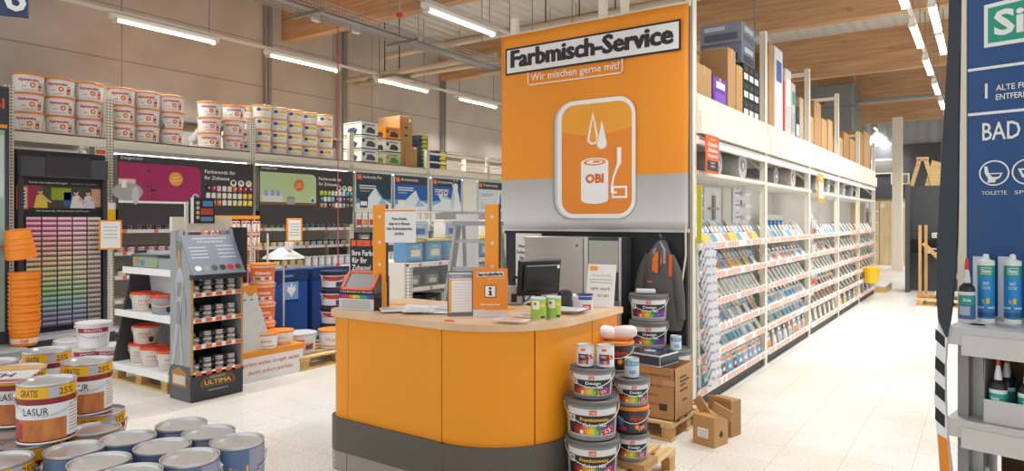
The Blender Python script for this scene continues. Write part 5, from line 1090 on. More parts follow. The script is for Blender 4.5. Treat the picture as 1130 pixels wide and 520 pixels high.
place(PLN, (-6.42, 5.02, .146), facing(-6.42, 5.0), 'white bucket with grey lid at the pallet corner before the crest board')
place(OPL, (-6.36, 5.44, .146), facing(-6.36, 5.4), 'white bucket with orange rim at the front of the bucket pallet')
place(NV, (-6.72, 4.84, .2), facing(-6.7, 4.8), 'navy lidded bucket standing by the steel pole', None)
b = MB(); b.box(-.15, .15, -.15, .15, 0, .2, BRN); tag(b.build('carton', None, (-6.74, 4.84, 0)), 'low brown carton under the navy lidded bucket', 'carton')
for k in range(4): place(NV, (-6.62, 5.68, .146 + k * .221), facing(-6.6, 5.7), 'navy lidded bucket, %s from the pallet in the dark stack' % nth(k + 1), 'navy lidded buckets stacked on the bucket pallet')
# long low gondola behind the counter --------------------------------------
t = thing('low_gondola', 'low white gondola with a perforated end post behind the counter', 'shelf unit', (-5.56, 5.9, 0), pi / 2)
b = MB(); b.box(0, 3.4, .9, .93, 0, 1.12, mat('#cfccc6', .5)); b.build('back_panel', t)
for x in (0, 1.7, 3.34):
    b = MB(); b.box(x, x + .06, 0, .12, 0, 1.13, PERF); b.build('post', t)
for z, d_ in ((1.13, 0), (.82, .15), (.5, .1), (.12, 0)):
    b = MB(); b.box(.0, 3.4, d_, .9, z - .03, z, SHELF); b.box(0, 3.4, d_ - .012, d_, z - .04, z + .01, WH)
    for k in range(9): b.box(.15 + k * .37, .2 + k * .37, d_ - .014, d_ - .012, z - .035, z + .0, ORP)
    b.build('shelf', t)
b = MB(); b.box(-.03, 0, .05, .48, 0, 1.14, mat('#e6dfd2', .5)); b.box(-.03, 0, .5, .9, 0, 1.14, mat('#e0d9cc', .5)); b.build('end_panel', t)
for k, z in enumerate((.82, .5, .12)):
    for j in range(9):
        me = [q4, q1, q3][(j // 2 + k) % 3]; inst('paint_bucket', me, '%s bucket, %s along the %s shelf of the low gondola' % ({q4: 'grey', q1: 'black', q3: 'white and blue'}[me], nth(j + 1), ('upper', 'middle', 'lower')[k]), 'paint bucket', 'buckets in the low gondola', (-5.56 - .32, 6.2 + j * .35, z), (0, 0, pi / 2 + rnd.uniform(-.1, .1)), (.95, .95, .9))
q5 = sq_bucket('b', '', .3, .28, '#3f86b8', '#5f9fc8', '#e9e3c0', '#e0c23a')
for j in range(9):
    inst('paint_bucket', q5, 'blue and yellow bucket, %s in the row on top of the low gondola' % nth(j + 1), 'paint bucket', 'blue and yellow buckets on the low gondola', (-5.56 - .3, 6.2 + j * .36, 1.132), (0, 0, pi / 2 + rnd.uniform(-.06, .06)))
for j, y in enumerate((6.3, 6.95, 7.9, 8.3)): inst('paint_bucket', q3, 'white and blue bucket of the upper layer on the low gondola, %s one' % nth(j + 1), 'paint bucket', 'upper buckets on the low gondola', (-5.56 - .3, y, 1.132 + .282), (0, 0, pi / 2 - .2))
b = MB(); b.box(-.13, .13, 0, .03, 0, .82, mat('#f0f1f2', .4)); b.rect(-.1, .1, .1, .5, -.001, mat('#e2e6ea', .4)); p = onX(516, 255, -5.0); b.box(-.25, .25, -.1, .1, -.9, -.88, LG); b.box(-.02, .02, .03, .05, -.9, .1, LG); tag(b.build('white_board', None, (p.x, p.y, .9), R(50)), 'plain white upright board behind the step ladder', 'board')
# step ladder
t = thing('step_ladder', 'grey aluminium step ladder standing between counter and blue buckets', 'ladder', (-3.69, 4.80, 0), R(15))
AL = mat('#9c9c9a', .35, .6)
for s_ in (-1, 1):
    b = MB(); b.bar((s_ * .26, -.42, 0), (s_ * .17, -.06, 1.62), .03, .07, AL); b.build('front_rail', t)
    b = MB(); b.bar((s_ * .26, .40, 0), (s_ * .17, .06, 1.60), .025, .05, AL); b.build('rear_rail', t)
for k in range(6):
    z = .25 + k * .24; f_ = z / 1.62; b = MB(); b.box(-.25 + .09 * f_, .25 - .09 * f_, -.42 + .36 * f_ - .01, -.42 + .36 * f_ + .08, z, z + .03, AL); b.build('step', t)
b = MB(); b.box(-.2, .2, -.12, .1, 1.60, 1.64, mat('#88898a', .4)); b.build('top_cap', t)
b = MB(); b.bar((-.22, .25, .7), (.22, .25, .7), .02, .03, AL); b.build('cross_brace', t)
# ================================================================== COUNTER
def arc(cx, cy, r, a0, a1, n=10): return [(cx + r * cos(R(a0 + (a1 - a0) * i / n)), cy + r * sin(R(a0 + (a1 - a0) * i / n))) for i in range(n + 1)]
def ctr(e=0, n=14):   # outer line of the counter, pushed out by e
    return [(-3.63 - e, 3.85)] + arc(-3.50, 3.19, .13 + e, 180, 270, 6) + arc(-2.62, 3.60, .54 + e, 270, 360, n) + [(-2.08 + e, 4.30)]
INN = [(-2.76, 4.30), (-2.76, 3.85)]
t = thing('service_counter', 'large orange service counter with rounded corner, wooden worktop and dark kick band', 'counter')
b = MB(); b.slab(ctr(.03) + INN, 1.012, 1.052, mat_wood('#d8b088', '#e6c6a2', (3, 3, 3), .35)); b.build('worktop', t)
def strip(P, o, z0, z1, th, m):
    """upright skin following a plan line"""
    n = len(P); nr = []
    for i in range(n):
        a = Vector(P[max(0, i - 1)]); c = Vector(P[min(n - 1, i + 1)]); d = (c - a).normalized(); nr.append(Vector((d.y, -d.x)))
    O = [(P[i][0] + nr[i].x * o, P[i][1] + nr[i].y * o) for i in range(n)]; I = [(P[i][0] + nr[i].x * (o - th), P[i][1] + nr[i].y * (o - th)) for i in range(n)]
    b = MB(); b.slab(O + I[::-1], z0, z1, m); return b
OP = mat('#f1991f', .38, spec=.35)
CPL = mat_checker_plate()
segs = [[(-3.63, 3.84)] + arc(-3.50, 3.19, .13, 180, 270, 6) + [(-3.43, 3.06)], [(-3.425, 3.06), (-2.628, 3.06)], arc(-2.62, 3.60, .54, 270, 330, 10), arc(-2.62, 3.60, .54, 331, 360, 6) + [(-2.08, 3.9)], [(-2.08, 3.91), (-2.08, 4.28)]]
for s_ in segs: strip(s_, 0, .30, 1.012, .02, OP).build('orange_panel', t)
band = [ctr(0)[:8] + [(-3.43, 3.06)], [(-3.43, 3.06), (-3.03, 3.06)], [(-3.03, 3.06), (-2.60, 3.06)], arc(-2.62, 3.60, .54, 270, 360, 14) + [(-2.08, 3.9)], [(-2.08, 3.9), (-2.08, 4.29)]]
for s_ in band: strip(s_, .024, .13, .345, .03, mat('#5a524c', .4)).build('kick_band', t)
strip(ctr(0)[:8] + [(-3.42, 3.06)], .02, 0, .13, .02, CPL).build('diamond_plate', t); strip([(-3.415, 3.06), (-2.62, 3.06)] + arc(-2.62, 3.60, .54, 270, 360, 14) + [(-2.08, 4.29)], .02, 0, .13, .02, CPL).build('diamond_plate', t)
b = MB(); b.box(-2.76, -2.08, 4.27, 4.30, 0, 1.01, mat('#d8791a', .4)); b.box(-3.63, -3.6, 3.2, 3.85, .0, 1.01, mat('#ee8f1c', .38)); b.build('end_panel', t)
b = MB(); b.box(-3.6, -2.78, 3.80, 3.83, .0, 1.01, LG); b.build('inner_panel', t)
ZC = 1.0525
# sneeze guard
t = thing('sneeze_guard', 'clear screen between two drilled orange posts on the counter', 'screen')
P1, P2 = (-3.34, 3.26), (-2.60, 3.53)
P2 = (onY(543, 300, 3.53).x, 3.53)
an = math.atan2(P2[1] - P1[1], P2[0] - P1[0])
for i, (x, y) in enumerate((P1, P2)):
    b = MB(); b.box(-.045, .045, -.012, .012, 0.0, .70, OR, bev=.004)
    for z in (.1, .3, .45, .62): b.cyl(0, 0, 0, .004, .011, WH, 10) if False else b.flat(ell(0, z, .011, n=10), -.0125, mat('#d9d4cc', .4))
    b.box(.045, .055, -.015, .02, .18, .70, mat('#3a2a20', .5)); b.box(-.045, .06, .012, .03, 0, .22, mat('#3b3a3c', .5)); o = b.build('post', t, (x, y, ZC), R(38))
    b = MB(); b.box(-.05, .05, -.03, .24, 0, .012, OR, bev=.003); b.build('foot', t, (x, y, ZC), R(10))
b = MB(); L = math.dist(P1, P2); b.box(.05, L - .05, -.003, .003, .12, .66, mat_clear('clear_acrylic', '#f2f6f6', .07)); b.build('pane', t, (P1[0], P1[1] + .02, ZC), an)
b = MB(); w_, h = .235, .225; b.box(0, w_, -.002, 0, 0, h, mat('#eceaea', .5)); b.box(0, w_, -.0025, -.002, h - .018, h - .006, OR)
for k, s_ in enumerate(('Werte Kunden,', 'leider ist im Moment', 'kein Farbmischservice', 'möglich.')): b.text(s_, w_ / 2, h - .075 - k * .033, .019, mat('#3a3638', .5), -.003, w=(.11, .15, .18, .07)[k], bold=.03)
p = onY(423, 250, 3.27); o = b.build('customer_notice', None, (p.x + .0, p.y, 1.50), an); tag(o, 'white paper notice with black text hung on the clear counter screen', 'notice')
def wpt(px, py, z=ZC): return onZ(px, py, z)
# colour leaflet box
t = thing('leaflet_dispenser', 'dark leaflet dispenser with orange rimmed slot and black slogan board on the counter end', 'dispenser', (-3.56, 3.10, ZC), R(14))
t.scale = (1, .55, 1)
w_ = .27
b = MB(); b.box(-.0, w_, 0, .22, 0, .11, mat('#3e3d40', .5)); b.rect(.0, w_, .0, .075, -.001, mat('#d3d2d0', .5)); b.rect(0, w_, .1, .115, -.0012, BK)
for k, c in enumerate(('#7a2f86', '#c83a6a', '#d8322a', '#ee7a22', '#f4c42a', '#a8c83a', '#3fa04a', '#2f8fc0', '#3a55b0', '#5a3a90')): b.rect(k * w_ / 10, (k + 1) * w_ / 10, .078, .1, -.0011, mat(c, .5))
for k in range(4): b.rect(.02, w_ - .03, .015 + k * .014, .021 + k * .014, -.0014, GR)
b.box(0, w_, -.001, 0, .11, .135, mat('#2c2b2e', .5)); b.text('1 Farbkarten im Bereich', w_ / 2, .116, .012, WH, -.0015, w=w_ * .9); b.build('tray', t)
for x in (0, w_ - .008):
    b = MB(); P = [(0, .1), (.25, .1), (.25, .25), (.2, .25), (0, .13)]
    b.add([(x, y, z) for y, z in P] + [(x + .008, y, z) for y, z in P], [tuple(range(5)), tuple(range(9, 4, -1))] + [(i, 5 + i, 5 + (i + 1) % 5, (i + 1) % 5) for i in range(5)], mat('#55504e', .5)); b.box(x, x + .008, .0, .25, .0, .1, mat('#55504e', .5)); b.build('cheek', t)
M_ = Matrix.Translation((0, .0, .13)) @ Matrix.Rotation(-R(58), 4, 'X'); b = MB()
for a, c, d_, e in ((.01, .26, 0, .02), (.01, .26, .2, .22), (.01, .03, 0, .22), (.24, .26, 0, .22)): b.box(a, c, -.01, .01, d_, e, mat('#e8622a', .45), M_)
b.box(.03, .24, 0, .006, .02, .2, mat('#8d8a88', .4), M_); b.build('slot_frame', t)
b = MB(); b.box(.0, .29, .235, .245, .1, .47, BK)
for k, s_ in enumerate(('Ihre Farben', 'für Ihr', 'Zuhause!')): b.text(s_, .015, .355 - k * .05, .036, WH, .234, align='l', w=(.2, .12, .15)[k], bold=.02)
for k in range(2): b.rect(.015, .15, .225 - k * .015, .23 - k * .015, .2335, WH)
b.rect(.01, .045, .42, .46, .234, ORP); b.rect(.055, .16, .42, .46, .234, ORP); b.rect(.17, .285, .42, .46, .234, ORP); b.flat([(.19, .32), (.23, .38), (.28, .36), (.28, .24), (.2, .26)], .2335, mat('#b9b8b8', .5)); b.text('NEU', .107, .43, .015, BK, .2335); b.text('NEU', .228, .43, .015, BK, .2335); b.build('slogan_board', t)
# orange info sign in acrylic foot + white list
p = wpt(541, 350); F_ = facing(p.x, p.y)
t = thing('info_sign', 'orange info sign with a black letter i in a clear stand on the counter edge', 'sign', (p.x, p.y, ZC), F_ - .12)
b = MB(); b.box(-.107, .107, 0, .006, .045, .30, mat('#ee8a1e', .4)); b.text('Servicekollege', 0, .255, .019, BK, -.003, w=.155, bold=.04, rz=.05); b.build('card', t)
b = MB(); b.flat([(-.085, .247), (.083, .254), (.083, .281), (-.085, .274)], -.001, mat('#e6e2de', .5)); b.text('gerne für Sie da', .04, .235, .010, WH, -.002, w=.1, rz=.05); b.rect(-.036, .036, .12, .197, -.001, BK); b.rect(-.031, .031, .125, .192, -.0015, WH); b.flat(ell(0, .177, .0085, n=14), -.002, BK); b.flat([(-.014, .133), (.014, .133), (.014, .138), (.008, .138), (.008, .163), (-.012, .163), (-.012, .158), (-.006, .158), (-.006, .138), (-.014, .138)], -.002, BK); b.text('Bitte ansprechen', 0, .072, .013, WH, -.002, w=.12, bold=.02); b.build('print', t)
b = MB(); b.box(-.105, .105, -.03, .03, 0, .004, mat_clear('clear_foot', '#e8ecec', .3)); b.box(-.105, .105, -.006, -.002, 0, .045, mat_clear('clear_foot2', '#e2e6e8', .45)); b.build('stand', t)
p = wpt(508, 349)
t = thing('price_list', 'framed white price list with grey header standing left against the orange info sign', 'price list', (p.x, p.y, ZC), F_ + .12)
b = MB(); b.box(-.08, .08, 0, .01, .0, .28, mat('#6f7276', .4)); b.build('frame', t)
b = MB(); b.rect(-.072, .072, .025, .27, -.001, mat('#eceae8', .5)); b.rect(-.072, .072, .235, .262, -.0015, mat('#8a919a', .5)); b.rect(-.072, -.055, .02, .23, -.0015, mat('#f0a03a', .5)); b.rect(-.055, .072, .222, .228, -.0015, mat('#f0a03a', .5)); b.text('Preisliste', -.02, .243, .012, WH, -.002)
for k in range(10): b.rect(-.045, .055, .2 - k * .018, .203 - k * .018, -.002, LG)
b.build('sheet', t)
t['label'] = 'framed white price list with grey header standing against the orange info sign'
# leaflets scattered
for i, (px, py, w_, h, c, rz) in enumerate(((450, 340, .2, .28, '#e8eaec', .3), (470, 342, .22, .3, '#dfe6ee', -.2), (488, 344, .2, .28, '#f0efec', .5), (436, 343, .2, .26, '#e2e0dc', .9), (500, 341, .2, .28, '#d3dde8', .1), (462, 346, .2, .14, '#e9e4e0', .7), (565, 357, .2, .1, '#f0dcd8', .15), (578, 352, .14, .1, '#ece4e0', -.2), (628, 346, .2, .16, '#eceaea', .1))):
    p = wpt(px, py); b = MB(); b.box(-w_ / 2, w_ / 2, -h / 2, h / 2, 0, .003, mat(c, .5))
    for k in range(5):
        y = -h * .35 + k * h * .15; b.add([(-w_ * .4, y, .0035), (w_ * .35, y, .0035), (w_ * .35, y + h * .05, .0035), (-w_ * .4, y + h * .05, .0035)], [(0, 1, 2, 3)], mat(['#9aa6b8', '#b8bcc2', '#d8504a'][(i * 2 + k) % 3] if i in (6, 7) else ['#a8b4c4', '#c0c4c8', '#8aa0b8'][(i + k) % 3], .5))
    tag(b.build('leaflet', None, (p.x, p.y, ZC + .0035 * i), rz), '%s leaflet lying on the worktop, %s' % (('pale', 'bluish', 'white', 'cream', 'light blue', 'small cream', 'red and white', 'short red printed', 'thick white')[i], ('behind the first orange post', 'between posts in the middle', 'beside the price list', 'nearest the first orange post', 'behind the price list', 'at the front of the pile', 'right at the curved edge', 'by the green tins', 'before the hand scanner')[i]), 'leaflet', 'leaflets on the counter')
b = MB(); b.box(-.03, .03, -.01, .01, 0, .006, ORP); p = wpt(496, 354.5); tag(b.build('pencil_stub', None, (p.x, p.y, ZC), .1), 'short orange pencil lying at the worktop front edge', 'pencil')
# green tins in a clear pack
def d_g(b, r, h, rad):
    b.band(rad(0), rad(0), h * .05, h * .93, -85, 85, mat('#9fc23c', .4), 14); b.band(rad(0) * 1.01, rad(0) * 1.01, h * .5, h * .88, -50, 10, mat('#e9ecdf', .5), 8); b.band(rad(0) * 1.01, rad(0) * 1.01, h * .6, h * .75, 15, 60, mat('#e6c93a', .5), 6); b.band(rad(0) * 1.015, rad(0) * 1.015, h * .68, h * .8, -35, -15, RED, 4)
    P = ell(-r * .1, h * .28, r * .55, h * .2, 16); b.add([(rad(z) * 1.02 * sin(x / r), -rad(z) * 1.02 * cos(x / r), z) for x, z in P], [tuple(range(16))], mat('#8fb08a', .5)); b.band(rad(0) * 1.012, rad(0) * 1.012, h * .1, h * .2, 20, 60, DG, 4)
GT = make_tin('green_tin', '', 'paint tin', .045, .135, mat('#8fb53a', .4), d_g, handle=False, n=24, lidmat=mat('#dfe5ea', .35))
for i, (px, py) in enumerate(((594, 353), (611, 351.5))):
    p = wpt(px, py); place(GT, (p.x, p.y, ZC), facing(p.x, p.y), ('green paint tin nearer the info sign', 'green paint tin nearer the scanner')[i], 'pair of green tins on the worktop')
def d_w(b, r, h, rad): b.band(rad(0), rad(0), h * .06, h * .92, -85, 85, mat('#d5d3d6', .4), 14); b.band(rad(0) * 1.01, rad(0) * 1.01, h * .7, h * .88, -60, 60, mat('#2f4a9c', .5), 10); b.band(rad(0) * 1.01, rad(0) * 1.01, h * .15, h * .45, -20, 45, RED, 6); b.text('OK', .01, h * .2, h * .18, WH, bend=r * 1.03)
WT = make_tin('white_tin', '', 'paint tin', .05, .115, mat('#dad9da', .4), d_w, handle=False, n=24, lidmat=mat('#2f3f86', .4))
p = wpt(646, 344); place(WT, (p.x, p.y, ZC), facing(p.x, p.y), 'white tin with blue rim and red mark before the leaning notice')
p = wpt(653, 340.5)
t = thing('leaning_notice', 'white handwritten notice leaning back behind the white tin on the counter', 'notice', (p.x + .02, p.y + .07, ZC), F_ - .45)
M_ = Matrix.Rotation(-.25, 4, 'X'); b = MB(); b.box(-.1, .1, 0, .004, 0, .30, mat('#e9e5e0', .5), M_); b.rect(-.085, -.03, .255, .285, -.001, OR, M_); b.text('Werte Kunden', .0, .215, .018, GR, -.001, w=.14, M=M_)
for k in range(2): b.rect(-.08, .08, .19 - k * .02, .195 - k * .02, -.001, GR, M_)
b.text('sehr stark', .0, .12, .024, DG, -.001, w=.14, M=M_); b.text('zu tun', .02, .075, .024, DG, -.001, w=.08, M=M_); b.build('sheet', t)
b = MB(); b.box(-.05, .05, .0, .12, 0, .004, LG); b.build('prop', t)
# monitor (seen from behind)
p = wpt(590, 337)
t = thing('computer_monitor', 'black computer monitor seen from behind on the counter', 'monitor', (p.x, p.y + .05, ZC), R(66))
t.scale = (.84, .84, .84)
b = MB(); b.lathe([(.1, 0), (.1, .01), (.02, .018)], BK, 20); b.box(-.025, .025, -.01, .02, .01, .18, BK, bev=.004); b.build('stand', t)
Mt = Matrix.Translation((0, -.01, .08)) @ Matrix.Rotation(.1, 4, 'X'); b = MB(); b.box(-.21, .21, -.0, .035, 0, .30, mat('#1d1d20', .4), Mt, bev=.01); b.box(-.17, .17, -.035, 0, .04, .26, mat('#232326', .45), Mt, bev=.02); b.box(-.16, .17, -.04, -.033, .255, .262, mat('#8a8d94', .3), Mt); b.rect(.14, .165, .23, .255, -.041, WH, Mt)
for k in range(6): b.box(-.1, .1, -.037, -.034, .08 + k * .01, .084 + k * .01, BK, Mt)
b.build('screen_back', t); b = MB(); b.rect(-.2, .2, .02, .29, .036, mat('#30343c', .15), Mt); b.build('screen_glass', t)
b = MB(); b.tube([(-.05, .02, .1), (-.1, .0, .05), (-.14, .05, .01)], .006, mat('#2a3f9c', .5), 6); b.build('cable', t)
# hand scanner dock
p = wpt(624, 340); t = thing('scanner_dock', 'rounded black scanner dock beside the monitor', 'scanner', (p.x, p.y, ZC), F_)
b = MB(); b.lathe([(.06, 0), (.062, .01), (.055, .09), (.035, .12), (0, .128)], mat('#2a2b33', .25), 22); b.build('body', t); b = MB(); b.lathe([(.03, 0), (.04, .01), (.04, .08), (.02, .1), (0, .1)], mat('#b9b9bc', .3), 16, .045, .0); b.build('side_shell', t)
t = thing('telephone', 'grey desk telephone behind the orange info sign', 'telephone', (wpt(567, 336).x, wpt(567, 336).y, ZC), F_); b = MB(); b.box(-.06, .06, -.05, .05, 0, .13, mat('#b8b4ae', .5), bev=.01); b.rect(-.02, .02, .02, .08, -.051, BK); b.build('body', t); b = MB(); b.tube([(-.0, 0, .14), (.0, 0, .17), (.02, 0, .2)], [.02, .015, .022], BK, 10); b.build('handset', t)
# ================================================================== ENDCAP WALL WITH BANNER
t = thing('endcap_wall', 'black back wall panel closing the rack end behind the counter', 'wall panel', (-3.97, 5.60, 0))
b = MB(); b.box(0, 1.89, 0, .04, 0, 1.63, mat('#2b2a2c', .55)); b.box(0, 1.89, -.012, 0, 1.52, 1.6, mat('#242325', .5)); b.build('panel', t); b = MB(); b.box(1.885, 1.905, -.01, .04, 0, 3.5, mat('#4a463f', .5)); b.box(-.0, .02, -.01, .04, 0, 1.6, LG); b.build('edge', t)
# banner
BX0, BX1, BZ0, BZ1 = -3.97, -2.045, 1.575, 3.475
Wb, Hb = BX1 - BX0, BZ1 - BZ0
t = thing('fabric_banner', 'huge orange fabric banner for the paint mixing service with a paint tin icon', 'banner', (BX0, 5.545, BZ0))
S = Wb / 207.0     # metres per photo pixel along the width
def bx(u): return u * Wb
def bz(v): return v * Hb      # v measured up from the bottom
gy = .225
b = MB(); NX, NZ = 40, 26; og = mat('#f2951f', .6)
def by(x, z): return .006 * sin(x * 9 + z * 2) + .004 * sin(z * 7 - x * 3)
V = [(Wb * i / NX, by(Wb * i / NX, Hb * j / NZ), Hb * j / NZ) for j in range(NZ + 1) for i in range(NX + 1)]
for j in range(NZ):
    for i in range(NX):
        q = [j * (NX + 1) + i, j * (NX + 1) + i + 1, (j + 1) * (NX + 1) + i + 1, (j + 1) * (NX + 1) + i]
        b.m.append(0); b.f.append(tuple(q))
b.v = V; b.mats = [None]
m, nt, bs = nodemat('banner_cloth'); tc = N(nt, 'ShaderNodeTexCoord'); sp = N(nt, 'ShaderNodeSeparateXYZ'); nt.links.new(tc.outputs['Object'], sp.inputs[0])
mr = N(nt, 'ShaderNodeMapRange'); mr.inputs[1].default_value = 0; mr.inputs[2].default_value = Hb; nt.links.new(sp.outputs[2], mr.inputs[0])
c = ramp(nt, mr.outputs[0], [(0, '#dcdad8'), (.19, '#bdbab8'), (.2499, '#b2afad'), (.25, '#f2951f')]); nt.links.new(c, bs.inputs['Base Color']); bs.inputs['Roughness'].default_value = .6
b.mats = [m]; cl = b.build('cloth', t)
sm = cl.modifiers.new('thickness', 'SOLIDIFY'); sm.thickness = .003; sm.offset = 1
# headline box: corners in photo px relative to the banner, both edges run along the wall so they are level there
def uv(px, py):
    p = onY(px, py, 5.54); return (p.x - BX0, p.z - BZ0)
hl = [uv(563, 88.5), uv(753, 56), uv(751, 21), uv(564, 58)]
def sw(P): return P
x0, x1 = .06, uv(752, 40)[0]; z0h, z1h = uv(752, 55.5)[1] , uv(752, 21)[1]
b = MB(); b.rect(x0, x1, z0h, z1h, -.018, BK); b.rect(x0 + .018, x1 - .018, z0h + .018, z1h - .018, -.019, mat('#eceae8', .5)); [b.text('Farbmisch-Service', (x0 + x1) / 2 + dx_, z0h + .072 + dz_, .158, mat('#2a2628', .5), -.021 - .0004 * k_, w=(x1 - x0) - .14, bold=.02) for k_, (dx_, dz_) in enumerate(((-.009, 0), (0, 0), (.009, 0), (0, .005)))]; b.build('headline', t)
xa, xb = uv(583, 90)[0], uv(688, 75)[0]; za, zb_ = uv(688, 81)[1], z0h
b = MB(); sbm = mat('#f4e9dc', .5)
for r_ in ((xa, xb, za, za + .012), (xa, xa + .012, za, zb_), (xb - .012, xb, za, zb_)): b.rect(*r_, -.018, sbm)
b.text('Wir mischen gerne mit!', (xa + xb) / 2, za + .045, .065, sbm, -.019, w=(xb - xa) - .07, bold=.015); b.build('subline', t)
# icon tile: rounded slab with grey side
ic = lambda px, py: uv(px, py)
icx0, icz0 = ic(617, 238); icx1, icz1 = ic(702, 118)
icz0 = ic(660, 241)[1]; icz1 = ic(660, 109)[1]
b = MB(); r0 = .17
b.flat(rr(icx0 - .055, icx1 - .04, icz0 - .0, icz1 - .02, r0), -.016, mat('#8f8d8c', .4)); b.flat(rr(icx0 - .04, icx1 - .02, icz0 + .002, icz1 - .01, r0), -.0165, mat('#cfcdcb', .4)); b.flat(rr(icx0 - .01, icx1, icz0, icz1, r0), -.017, mat('#f4f2f0', .4)); b.flat(rr(icx0 + .035, icx1 - .035, icz0 + .04, icz1 - .04, r0 - .04), -.0175, mat('#ec8a1c', .45))
P = [p_ for p_ in rr(icx0 + .035, icx1 - .035, icz0 + .04, icz1 - .04, r0 - .04)]; zc = icz1 - .28; w2 = icx1 - icx0 - .07
up = [p_ for p_ in P if p_[1] > zc]; up = sorted([p_ for p_ in up], key=lambda q: math.atan2(q[1] - zc, q[0] - (icx0 + icx1) / 2)); arcp = [((icx0 + .035) + w2 * (i / 10), zc - .05 * sin(pi * i / 10)) for i in range(11)]
b.flat(arcp + up, -.018, mat('#f3a322', .45)); b.build('icon_tile', t)
wm_ = mat('#f6f4f2', .5); om = mat('#ec8a1c', .45)
def drop(b, cx, zt_, zb2, rw, m, y):
    P = []; n = 12
    for i in range(n + 1):
        a = pi + pi * i / n; P.append((cx + rw * cos(a), zb2 + rw + rw * sin(a)))
    P += [(cx + rw * .55, zb2 + rw + (zt_ - zb2 - rw) * .45), (cx, zt_), (cx - rw * .55, zb2 + rw + (zt_ - zb2 - rw) * .45)]; b.flat(P, y, m)
b = MB(); d1 = ic(655, 123); d1b = ic(655, 160); d2 = ic(665, 131); d2b = ic(665, 166)
drop(b, d1[0], d1[1], d1b[1], .058, wm_, -.019); drop(b, d1[0], d1[1] - .05, d1b[1] + .02, .035, mat('#f3a322', .45), -.0195); drop(b, d2[0], d2[1], d2b[1], .06, mat('#f3a322', .45), -.020); drop(b, d2[0], d2[1] - .015, d2b[1] + .012, .048, wm_, -.0205); b.build('drops', t)
b = MB(); a0 = ic(643, 180); a1 = ic(673, 226); top = a0[1]; bot = ic(655, 224)[1]; xl, xr = ic(642, 200)[0], ic(672, 200)[0]; cx = (xl + xr) / 2; rx_ = (xr - xl) / 2
b.flat([(cx + rx_ * cos(a), bot + .03 + .04 * sin(a)) for a in [pi + pi * i / 12 for i in range(13)]] + [(cx + rx_ * cos(a), top + .04 * sin(a)) for a in [pi * i / 12 for i in range(13)]], -.019, wm_)
b.flat(ell(cx, top, rx_ * .82, .03, 20), -.0195, om); b.flat(ell(cx, top + .002, rx_ * .6, .02, 20), -.0198, wm_); b.flat(ell(cx + .02, top + .004, rx_ * .3, .01, 16), -.0201, om)
b.text('OBI', cx, (top + bot) / 2 - .0, .075, mat('#e06a12', .5), -.0205, w=rx_ * 1.35, bold=.05)
b.build('tin_icon', t)
b = MB(); q = [ic(684, 163), ic(684, 180), ic(681, 187), ic(678, 195), ic(676, 206), ic(676, 213)]
b.tube([(x, -.0195, z) for x, z in q], [.022, .022, .012, .011, .011, .011], wm_, 6); b.tube([(q[-1][0], -.0195, q[-1][1]), (ic(682, 213)[0], -.0195, q[-1][1])], .012, wm_, 6)
h0 = ic(676, 219); h1 = ic(693, 205); b.rect(h0[0], h1[0], h0[1], h1[1], -.0205, wm_); b.rect(h0[0] + .02, h1[0] - .02, h0[1] + .02, h1[1] - .02, -.021, om); b.build('crank_icon', t)
b = MB(); b.box(-.01, Wb + .01, .018, .038, Hb - .02, Hb + .02, mat('#e9e2d3', .5)); b.build('top_rod', t)
b = MB(); b.box(0, Wb, .015, .03, -.03, .0, mat('#d9d6d2', .5)); b.build('bottom_rod', t)
# pale poster behind the monitor
b = MB(); b.box(-.15, .15, 0, .004, 0, .52, mat('#e6e3df', .5)); b.text('OBI', 0, .46, .03, YE, -.002, w=.12, bold=.05)
for k, s_ in enumerate(('Werte Kunden,', 'Farbe, die wir für', 'Sie gemischt', 'haben, ist vom', 'Umtausch', 'ausgeschlossen.')): b.text(s_, 0, .38 - k * .058, .03, mat('#3a3638', .5), -.002, w=(.24, .27, .2, .23, .16, .24)[k], bold=.025)
tag(b.build('wall_notice', None, (-3.66, 5.56, 1.0)), 'white poster with black text and yellow header behind the monitor', 'poster')
# mixing machine cabinets
t = thing('mixing_machine', 'stainless steel paint mixing cabinet standing behind the monitor', 'machine', (-3.56, 5.36, 0))
b = MB(); b.box(0, .62, .0, .22, .05, 1.50, mat('#b3a9a0', .38, .55), bev=.008); b.box(-.0, .62, -.012, 0, .8, 1.49, mat('#b9afa6', .35, .6)); b.box(.05, .55, .02, .2, 0, .05, DG); b.build('cabinet', t)
b = MB(); b.cyl(0, 0, 0, .01, .008, BK, 10); b.xf(Matrix.Translation((.56, -.012, 1.42)) @ Matrix.Rotation(pi / 2, 4, 'X')); b.build('lock', t)
t = thing('mixing_machine', 'dark mixing cabinet with pale glass window next to the stainless one', 'machine', (-2.93, 5.36, 0))
b = MB(); b.box(.0, .36, .0, .2, .05, 1.50, mat('#3b3d40', .4), bev=.006); b.box(.0, .04, -.012, 0, .05, 1.5, mat('#c9c4bc', .35, .4)); b.box(.34, .36, -.012, 0, .05, 1.5, mat('#c9c4bc', .35, .4)); b.box(.05, .33, .02, .18, 0, .05, DG); b.build('cabinet', t)
b = MB(); b.box(.05, .335, -.014, -.002, 1.2, 1.47, mat('#a9a89e', .15)); b.build('window', t)
b = MB(); b.box(.12, .34, -.03, 0, .4, .95, mat('#77716c', .35, .4)); b.box(.20, .215, -.045, -.03, .68, .76, BK); b.build('side_door', t)
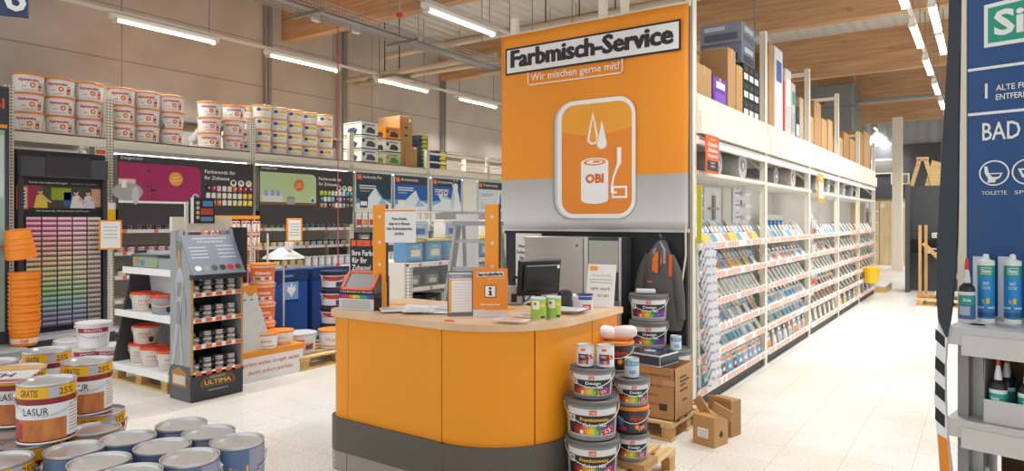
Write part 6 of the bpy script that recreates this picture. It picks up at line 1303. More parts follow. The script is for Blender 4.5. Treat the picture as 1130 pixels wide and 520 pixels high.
# jacket
t = thing('work_jacket', 'dark grey work jacket with orange lining hanging on the black wall', 'jacket', (-2.27, 5.50, .70))
jm = mat('#575454', .8, noise=.15, scale=14, bump=.3); b = MB()
def slice_(z, xw, yd, cx=0, cy=0, n=20, wob=.0): return [(cx + xw * cos(2 * pi * i / n) * (1 + wob * sin(5 * 2 * pi * i / n)), cy + yd * sin(2 * pi * i / n) * (1 + wob * cos(3 * 2 * pi * i / n)), z) for i in range(n)]
def loft(b, sl, m):
    n = len(sl[0]); V = [p_ for s_ in sl for p_ in s_]; F = [(k * n + i, k * n + (i + 1) % n, (k + 1) * n + (i + 1) % n, (k + 1) * n + i) for k in range(len(sl) - 1) for i in range(n)]
    F += [tuple(range(n - 1, -1, -1)), tuple((len(sl) - 1) * n + i for i in range(n))]; b.add(V, F, m)
loft(b, [slice_(.02, .15, .05, .02, 0, wob=.08), slice_(.1, .17, .06, .02, 0, wob=.1), slice_(.3, .165, .065, 0, 0, wob=.08), slice_(.5, .15, .07, -.01, 0, wob=.06), slice_(.62, .13, .065, -.02, 0), slice_(.70, .08, .05, -.01, .01), slice_(.76, .045, .04, 0, .02), slice_(.78, .02, .02, 0, .03)], jm); b.build('body', t)
b = MB(); loft(b, [slice_(.30, .05, .04, -.19, -.01), slice_(.40, .055, .045, -.18, -.01), slice_(.55, .05, .05, -.15, 0), slice_(.66, .04, .04, -.10, 0)], mat('#55504e', .8, noise=.15, scale=14)); b.build('sleeve', t)
b = MB(); loft(b, [slice_(.12, .045, .04, .17, 0), slice_(.3, .05, .045, .16, 0), slice_(.5, .05, .05, .14, 0), slice_(.66, .035, .04, .08, 0)], jm); b.build('sleeve', t)
b = MB(); b.flat([(-.05, .52), (.0, .5), (.04, .6), (.035, .68), (-.02, .68), (-.045, .62)], -.072, mat('#e2761f', .7)); b.flat([(.005, .5), (.02, .5), (.03, .68), (.01, .68)], -.074, mat('#3f3d3d', .8)); b.build('lining', t)
b = MB(); b.tube([(-.06, -.045, .58), (-.04, -.03, .7), (0, -.01, .76), (.04, -.03, .7), (.05, -.05, .58)], .016, mat('#8f8d90', .6), 8); b.build('collar', t)
b = MB(); b.rect(-.09, -.05, .42, .435, -.072, ORP); b.rect(.09, .12, .48, .66, -.05, ORP); b.build('badge', t)
b = MB(); b.tube([(0, .09, .80), (0, .0, .80), (0, -.02, .83)], .006, ALU, 6); tag(b.build('wall_hook', None, (-2.27, 5.50, .70)), 'small steel hook holding the work jacket on the black wall', 'hook')
# yellow edged cable at the banner side
b = MB(); b.tube([(-2.06, 5.52, 1.6), (-2.05, 5.50, 1.35), (-2.08, 5.50, 1.15), (-2.14, 5.5, .95)], .008, mat('#d9cdb8', .5), 6); tag(b.build('hanging_lead', None), 'pale cable hanging down at the banner edge beside the jacket', 'cable')
b = MB(); b.box(-.02, .02, -.01, 0, 0, .5, mat('#c9c02c', .5)); tag(b.build('yellow_strip', None, (-2.00, 5.69, 1.45)), 'thin yellow strip on the near upright beside the banner', 'strip')
# ================================================================== BUCKETS, TINS AND CARTONS BESIDE THE COUNTER
def d_design(title='Design'):
    RB = mat_spectrum(-.11, .11, 0, 'rainbow_print_' + title)
    def f(b, r, h, rad):
        b.band(rad(h * .14), rad(h * .80), h * .14, h * .80, -66, 66, mat('#e2e1e0', .45), 16); b.band(rad(h * .16) * 1.004, rad(h * .68) * 1.004, h * .16, h * .64, -62, 62, mat('#2a2830', .45), 16); b.band(rad(h * .16) * 1.007, rad(h * .4) * 1.007, h * .17, h * .42, -60, 60, RB, 20)
        b.band(rad(h * .68) * 1.008, rad(h * .8) * 1.008, h * .66, h * .78, -8, 8, ORP, 4); b.text('OBI', 0, h * .69, h * .06, WH, bend=r * 1.0)
        b.text(title, .01, h * .50, h * .09, WH if title == 'Design' else YE, bend=lambda z: rad(z) * 1.014, w=r * (.7 if title == 'Design' else 1.1), bold=.02); b.text('Colour Mix', .012, h * .37, h * .085, WH, bend=lambda z: rad(z) * 1.014, w=r * .9, bold=.02)
        b.band(rad(h * .5) * 1.01, rad(h * .6) * 1.01, h * .46, h * .62, -58, -42, WH, 3); b.band(rad(h * .5) * 1.013, rad(h * .6) * 1.013, h * .49, h * .59, -55, -46, BK, 3)
        for k in range(3):
            P = ell((-.45 + k * .3) * r, h * .23, r * .08, r * .08, 10); b.add([(rad(z) * 1.016 * sin(x / r), -rad(z) * 1.016 * cos(x / r), z) for x, z in P], [tuple(range(10))], mat(['#e9e6e2', '#f0c23a', '#8fc04a'][k], .5))
    return f
def d_stamp(base):
    def f(b, r, h, rad):
        base(b, r, h, rad)
        for k, (x, z) in enumerate(((.34, .12), (.55, .17))):
            P = [(r * x + a * r * .26, h * z + c * h * .2) for a, c in ((0, 0), (1, .25), (.9, 1), (-.1, .75))]
            b.add([(rad(z2) * 1.02 * sin(x2 / r), -rad(z2) * 1.02 * cos(x2 / r), z2) for x2, z2 in P], [(0, 1, 2, 3)], WH)
        b.text('25%', r * .62, h * .19, h * .15, RED, bend=lambda z: rad(z) * 1.028, bold=.04, rz=.2); b.text('%', r * .4, h * .14, h * .12, RED, bend=lambda z: rad(z) * 1.03, bold=.05)
    return f
GRB, GRL = mat('#8c8b8a', .45), mat('#6f6d6b', .45)
BIG = make_bucket('paint_bucket', '', 'paint bucket', .158, .232, GRB, GRL, d_stamp(d_design('Premiumweiss')), .9)
MED = make_bucket('paint_bucket', '', 'paint bucket', .128, .178, GRB, GRL, d_stamp(d_design('Design')), .9)
SML = make_bucket('paint_bucket', '', 'paint bucket', .105, .165, GRB, GRL, d_stamp(d_design('Design')), .9)
PLAINB = make_bucket('paint_bucket', '', 'paint bucket', .158, .222, GRB, GRL, d_design('Design'), .9)
def d_alk(b, r, h, rad):
    b.text('Alpina', r * .25, h * .52, h * .16, mat('#e03a22', .5), bend=lambda z: rad(z) * 1.006, w=r * .9, bold=.02); P = ell(r * .25, h * .28, r * .17, r * .17, 14); b.add([(rad(z) * 1.006 * sin(x / r), -rad(z) * 1.006 * cos(x / r), z) for x, z in P], [tuple(range(14))], ORP)
    P = ell(r * .25, h * .28, r * .08, r * .08, 12); b.add([(rad(z) * 1.01 * sin(x / r), -rad(z) * 1.01 * cos(x / r), z) for x, z in P], [tuple(range(12))], YE); b.band(rad(h * .3) * 1.004, rad(h * .6) * 1.004, h * .3, h * .6, -60, -35, mat('#2f8fc0', .5), 4); b.band(rad(h * .1) * 1.004, rad(h * .3) * 1.004, h * .12, h * .28, -55, -25, mat('#c93a7a', .5), 4)
ALK = make_bucket('paint_bucket', '', 'paint bucket', .122, .172, mat('#2a2a2c', .4), mat('#e8862a', .45), d_alk, .9)
ALK2 = make_bucket('paint_bucket', '', 'paint bucket', .105, .165, mat('#3a393a', .4), mat('#e8862a', .45), d_stamp(d_alk), .9)
PH = .146
PC = place(PAL, (-1.93, 3.86, 0), pi / 2, 'wooden pallet carrying the grey bucket towers beside the counter', scale=1.0)
PC.scale = (.78, .62, 1)
fx, fy = -1.915, 3.60; fc = facing(fx, fy)
place(BIG, (fx, fy, PH), fc, 'large grey bucket at the bottom of the front tower beside the counter', 'grey colour mix buckets beside the counter')
place(BIG, (fx - .005, fy, PH + .233), fc + .05, 'large grey bucket second from below in the front tower', 'grey colour mix buckets beside the counter')
place(MED, (fx - .0, fy + .0, PH + .466), fc - .05, 'smaller grey bucket on top of the front tower beside the counter', 'grey colour mix buckets beside the counter')
sx, sy = -1.80, 3.92
p = at_depth(697, 440, 4.22); sx, sy = p.x, p.y
for k, (pr, lb) in enumerate(((SML, 'small grey bucket at the foot of the rear tower'), (ALK2, 'black bucket with orange lid in the middle of the rear tower'), (SML, 'small grey bucket on top of the rear tower'))): place(pr, (sx, sy, PH + .04 + k * .166), fc + .05 * k, lb, 'small buckets of the rear tower')
b = MB(); b.box(-.13, .13, -.1, .1, 0, .039, BRN); tag(b.build('card_sheet', None, (sx, sy, PH)), 'folded brown cardboard under the rear bucket tower', 'cardboard')
p = at_depth(682, 420, 4.52); rx2, ry2 = p.x, p.y
for k in range(3): place(MED, (rx2 + .0, ry2, PH + k * .179), fc + .2, 'grey bucket hidden behind the towers, %s from the pallet' % nth(k + 1), 'grey buckets between tower and counter')
place(ALK, (rx2 - .02, ry2, PH + .538), fc, 'black bucket with orange lid holding two wrapped rollers')
for i, (dx, dz, w_) in enumerate(((-.055, .0, .085), (.06, .0, .085))):
    b = MB(); m = mat('#ece2dc', .35)
    b.lathe([(0, -w_), (.028, -w_ * .92), (.042, -w_ * .6), (.046, 0), (.042, w_ * .6), (.028, w_ * .92), (0, w_)], m, 18); b.xf(Matrix.Rotation(pi / 2, 4, 'Y') @ Matrix.Identity(4)); b.xf(Matrix.Rotation((.5, -.2)[i], 4, 'Z') @ Matrix.Rotation((.25, -.1)[i], 4, 'Y'))
    tag(b.build('wrapped_roller', None, (rx2 - .02 + dx * RX - .0, ry2 + dx * RY, PH + .538 + .172 + .05), YAW), ('wrapped whitish paint roller lying tilted over the black bucket rim', 'wrapped white paint roller lying flat on the black bucket lid')[i], 'paint roller')
def d_sm(b, r, h, rad):
    b.band(rad(0), rad(0), h * .06, h * .93, -85, 85, mat('#e6e4e4', .4), 14); b.band(rad(0) * 1.01, rad(0) * 1.01, h * .14, h * .6, -50, 20, mat('#3a3440', .45), 8); b.band(rad(0) * 1.014, rad(0) * 1.014, h * .14, h * .3, -50, 20, mat('#8f4aa0', .45), 4); b.band(rad(0) * 1.016, rad(0) * 1.016, h * .14, h * .3, -20, 5, mat('#e0a03a', .45), 4); b.band(rad(0) * 1.01, rad(0) * 1.01, h * .75, h * .86, -30, 0, ORP, 4); b.text('25%', .02, h * .35, h * .2, RED, bend=r * 1.03, bold=.04, rz=.2); b.text('MIX', -.015, h * .42, h * .12, WH, bend=r * 1.025)
STN = make_tin('small_paint_tin', '', 'paint tin', .052, .125, mat('#d9d8d8', .35), d_sm, handle=False, n=26)
zt_ = PH + .466 + .179
for i, px in enumerate((646, 668)):
    p = at_depth(px, 400, 4.04 if i == 0 else 4.02); place(STN, (p.x, p.y, zt_), fc + .1 * i, ('small printed tin nearer the counter on the front tower', 'small printed tin at the outer side on the front tower')[i], 'two small tins on the front bucket tower')
def d_lb(b, r, h, rad): b.band(rad(0), rad(0), h * .06, h * .93, -85, 85, mat('#d8e2ea', .4), 14); b.band(rad(0) * 1.01, rad(0) * 1.01, h * .62, h * .88, -70, 70, mat('#5fa8d0', .45), 10); b.band(rad(0) * 1.01, rad(0) * 1.01, h * .2, h * .4, -20, 30, mat('#7fb4d8', .45), 4); b.text('BLAU', 0, h * .68, h * .14, WH, bend=r * 1.03)
LBT = make_tin('small_paint_tin', '', 'paint tin', .045, .115, mat('#cfdbe4', .35), d_lb, handle=False, n=24)
p = at_depth(697, 440, 4.22)
place(LBT, (sx, sy, PH + .04 + 3 * .166), fc, 'light blue tin standing on top of the rear tower')
# big carton and its pallet
PCt = place(PAL, (-2.29, 5.2, 0), 0, 'wooden pallet under the big open carton')
PCt.scale = (.64, .93, 1)
t = thing('open_carton', 'big open brown carton with black printed lettering holding a glossy box', 'carton', (-1.90, 4.87, PH))
b = MB(); wx, wy, h = .43, .38, .39; m = mat('#bd8f5e', .75, noise=.05, scale=5)
for a in ((-wx, 0, 0, .006), (-wx, 0, wy - .006, wy), (-wx, -wx + .006, 0, wy), (-.006, 0, 0, wy)): b.box(*a, 0, h, m)
b.box(-wx, 0, 0, wy, 0, .006, m); b.build('carton_body', t)
b = MB(); b.text('Design WEISSTON 5L', -.03, .32, .018, INK, -.002, align='r', w=.26); b.text('5100 : 2507-1421', -.10, .24, .018, INK, -.002, align='r', w=.2); b.text('ROLLS/CTN', -.14, .17, .016, INK, -.002, align='r'); b.text('QTY : 5PCS', -.08, .10, .018, INK, -.002, align='r'); b.rect(-.12, -.06, .07, .12, -.0022, INK); b.rect(-.1, -.0, .26, .3, -.0018, mat('#c9a274', .5)); b.build('print', t)
b = MB()
for k, (y, z, w_) in enumerate(((.1, .3, .14), (.1, .27, .2), (.1, .24, .12), (.1, .2, .16), (.15, .12, .1))): facex(b, [(y, z), (y + w_, z), (y + w_, z + .014), (y, z + .014)], .0015, INK)
b.build('side_print', t)
t = thing('glossy_box', 'black topped white box lying across the open carton', 'box', (-2.16, 5.02, PH + .392), R(-8))
b = MB(); b.box(-.17, .17, -.14, .14, 0, .085, mat('#e6e8ec', .3)); b.box(-.165, .165, -.145, -.14, .01, .075, mat('#3f4654', .35)); b.box(.17, .175, -.135, .135, .01, .075, mat('#30343e', .35)); b.box(-.16, .16, -.13, .13, .085, .087, mat('#2b2f3a', .25)); b.add([(cos(a) * .05, sin(a) * .04, .0885) for a in [2 * pi * i / 16 for i in range(16)]], [tuple(range(16))], mat('#a9b6cc', .3)); b.build('box_body', t)
# grey bucket stacks behind
bx_, by_ = onY(716, 350, 5.36).x, 5.36
for k in range(4): place(PLAINB, (bx_, by_, PH + k * .223), fc - .1, 'large grey rainbow bucket, %s from the pallet in the stack by the jacket' % nth(k + 1), 'grey rainbow buckets below the jacket')
b = MB(); b.box(-.08, .08, -.04, .04, 0, .035, mat('#d9dade', .4), bev=.008); tag(b.build('small_case', None, (bx_ - .02, by_ - .02, PH + 4 * .223), fc), 'small pale case lying on the rainbow bucket stack', 'case')
p = at_depth(741, 392, 5.66)
for k in range(2): place(PLAINB, (p.x, p.y, PH + .0 + k * .223), fc, 'grey bucket behind the open carton, %s from the pallet' % nth(k + 1), 'grey buckets behind the open carton')
place(LBT, (p.x + .06, p.y - .06, PH + 2 * .223), fc, 'light blue tin on the grey bucket lid behind the carton')
# small cartons
t = thing('small_carton', 'small brown carton with a white label beside the open carton', 'carton', (-1.66, 4.98, 0), R(-14))
b = MB(); b.box(-.10, .08, -.09, .09, 0, .22, mat('#bd925e', .75, noise=.05, scale=8)); b.rect(-.06, .03, .06, .13, -.091, WH)
for k in range(3): b.rect(-.05, .02, .07 + k * .018, .075 + k * .018, -.0915, GR)
facex(b, [(-.03, .08), (0, .06), (.03, .08), (0, .12)], .081, INK); b.build('carton_body', t)
b = MB(); b.bar((-.10, -.0, .22), (-.04, -.0, .27), .01, .18, BRN); b.bar((.08, 0, .22), (.10, -.0, .29), .01, .16, BRN); b.build('flap', t)
t = thing('small_carton', 'narrow upright brown carton leaning behind the labelled one', 'carton', (-1.62, 5.27, 0), R(-14)); b = MB(); b.box(-.14, .06, -.07, .07, 0, .27, mat('#a97f50', .75, noise=.05, scale=8)); b.box(-.14, .06, -.07, -.06, .27, .29, BRN); b.build('carton_body', t)
# ================================================================== FOREGROUND TINS
t = thing('sales_table', 'low wooden sales table carrying the tins in the front corner', 'table', (-2.7, .95, 0))
b = MB(); b.box(-.75, .86, -.5, .46, .70, .748, PINE); b.build('top', t)
for x in (-.7, .8):
    for y in (-.45, .41):
        b = MB(); b.box(x - .04, x + .04, y - .04, y + .04, 0, .7, PINE2); b.build('leg', t)
blc = mat('#4a6698', .35); lil = mat('#8f8cac', .4)
def d_blue(b, r, h, rad):
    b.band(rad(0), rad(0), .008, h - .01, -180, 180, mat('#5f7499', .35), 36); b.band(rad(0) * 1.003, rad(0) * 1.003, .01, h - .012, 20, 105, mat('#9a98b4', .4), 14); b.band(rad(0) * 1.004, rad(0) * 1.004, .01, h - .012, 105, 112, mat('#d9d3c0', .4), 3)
    for k, z in enumerate((.55, .62)): b.band(rad(0) * 1.007, rad(0) * 1.007, h * z, h * z + .003, 40, 95, mat('#4a4660', .5), 8)
    b.text('2 in 1', -.02, h * .52, h * .16, YE, bend=r * 1.008, bold=.02); b.text('LASUR', -.02, h * .3, h * .14, WH, bend=r * 1.008)
BT = make_tin('blue_paint_tin', '', 'paint tin', .0825, .19, blc, d_blue)
rows_ = [('nearest', [(-1.975, .965), (-2.15, .962), (-2.33, .97)]), ('middle', [(-1.965, 1.135), (-2.13, 1.14), (-2.305, 1.12)]), ('farthest', [(-1.985, 1.305), (-2.135, 1.30 + .0), (-2.305, 1.30)])]
BTL = []
for rn, pts in rows_:
    for j, (x, y) in enumerate(pts):
        if rn == 'farthest' and j == 1: x, y = -2.146, 1.305
        place(BT, (x, y, .75), facing(x, y) + rnd.uniform(-1.3, .2), 'blue paint tin with silver lid, %s row, %s from its open end' % (rn, nth(j + 1)), 'blue paint tins on the sales table')
def d_yel(txt='25% GRATIS', wood='#b5622c'):
    W_ = mat_wood(wood, '#d98a4a', (20, 20, 6), .45)
    def f(b, r, h, rad):
        q = rad(0); b.band(q, q, .008, h - .01, -180, 180, mat('#8c1f22', .35), 36); b.band(q * 1.004, q * 1.004, h * .76, h * .95, -180, 180, mat('#f0b41c', .38), 36); b.band(q * 1.004, q * 1.004, h * .42, h * .66, -180, 180, mat('#e9e7ea', .4), 30); b.band(q * 1.004, q * 1.004, h * .06, h * .42, -60, 42, W_, 20); b.band(q * 1.007, q * 1.007, h * .08, h * .66, 42, 88, mat('#eceaea', .4), 10)
        b.band(q * 1.007, q * 1.007, h * .1, h * .36, -75, -48, mat('#b8322c', .4), 5); b.band(q * 1.007, q * 1.007, h * .76, h * .95, 5, 28, mat('#b9b7bc', .3), 5)
        for k in range(9): b.band(q * 1.01, q * 1.01, h * (.16 + k * .055), h * (.165 + k * .055) + .001, 48, 84, mat('#6a666c', .5), 5)
        b.text('25%', r * .75, h * .8, h * .11, mat('#7a4a10', .5), bend=r * 1.012, bold=.02); b.text('GRATIS', -r * .6, h * .8, h * .11, mat('#7a4a10', .5), bend=r * 1.012, bold=.02, w=r * .7)
        b.text('LASUR', -r * .35, h * .49, h * .12, mat('#3a3440', .5), bend=r * 1.012, w=r * .9, bold=.01)
    return f
YT = make_tin('wood_stain_tin', '', 'paint tin', .082, .19, mat('#8c1f22', .35), d_yel())
low = [(-2.55, .90, 'at the table corner under the price card'), (-2.395, .90 - .07, 'with a lower front place beside the blue tins'), (-2.49, 1.10, 'between the lower stain tins and the blue tins'), (-2.66, 1.13, 'under the tin beside the open edge'), (-2.72, .93, 'in the lower middle under the price card'), (-2.9, 1.05, 'in the lower rear row'), (-3.08, 1.08, 'deep in the lower rear row'), (-2.52, .99 + .32, 'at the far side of the lower tier'), (-2.78, 1.28, 'at the far rear of the lower tier')]
low = [(-2.53, .92, 'lower tier, below the nearest upper tin'), (-2.40, .80, 'lower tier, nearest one beside the blue tins'), (-2.50, 1.10, 'lower tier, next to the far blue tins'), (-2.72, 1.22, 'lower tier, below the far upper tin'), (-2.70, .93, 'lower tier, below the price card'), (-2.90, 1.05, 'lower tier, rear middle'), (-3.08, 1.20, 'lower tier, farthest back'), (-3.08, 1.00, 'lower tier, at the rear edge side'), (-2.57, .75, 'lower tier, at the bottom picture corner')]
for x, y, lb in low: place(YT, (x, y, .75), facing(x, y) + rnd.uniform(-.4, .4), 'red and yellow wood stain tin, ' + lb.replace('bottom picture corner', 'table front corner'), 'wood stain tins on the sales table')
upt = [(-2.515, .965, 'nearest upper one with the white banderole'), (-2.745, 1.185, 'upper one at the open side'), (-2.80, .985, 'upper one holding the price card'), (-3.10, 1.19, 'upper one farthest back'), (-2.93, 1.13, 'upper middle one behind the price card'), (-3.0, .97, 'upper one at the cut edge')]
upt = [u for u in upt if u[0] != -2.93]
for x, y, lb in upt: place(YT, (x, y, .9405), facing(x, y) + .1 * rnd.uniform(-1, 1), 'red and yellow wood stain tin, ' + lb, 'wood stain tins on the sales table')
t = thing('price_card', 'yellow, white and red price card lying flat on the stain tins', 'price card', (-2.70, .90, 1.1315), R(48)); M_ = Matrix.Rotation(R(-84), 4, 'X')
b = MB(); b.box(-.19, .10, -.0015, .0015, -.08, .1, mat('#efeef0', .45), M_); b.build('card', t)
b = MB(); b.rect(-.19, .10, .045, .095, -.003, mat('#f2b14a', .45), M_); b.rect(-.19, .10, -.08, -.055, -.003, mat('#d8425a', .45), M_); b.text('LOTH', -.03, -.03, .04, mat('#3c3448', .5), -.003, M=M_, bold=.01); b.build('print', t)
# ================================================================== SEALANT GONDOLA (near, turned 12 degrees)
d0 = 2.2; o_ = at_depth(1052, 361, d0); ZS = o_.z; GR_ = R(-12)
t = thing('sealant_gondola', 'grey shelf unit with a tall blue header panel for bathroom sealants', 'shelf unit', (o_.x, o_.y, 0), GR_)
GS = mat('#c3c1bd', .4, .2)
zt2 = ZS; zm = at_depth(1050, 462, d0).z; zl = at_depth(1050, 560, d0).z
for z, nm in ((zt2, 0), (zm, 1), (zl, 2)):
    b = MB(); b.box(-.02, 1.2, 0.0, .46 if nm == 0 else .46, z - .02, z, GS); b.build('shelf', t)
    b = MB(); b.box(-.02, 1.2, -.008, 0, z - .055, z + .002, mat('#c9c5bf', .42)); b.box(.025, 1.2, -.014, -.008, z - .085, z - .02, mat('#cfcac4', .42)); b.build('shelf_lip', t)
b = MB(); b.box(.19 if False else .23, .33, -.018, -.014, zm - .085, zm - .02, ORP); b.text('4,99', .28, zm - .065, .025, BK, -.019); b.build('price_tag', t)
b = MB(); b.box(.02, .06, .1, .14, 0, zt2, GS); b.build('upright', t)
b = MB(); b.box(.0, .03, .05, .44, zl, zt2 - .02, mat('#8f8e8c', .4)); b.build('side_plate', t)
b = MB(); b.box(.05, 1.2, .40, .42, 0, zt2 - .02, mat('#8a6a48', .6)); b.build('back_board', t)
bp_ = mat('#1f4a80', .4)
b = MB(); pass
# work out print positions on the panel plane
Mg = Matrix.Translation((o_.x, o_.y, 0)) @ Matrix.Rotation(GR_, 4, 'Z'); Mi = Mg.inverted()
nrm = Vector((sin(GR_), -cos(GR_), 0)); p0 = Mg @ Vector((0, .409, 0))
def onG(px, py):
    a, c = ray(px); dd = (p0.x * nrm.x + p0.y * nrm.y) / (a * nrm.x + c * nrm.y); q = Mi @ at_depth(px, py, dd); return q.x, q.z
xp = onG(1067, 200)[0]; xq = onG(1057.5, 200)[0]
b = MB(); b.box(xp, 1.25, .41, .45, ZS, 3.3, bp_); b.build('blue_panel', t); b = MB(); b.box(xq, xp, .40, .47, 0, 3.3, mat('#e4d8c0', .5)); b.build('upright', t)
b = MB(); yy = .408
for py in (78, 127): x, z = onG(1068, py); b.rect(x - .0, 1.24, z - .005, z + .005, yy, WH)
A, B_, C_, D_ = onG(1086, 53), onG(1086, 6), onG(1130, -8), onG(1130, 40)
xl_, xr_ = A[0], A[0] + .33; zb3, zt3 = A[1], B_[1]
b.flat([(xl_, zb3), (xr_, zb3 + .0), (xr_, zt3 + .02), (xl_, zt3 - .0)], yy, WH); b.flat([(xl_ + .012, zb3 + .014), (xr_ - .012, zb3 + .014), (xr_ - .012, zt3 + .005), (xl_ + .012, zt3 - .014)], yy - .001, mat('#1e9a7c', .4))
b.text('Sista', xl_ + .03, zb3 + .04, .085, WH, yy - .002, align='l', w=.25, bold=.03)
q = onG(1087, 109); b.text('1', q[0], q[1], .055, WH, yy, align='l'); q = onG(1099, 99); q2 = onG(1099, 108.5)
b.text('ALTE FUGE', q[0], q[1] - .004, .02, WH, yy, align='l', w=.125, bold=.01); b.text('ENTFERNEN', q2[0], q2[1] - .006, .02, WH, yy, align='l', w=.125, bold=.01)
q = onG(1084, 155); b.text('BAD KÜCHE', q[0], q[1], .062, WH, yy, align='l', w=.33, bold=.01); b.build('lettering', t)
b = MB()
for k, (px, s_) in enumerate(((1097, 'TOILETTE'), (1134, 'SPÜLE'))):
    x, z = onG(px, 191); z = onG(1097, 191)[1]; n = 28; O = ell(x, z, .046, .046, n); I = ell(x, z, .041, .041, n)
    b.add([(a, yy, c) for a, c in O + I], [(i, (i + 1) % n, n + (i + 1) % n, n + i) for i in range(n)], WH)
    if k == 0: b.flat([(x - .03, z + .025), (x - .02, z + .025), (x - .016, z - .0), (x + .026, z - .0), (x + .018, z - .018), (x + .005, z - .025), (x + .004, z - .034), (x - .02, z - .034), (x - .018, z - .02), (x - .028, z)], yy, WH); b.flat([(x - .012, z - .004), (x + .02, z - .004), (x + .014, z - .014), (x - .006, z - .014)], yy - .001, bp_)
    else: b.flat([(x - .028, z + .012), (x + .028, z + .012), (x + .015, z - .02), (x - .015, z - .02)], yy, WH); b.flat([(x - .018, z + .006), (x + .018, z + .006), (x + .01, z - .012), (x - .01, z - .012)], yy - .001, bp_)
    b.text(s_, x, z - .078, .013, WH, yy, w=.075)
b.build('pictogram', t)
# curved dark side blade, striped below
t = thing('display_blade', 'curved dark side blade with black and white stripes at its foot beside the sealant shelves', 'display panel', (o_.x, o_.y, 0), GR_)
yb = -.01; p1 = Mg @ Vector((0, yb, 0))
def onB(px, py):
    a, c = ray(px); dd = (p1.x * nrm.x + p1.y * nrm.y) / (a * nrm.x + c * nrm.y); q = Mi @ at_depth(px, py, dd); return q.x, q.z
Lp = [(1049, -30), (1047.5, 40), (1045, 90), (1041.5, 150), (1038, 210), (1035, 270), (1034, 320), (1036, 350), (1040, 370)]
Rp = [(1046, 372), (1050, 345), (1054, 310), (1056.5, 270), (1057.5, 220), (1058, 160), (1059, 90), (1060, 20), (1060, -30)]
b = MB(); b.prism([onB(*q) for q in (Lp + Rp)][::-1], yb - .012, yb + .012, mat('#2e2f3a', .45)); b.build('blade', t)
b = MB(); LL = [onB(*q) for q in ((1049, -30), (1047.5, 40), (1045, 90), (1041.5, 150), (1038, 210), (1035, 270), (1034, 320))]
b.prism((LL + [(x + .006, z) for x, z in LL[::-1]])[::-1], yb - .014, yb - .012, mat('#d8632a', .5)) if False else None
S2 = [onB(*q) for q in ((1036, 352), (1033, 400), (1032, 440), (1035, 480), (1039, 530), (1052, 530), (1046, 480), (1044, 440), (1044, 400), (1046, 374))]
b = MB(); b.prism(S2[::-1], yb - .012, yb + .012, mat('#ecebe9', .45))
for k, (a, c) in enumerate(((366, 378), (396, 410), (424, 438), (452, 466))):
    b.flat([onB(1033.5, a - 4), onB(1044, a + 6), onB(1044, c + 6), onB(1033, c - 4)][::-1], yb - .0125, BK)
b.flat([onB(1036, 478), onB(1046.5, 484), onB(1051, 530), onB(1039.5, 530)][::-1], yb - .013, mat('#f08a1c', .45)); b.build('striped_foot', t)
# cartridges -----------------------------------------------------------------
def cartridge():
    t = thing('sealant_cartridge', '', 'cartridge'); r = .0245
    b = MB(); b.lathe([(r * .96, 0), (r, .002), (r, .195), (r * .98, .2)], mat('#1f8fcf', .35), 26); b.build('tube', t)
    b = MB(); b.lathe([(r * 1.01, 0), (r * 1.02, .001), (r * 1.02, .012), (r, .014)], WH, 26); b.build('base_ring', t)
    b = MB(); b.lathe([(r * 1.01, .192), (r * 1.02, .194), (r * 1.0, .208), (.012, .212), (.009, .218), (.009, .226), (.006, .23), (0, .231)], mat('#e9ecec', .35), 26); b.build('cap', t)
    b = MB(); q = r * 1.006; b.band(q, q, .155, .192, -95, 95, mat('#1d9c86', .35), 18); b.band(q * 1.006, q * 1.006, .163, .185, -38, 38, WH, 8); b.band(q * 1.012, q * 1.012, .165, .183, -35, 35, mat('#1e9a7c', .35), 8); b.text('Sista', 0, .169, .011, WH, bend=r * 1.03, w=.026, bold=.03)
    b.text('BAD', 0, .128, .010, WH, bend=r * 1.012, w=.017); b.text('KÜCHE', 0, .113, .010, WH, bend=r * 1.012, w=.023)
    # small yellow bath duck picture
    def bp2(P, m, k=1.012): b.add([(r * k * sin(x / r), -r * k * cos(x / r), z) for x, z in P], [tuple(range(len(P)))], m)
    bp2(ell(.001, .070, .010, .006, 14), YE); bp2(ell(.006, .079, .005, .005, 12), YE, 1.014); bp2([(.010, .078), (.014, .077), (.010, .0755)], ORP, 1.016); bp2([(-.009, .071), (-.013, .078), (-.005, .075)], YE, 1.014); bp2(ell(.0075, .080, .0009, n=6), BK, 1.02)
    b.band(q, q, .02, .035, -95, 95, mat('#2f5a8a', .35), 14); b.band(q * 1.004, q * 1.004, .048, .054, -95, 95, mat('#c9d2da', .35), 14); bp2([(-.012, .05), (0, .060), (.012, .05), (0, .041)], mat('#aab4be', .35), 1.018); bp2(ell(0, .050, .005, n=10), mat('#5c6670', .35), 1.022)
    b.build('label_print', t); return t
CT = cartridge()
def gl(x, y, z): v = Mg @ Vector((x, y, z)); return (v.x, v.y, v.z)
def on_shelf(px, py, z):
    p = onZ(px, py, z); return (p.x, p.y, z)
F2 = GR_
for i, (px, py) in enumerate(((1088, 355.5), (1117.5, 356.5))):
    p = on_shelf(px, py, ZS); place(CT, p, facing(p[0], p[1]) + .0, ('blue bathroom sealant cartridge with duck, beside the black nozzle bottle', 'blue bathroom sealant cartridge with duck, farther from the black bottle')[i], 'blue sealant cartridges on the top shelf')
for i, px in enumerate((1080, 1108, 1135)):
    p = on_shelf(px, 350.5, ZS); t = thing('backing_card', 'white card with a red edge behind the cartridges, %s along the shelf' % nth(i + 1), 'card', p, GR_); b = MB(); b.box(-.022, .022, .02, .026, 0, .215, mat('#cfd8e2', .4)); b.rect(.006, .02, .07, .11, .0195, RED); b.build('card', t)
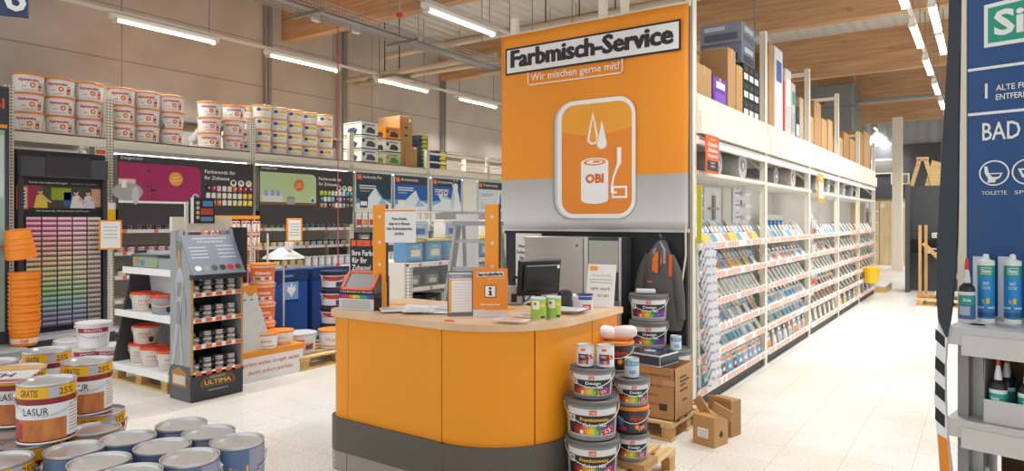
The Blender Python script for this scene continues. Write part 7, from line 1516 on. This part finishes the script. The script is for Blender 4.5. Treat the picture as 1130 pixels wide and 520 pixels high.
def nozzle_bottle():
    t = thing('nozzle_bottle', '', 'bottle'); r = .0245
    b = MB(); b.lathe([(r * .97, 0), (r, .003), (r, .105), (r * .9, .12), (r * .5, .13), (.009, .133)], mat('#26272c', .35), 24); b.build('body', t)
    b = MB(); q = r * 1.006; b.band(q, q, .012, .098, -95, 95, mat('#3f6f9c', .38), 16); b.band(q * 1.004, q * 1.004, .06, .092, -95, 95, mat('#2a9c8c', .38), 16); b.band(q * 1.004, q * 1.004, .092, .104, -95, 95, mat('#dfe4e4', .4), 16); b.band(q * 1.004, q * 1.004, .0, .012, -95, 95, mat('#d9dadc', .4), 16); b.band(q * 1.006, q * 1.006, .025, .055, -60, 20, mat('#a9bccb', .4), 8)
    b.text('Sista', 0, .072, .01, WH, bend=r * 1.02, w=.024, bold=.02); b.build('label_print', t)
    b = MB(); b.lathe([(.011, .133), (.010, .15), (.006, .175), (.005, .18)], mat('#e4e2de', .35), 16); b.build('nozzle', t)
    b = MB(); b.lathe([(.0065, .178), (.0055, .20), (.004, .215), (0, .216)], mat('#d8352a', .35), 14); b.build('red_cap', t); return t
NB = nozzle_bottle()
p = on_shelf(1067, 355.5, ZS); place(NB, p, facing(p[0], p[1]), 'black bottle with red nozzle tip standing alone on the top shelf')
# display trays on the middle shelf
for i, (x0, x1) in enumerate(((.075, .225), (.238, .388), (.40, .55))):
    t = thing('bottle_tray', 'grey cardboard tray of red tipped bottles, %s along the middle shelf' % nth(i + 1), 'tray', gl(x0, .02, zm), GR_); w_ = x1 - x0; m = mat('#c9c6c1', .55)
    b = MB(); b.box(0, w_, 0, .003, 0, .075, m); b.build('front', t)
    for x in (0, w_ - .003):
        b = MB(); P = [(0, 0), (.22, 0), (.22, .25), (.03, .25), (.003, .075), (0, .075)]; b.add([(x, y, z) for y, z in P] + [(x + .003, y, z) for y, z in P], [tuple(range(6)), tuple(range(11, 5, -1))] + [(k, 6 + k, 6 + (k + 1) % 6, (k + 1) % 6) for k in range(6)], mat('#8f8a84', .55)); b.build('side', t)
    b = MB(); b.box(0, w_, .217, .22, 0, .25, mat('#8a6a48', .6)); b.box(0, w_, 0, .22, 0, .003, m); b.build('back', t)
    for j in range(2):
        for k in range(3):
            v = gl(x0 + .035 + j * .075 + (.01 if k == 1 else 0), .02 + .032 + k * .062, zm + .0032); place(NB, v, GR_ + rnd.uniform(-.3, .3), 'red tipped black bottle, %s tray, %s column, %s row' % (nth(i + 1), ('first', 'second')[j], ('front', 'middle', 'rear')[k]), 'red tipped bottles in the grey trays')
# clear caps on the lowest shelf
b = MB(); b.lathe([(.03, 0), (.034, .005), (.034, .06), (.022, .09), (.014, .1), (.012, .115), (0, .118)], mat('#c9cac8', .12, spec=.8), 18); b.lathe([(.036, .03), (.036, .034), (.034, .036)], mat('#e2e2e0', .2), 18); bm = b.mesh('clear_dome')
for j in range(8):
    for k in range(2): inst('clear_refill_pack', bm, 'clear plastic refill dome, %s in the %s row on the lowest shelf' % (nth(j + 1), ('front', 'rear')[k]), 'refill pack', 'clear refill domes on the lowest sealant shelf', gl(.06 + j * .078, .05 + k * .085, zl), (0, 0, GR_))
# hanging aisle sign cut off at the upper corner
p = at_depth(8, 6, 5.0); t = thing('hanging_aisle_sign', 'dark blue hanging aisle sign with a big white number at the upper corner', 'sign', (p.x, p.y, p.z), R(60))
b = MB(); b.box(-.25, .125, 0, .04, -.07, .35, mat('#2c3e62', .45)); b.build('board', t); b = MB(); b.text('6', .05, -.03, .2, WH, -.002, bold=.02); b.build('number', t); b = MB(); b.tube([(-.1, .02, .35), (-.1, .02, 5.98 - p.z)], .008, GR, 6); b.build('suspension_rod', t)
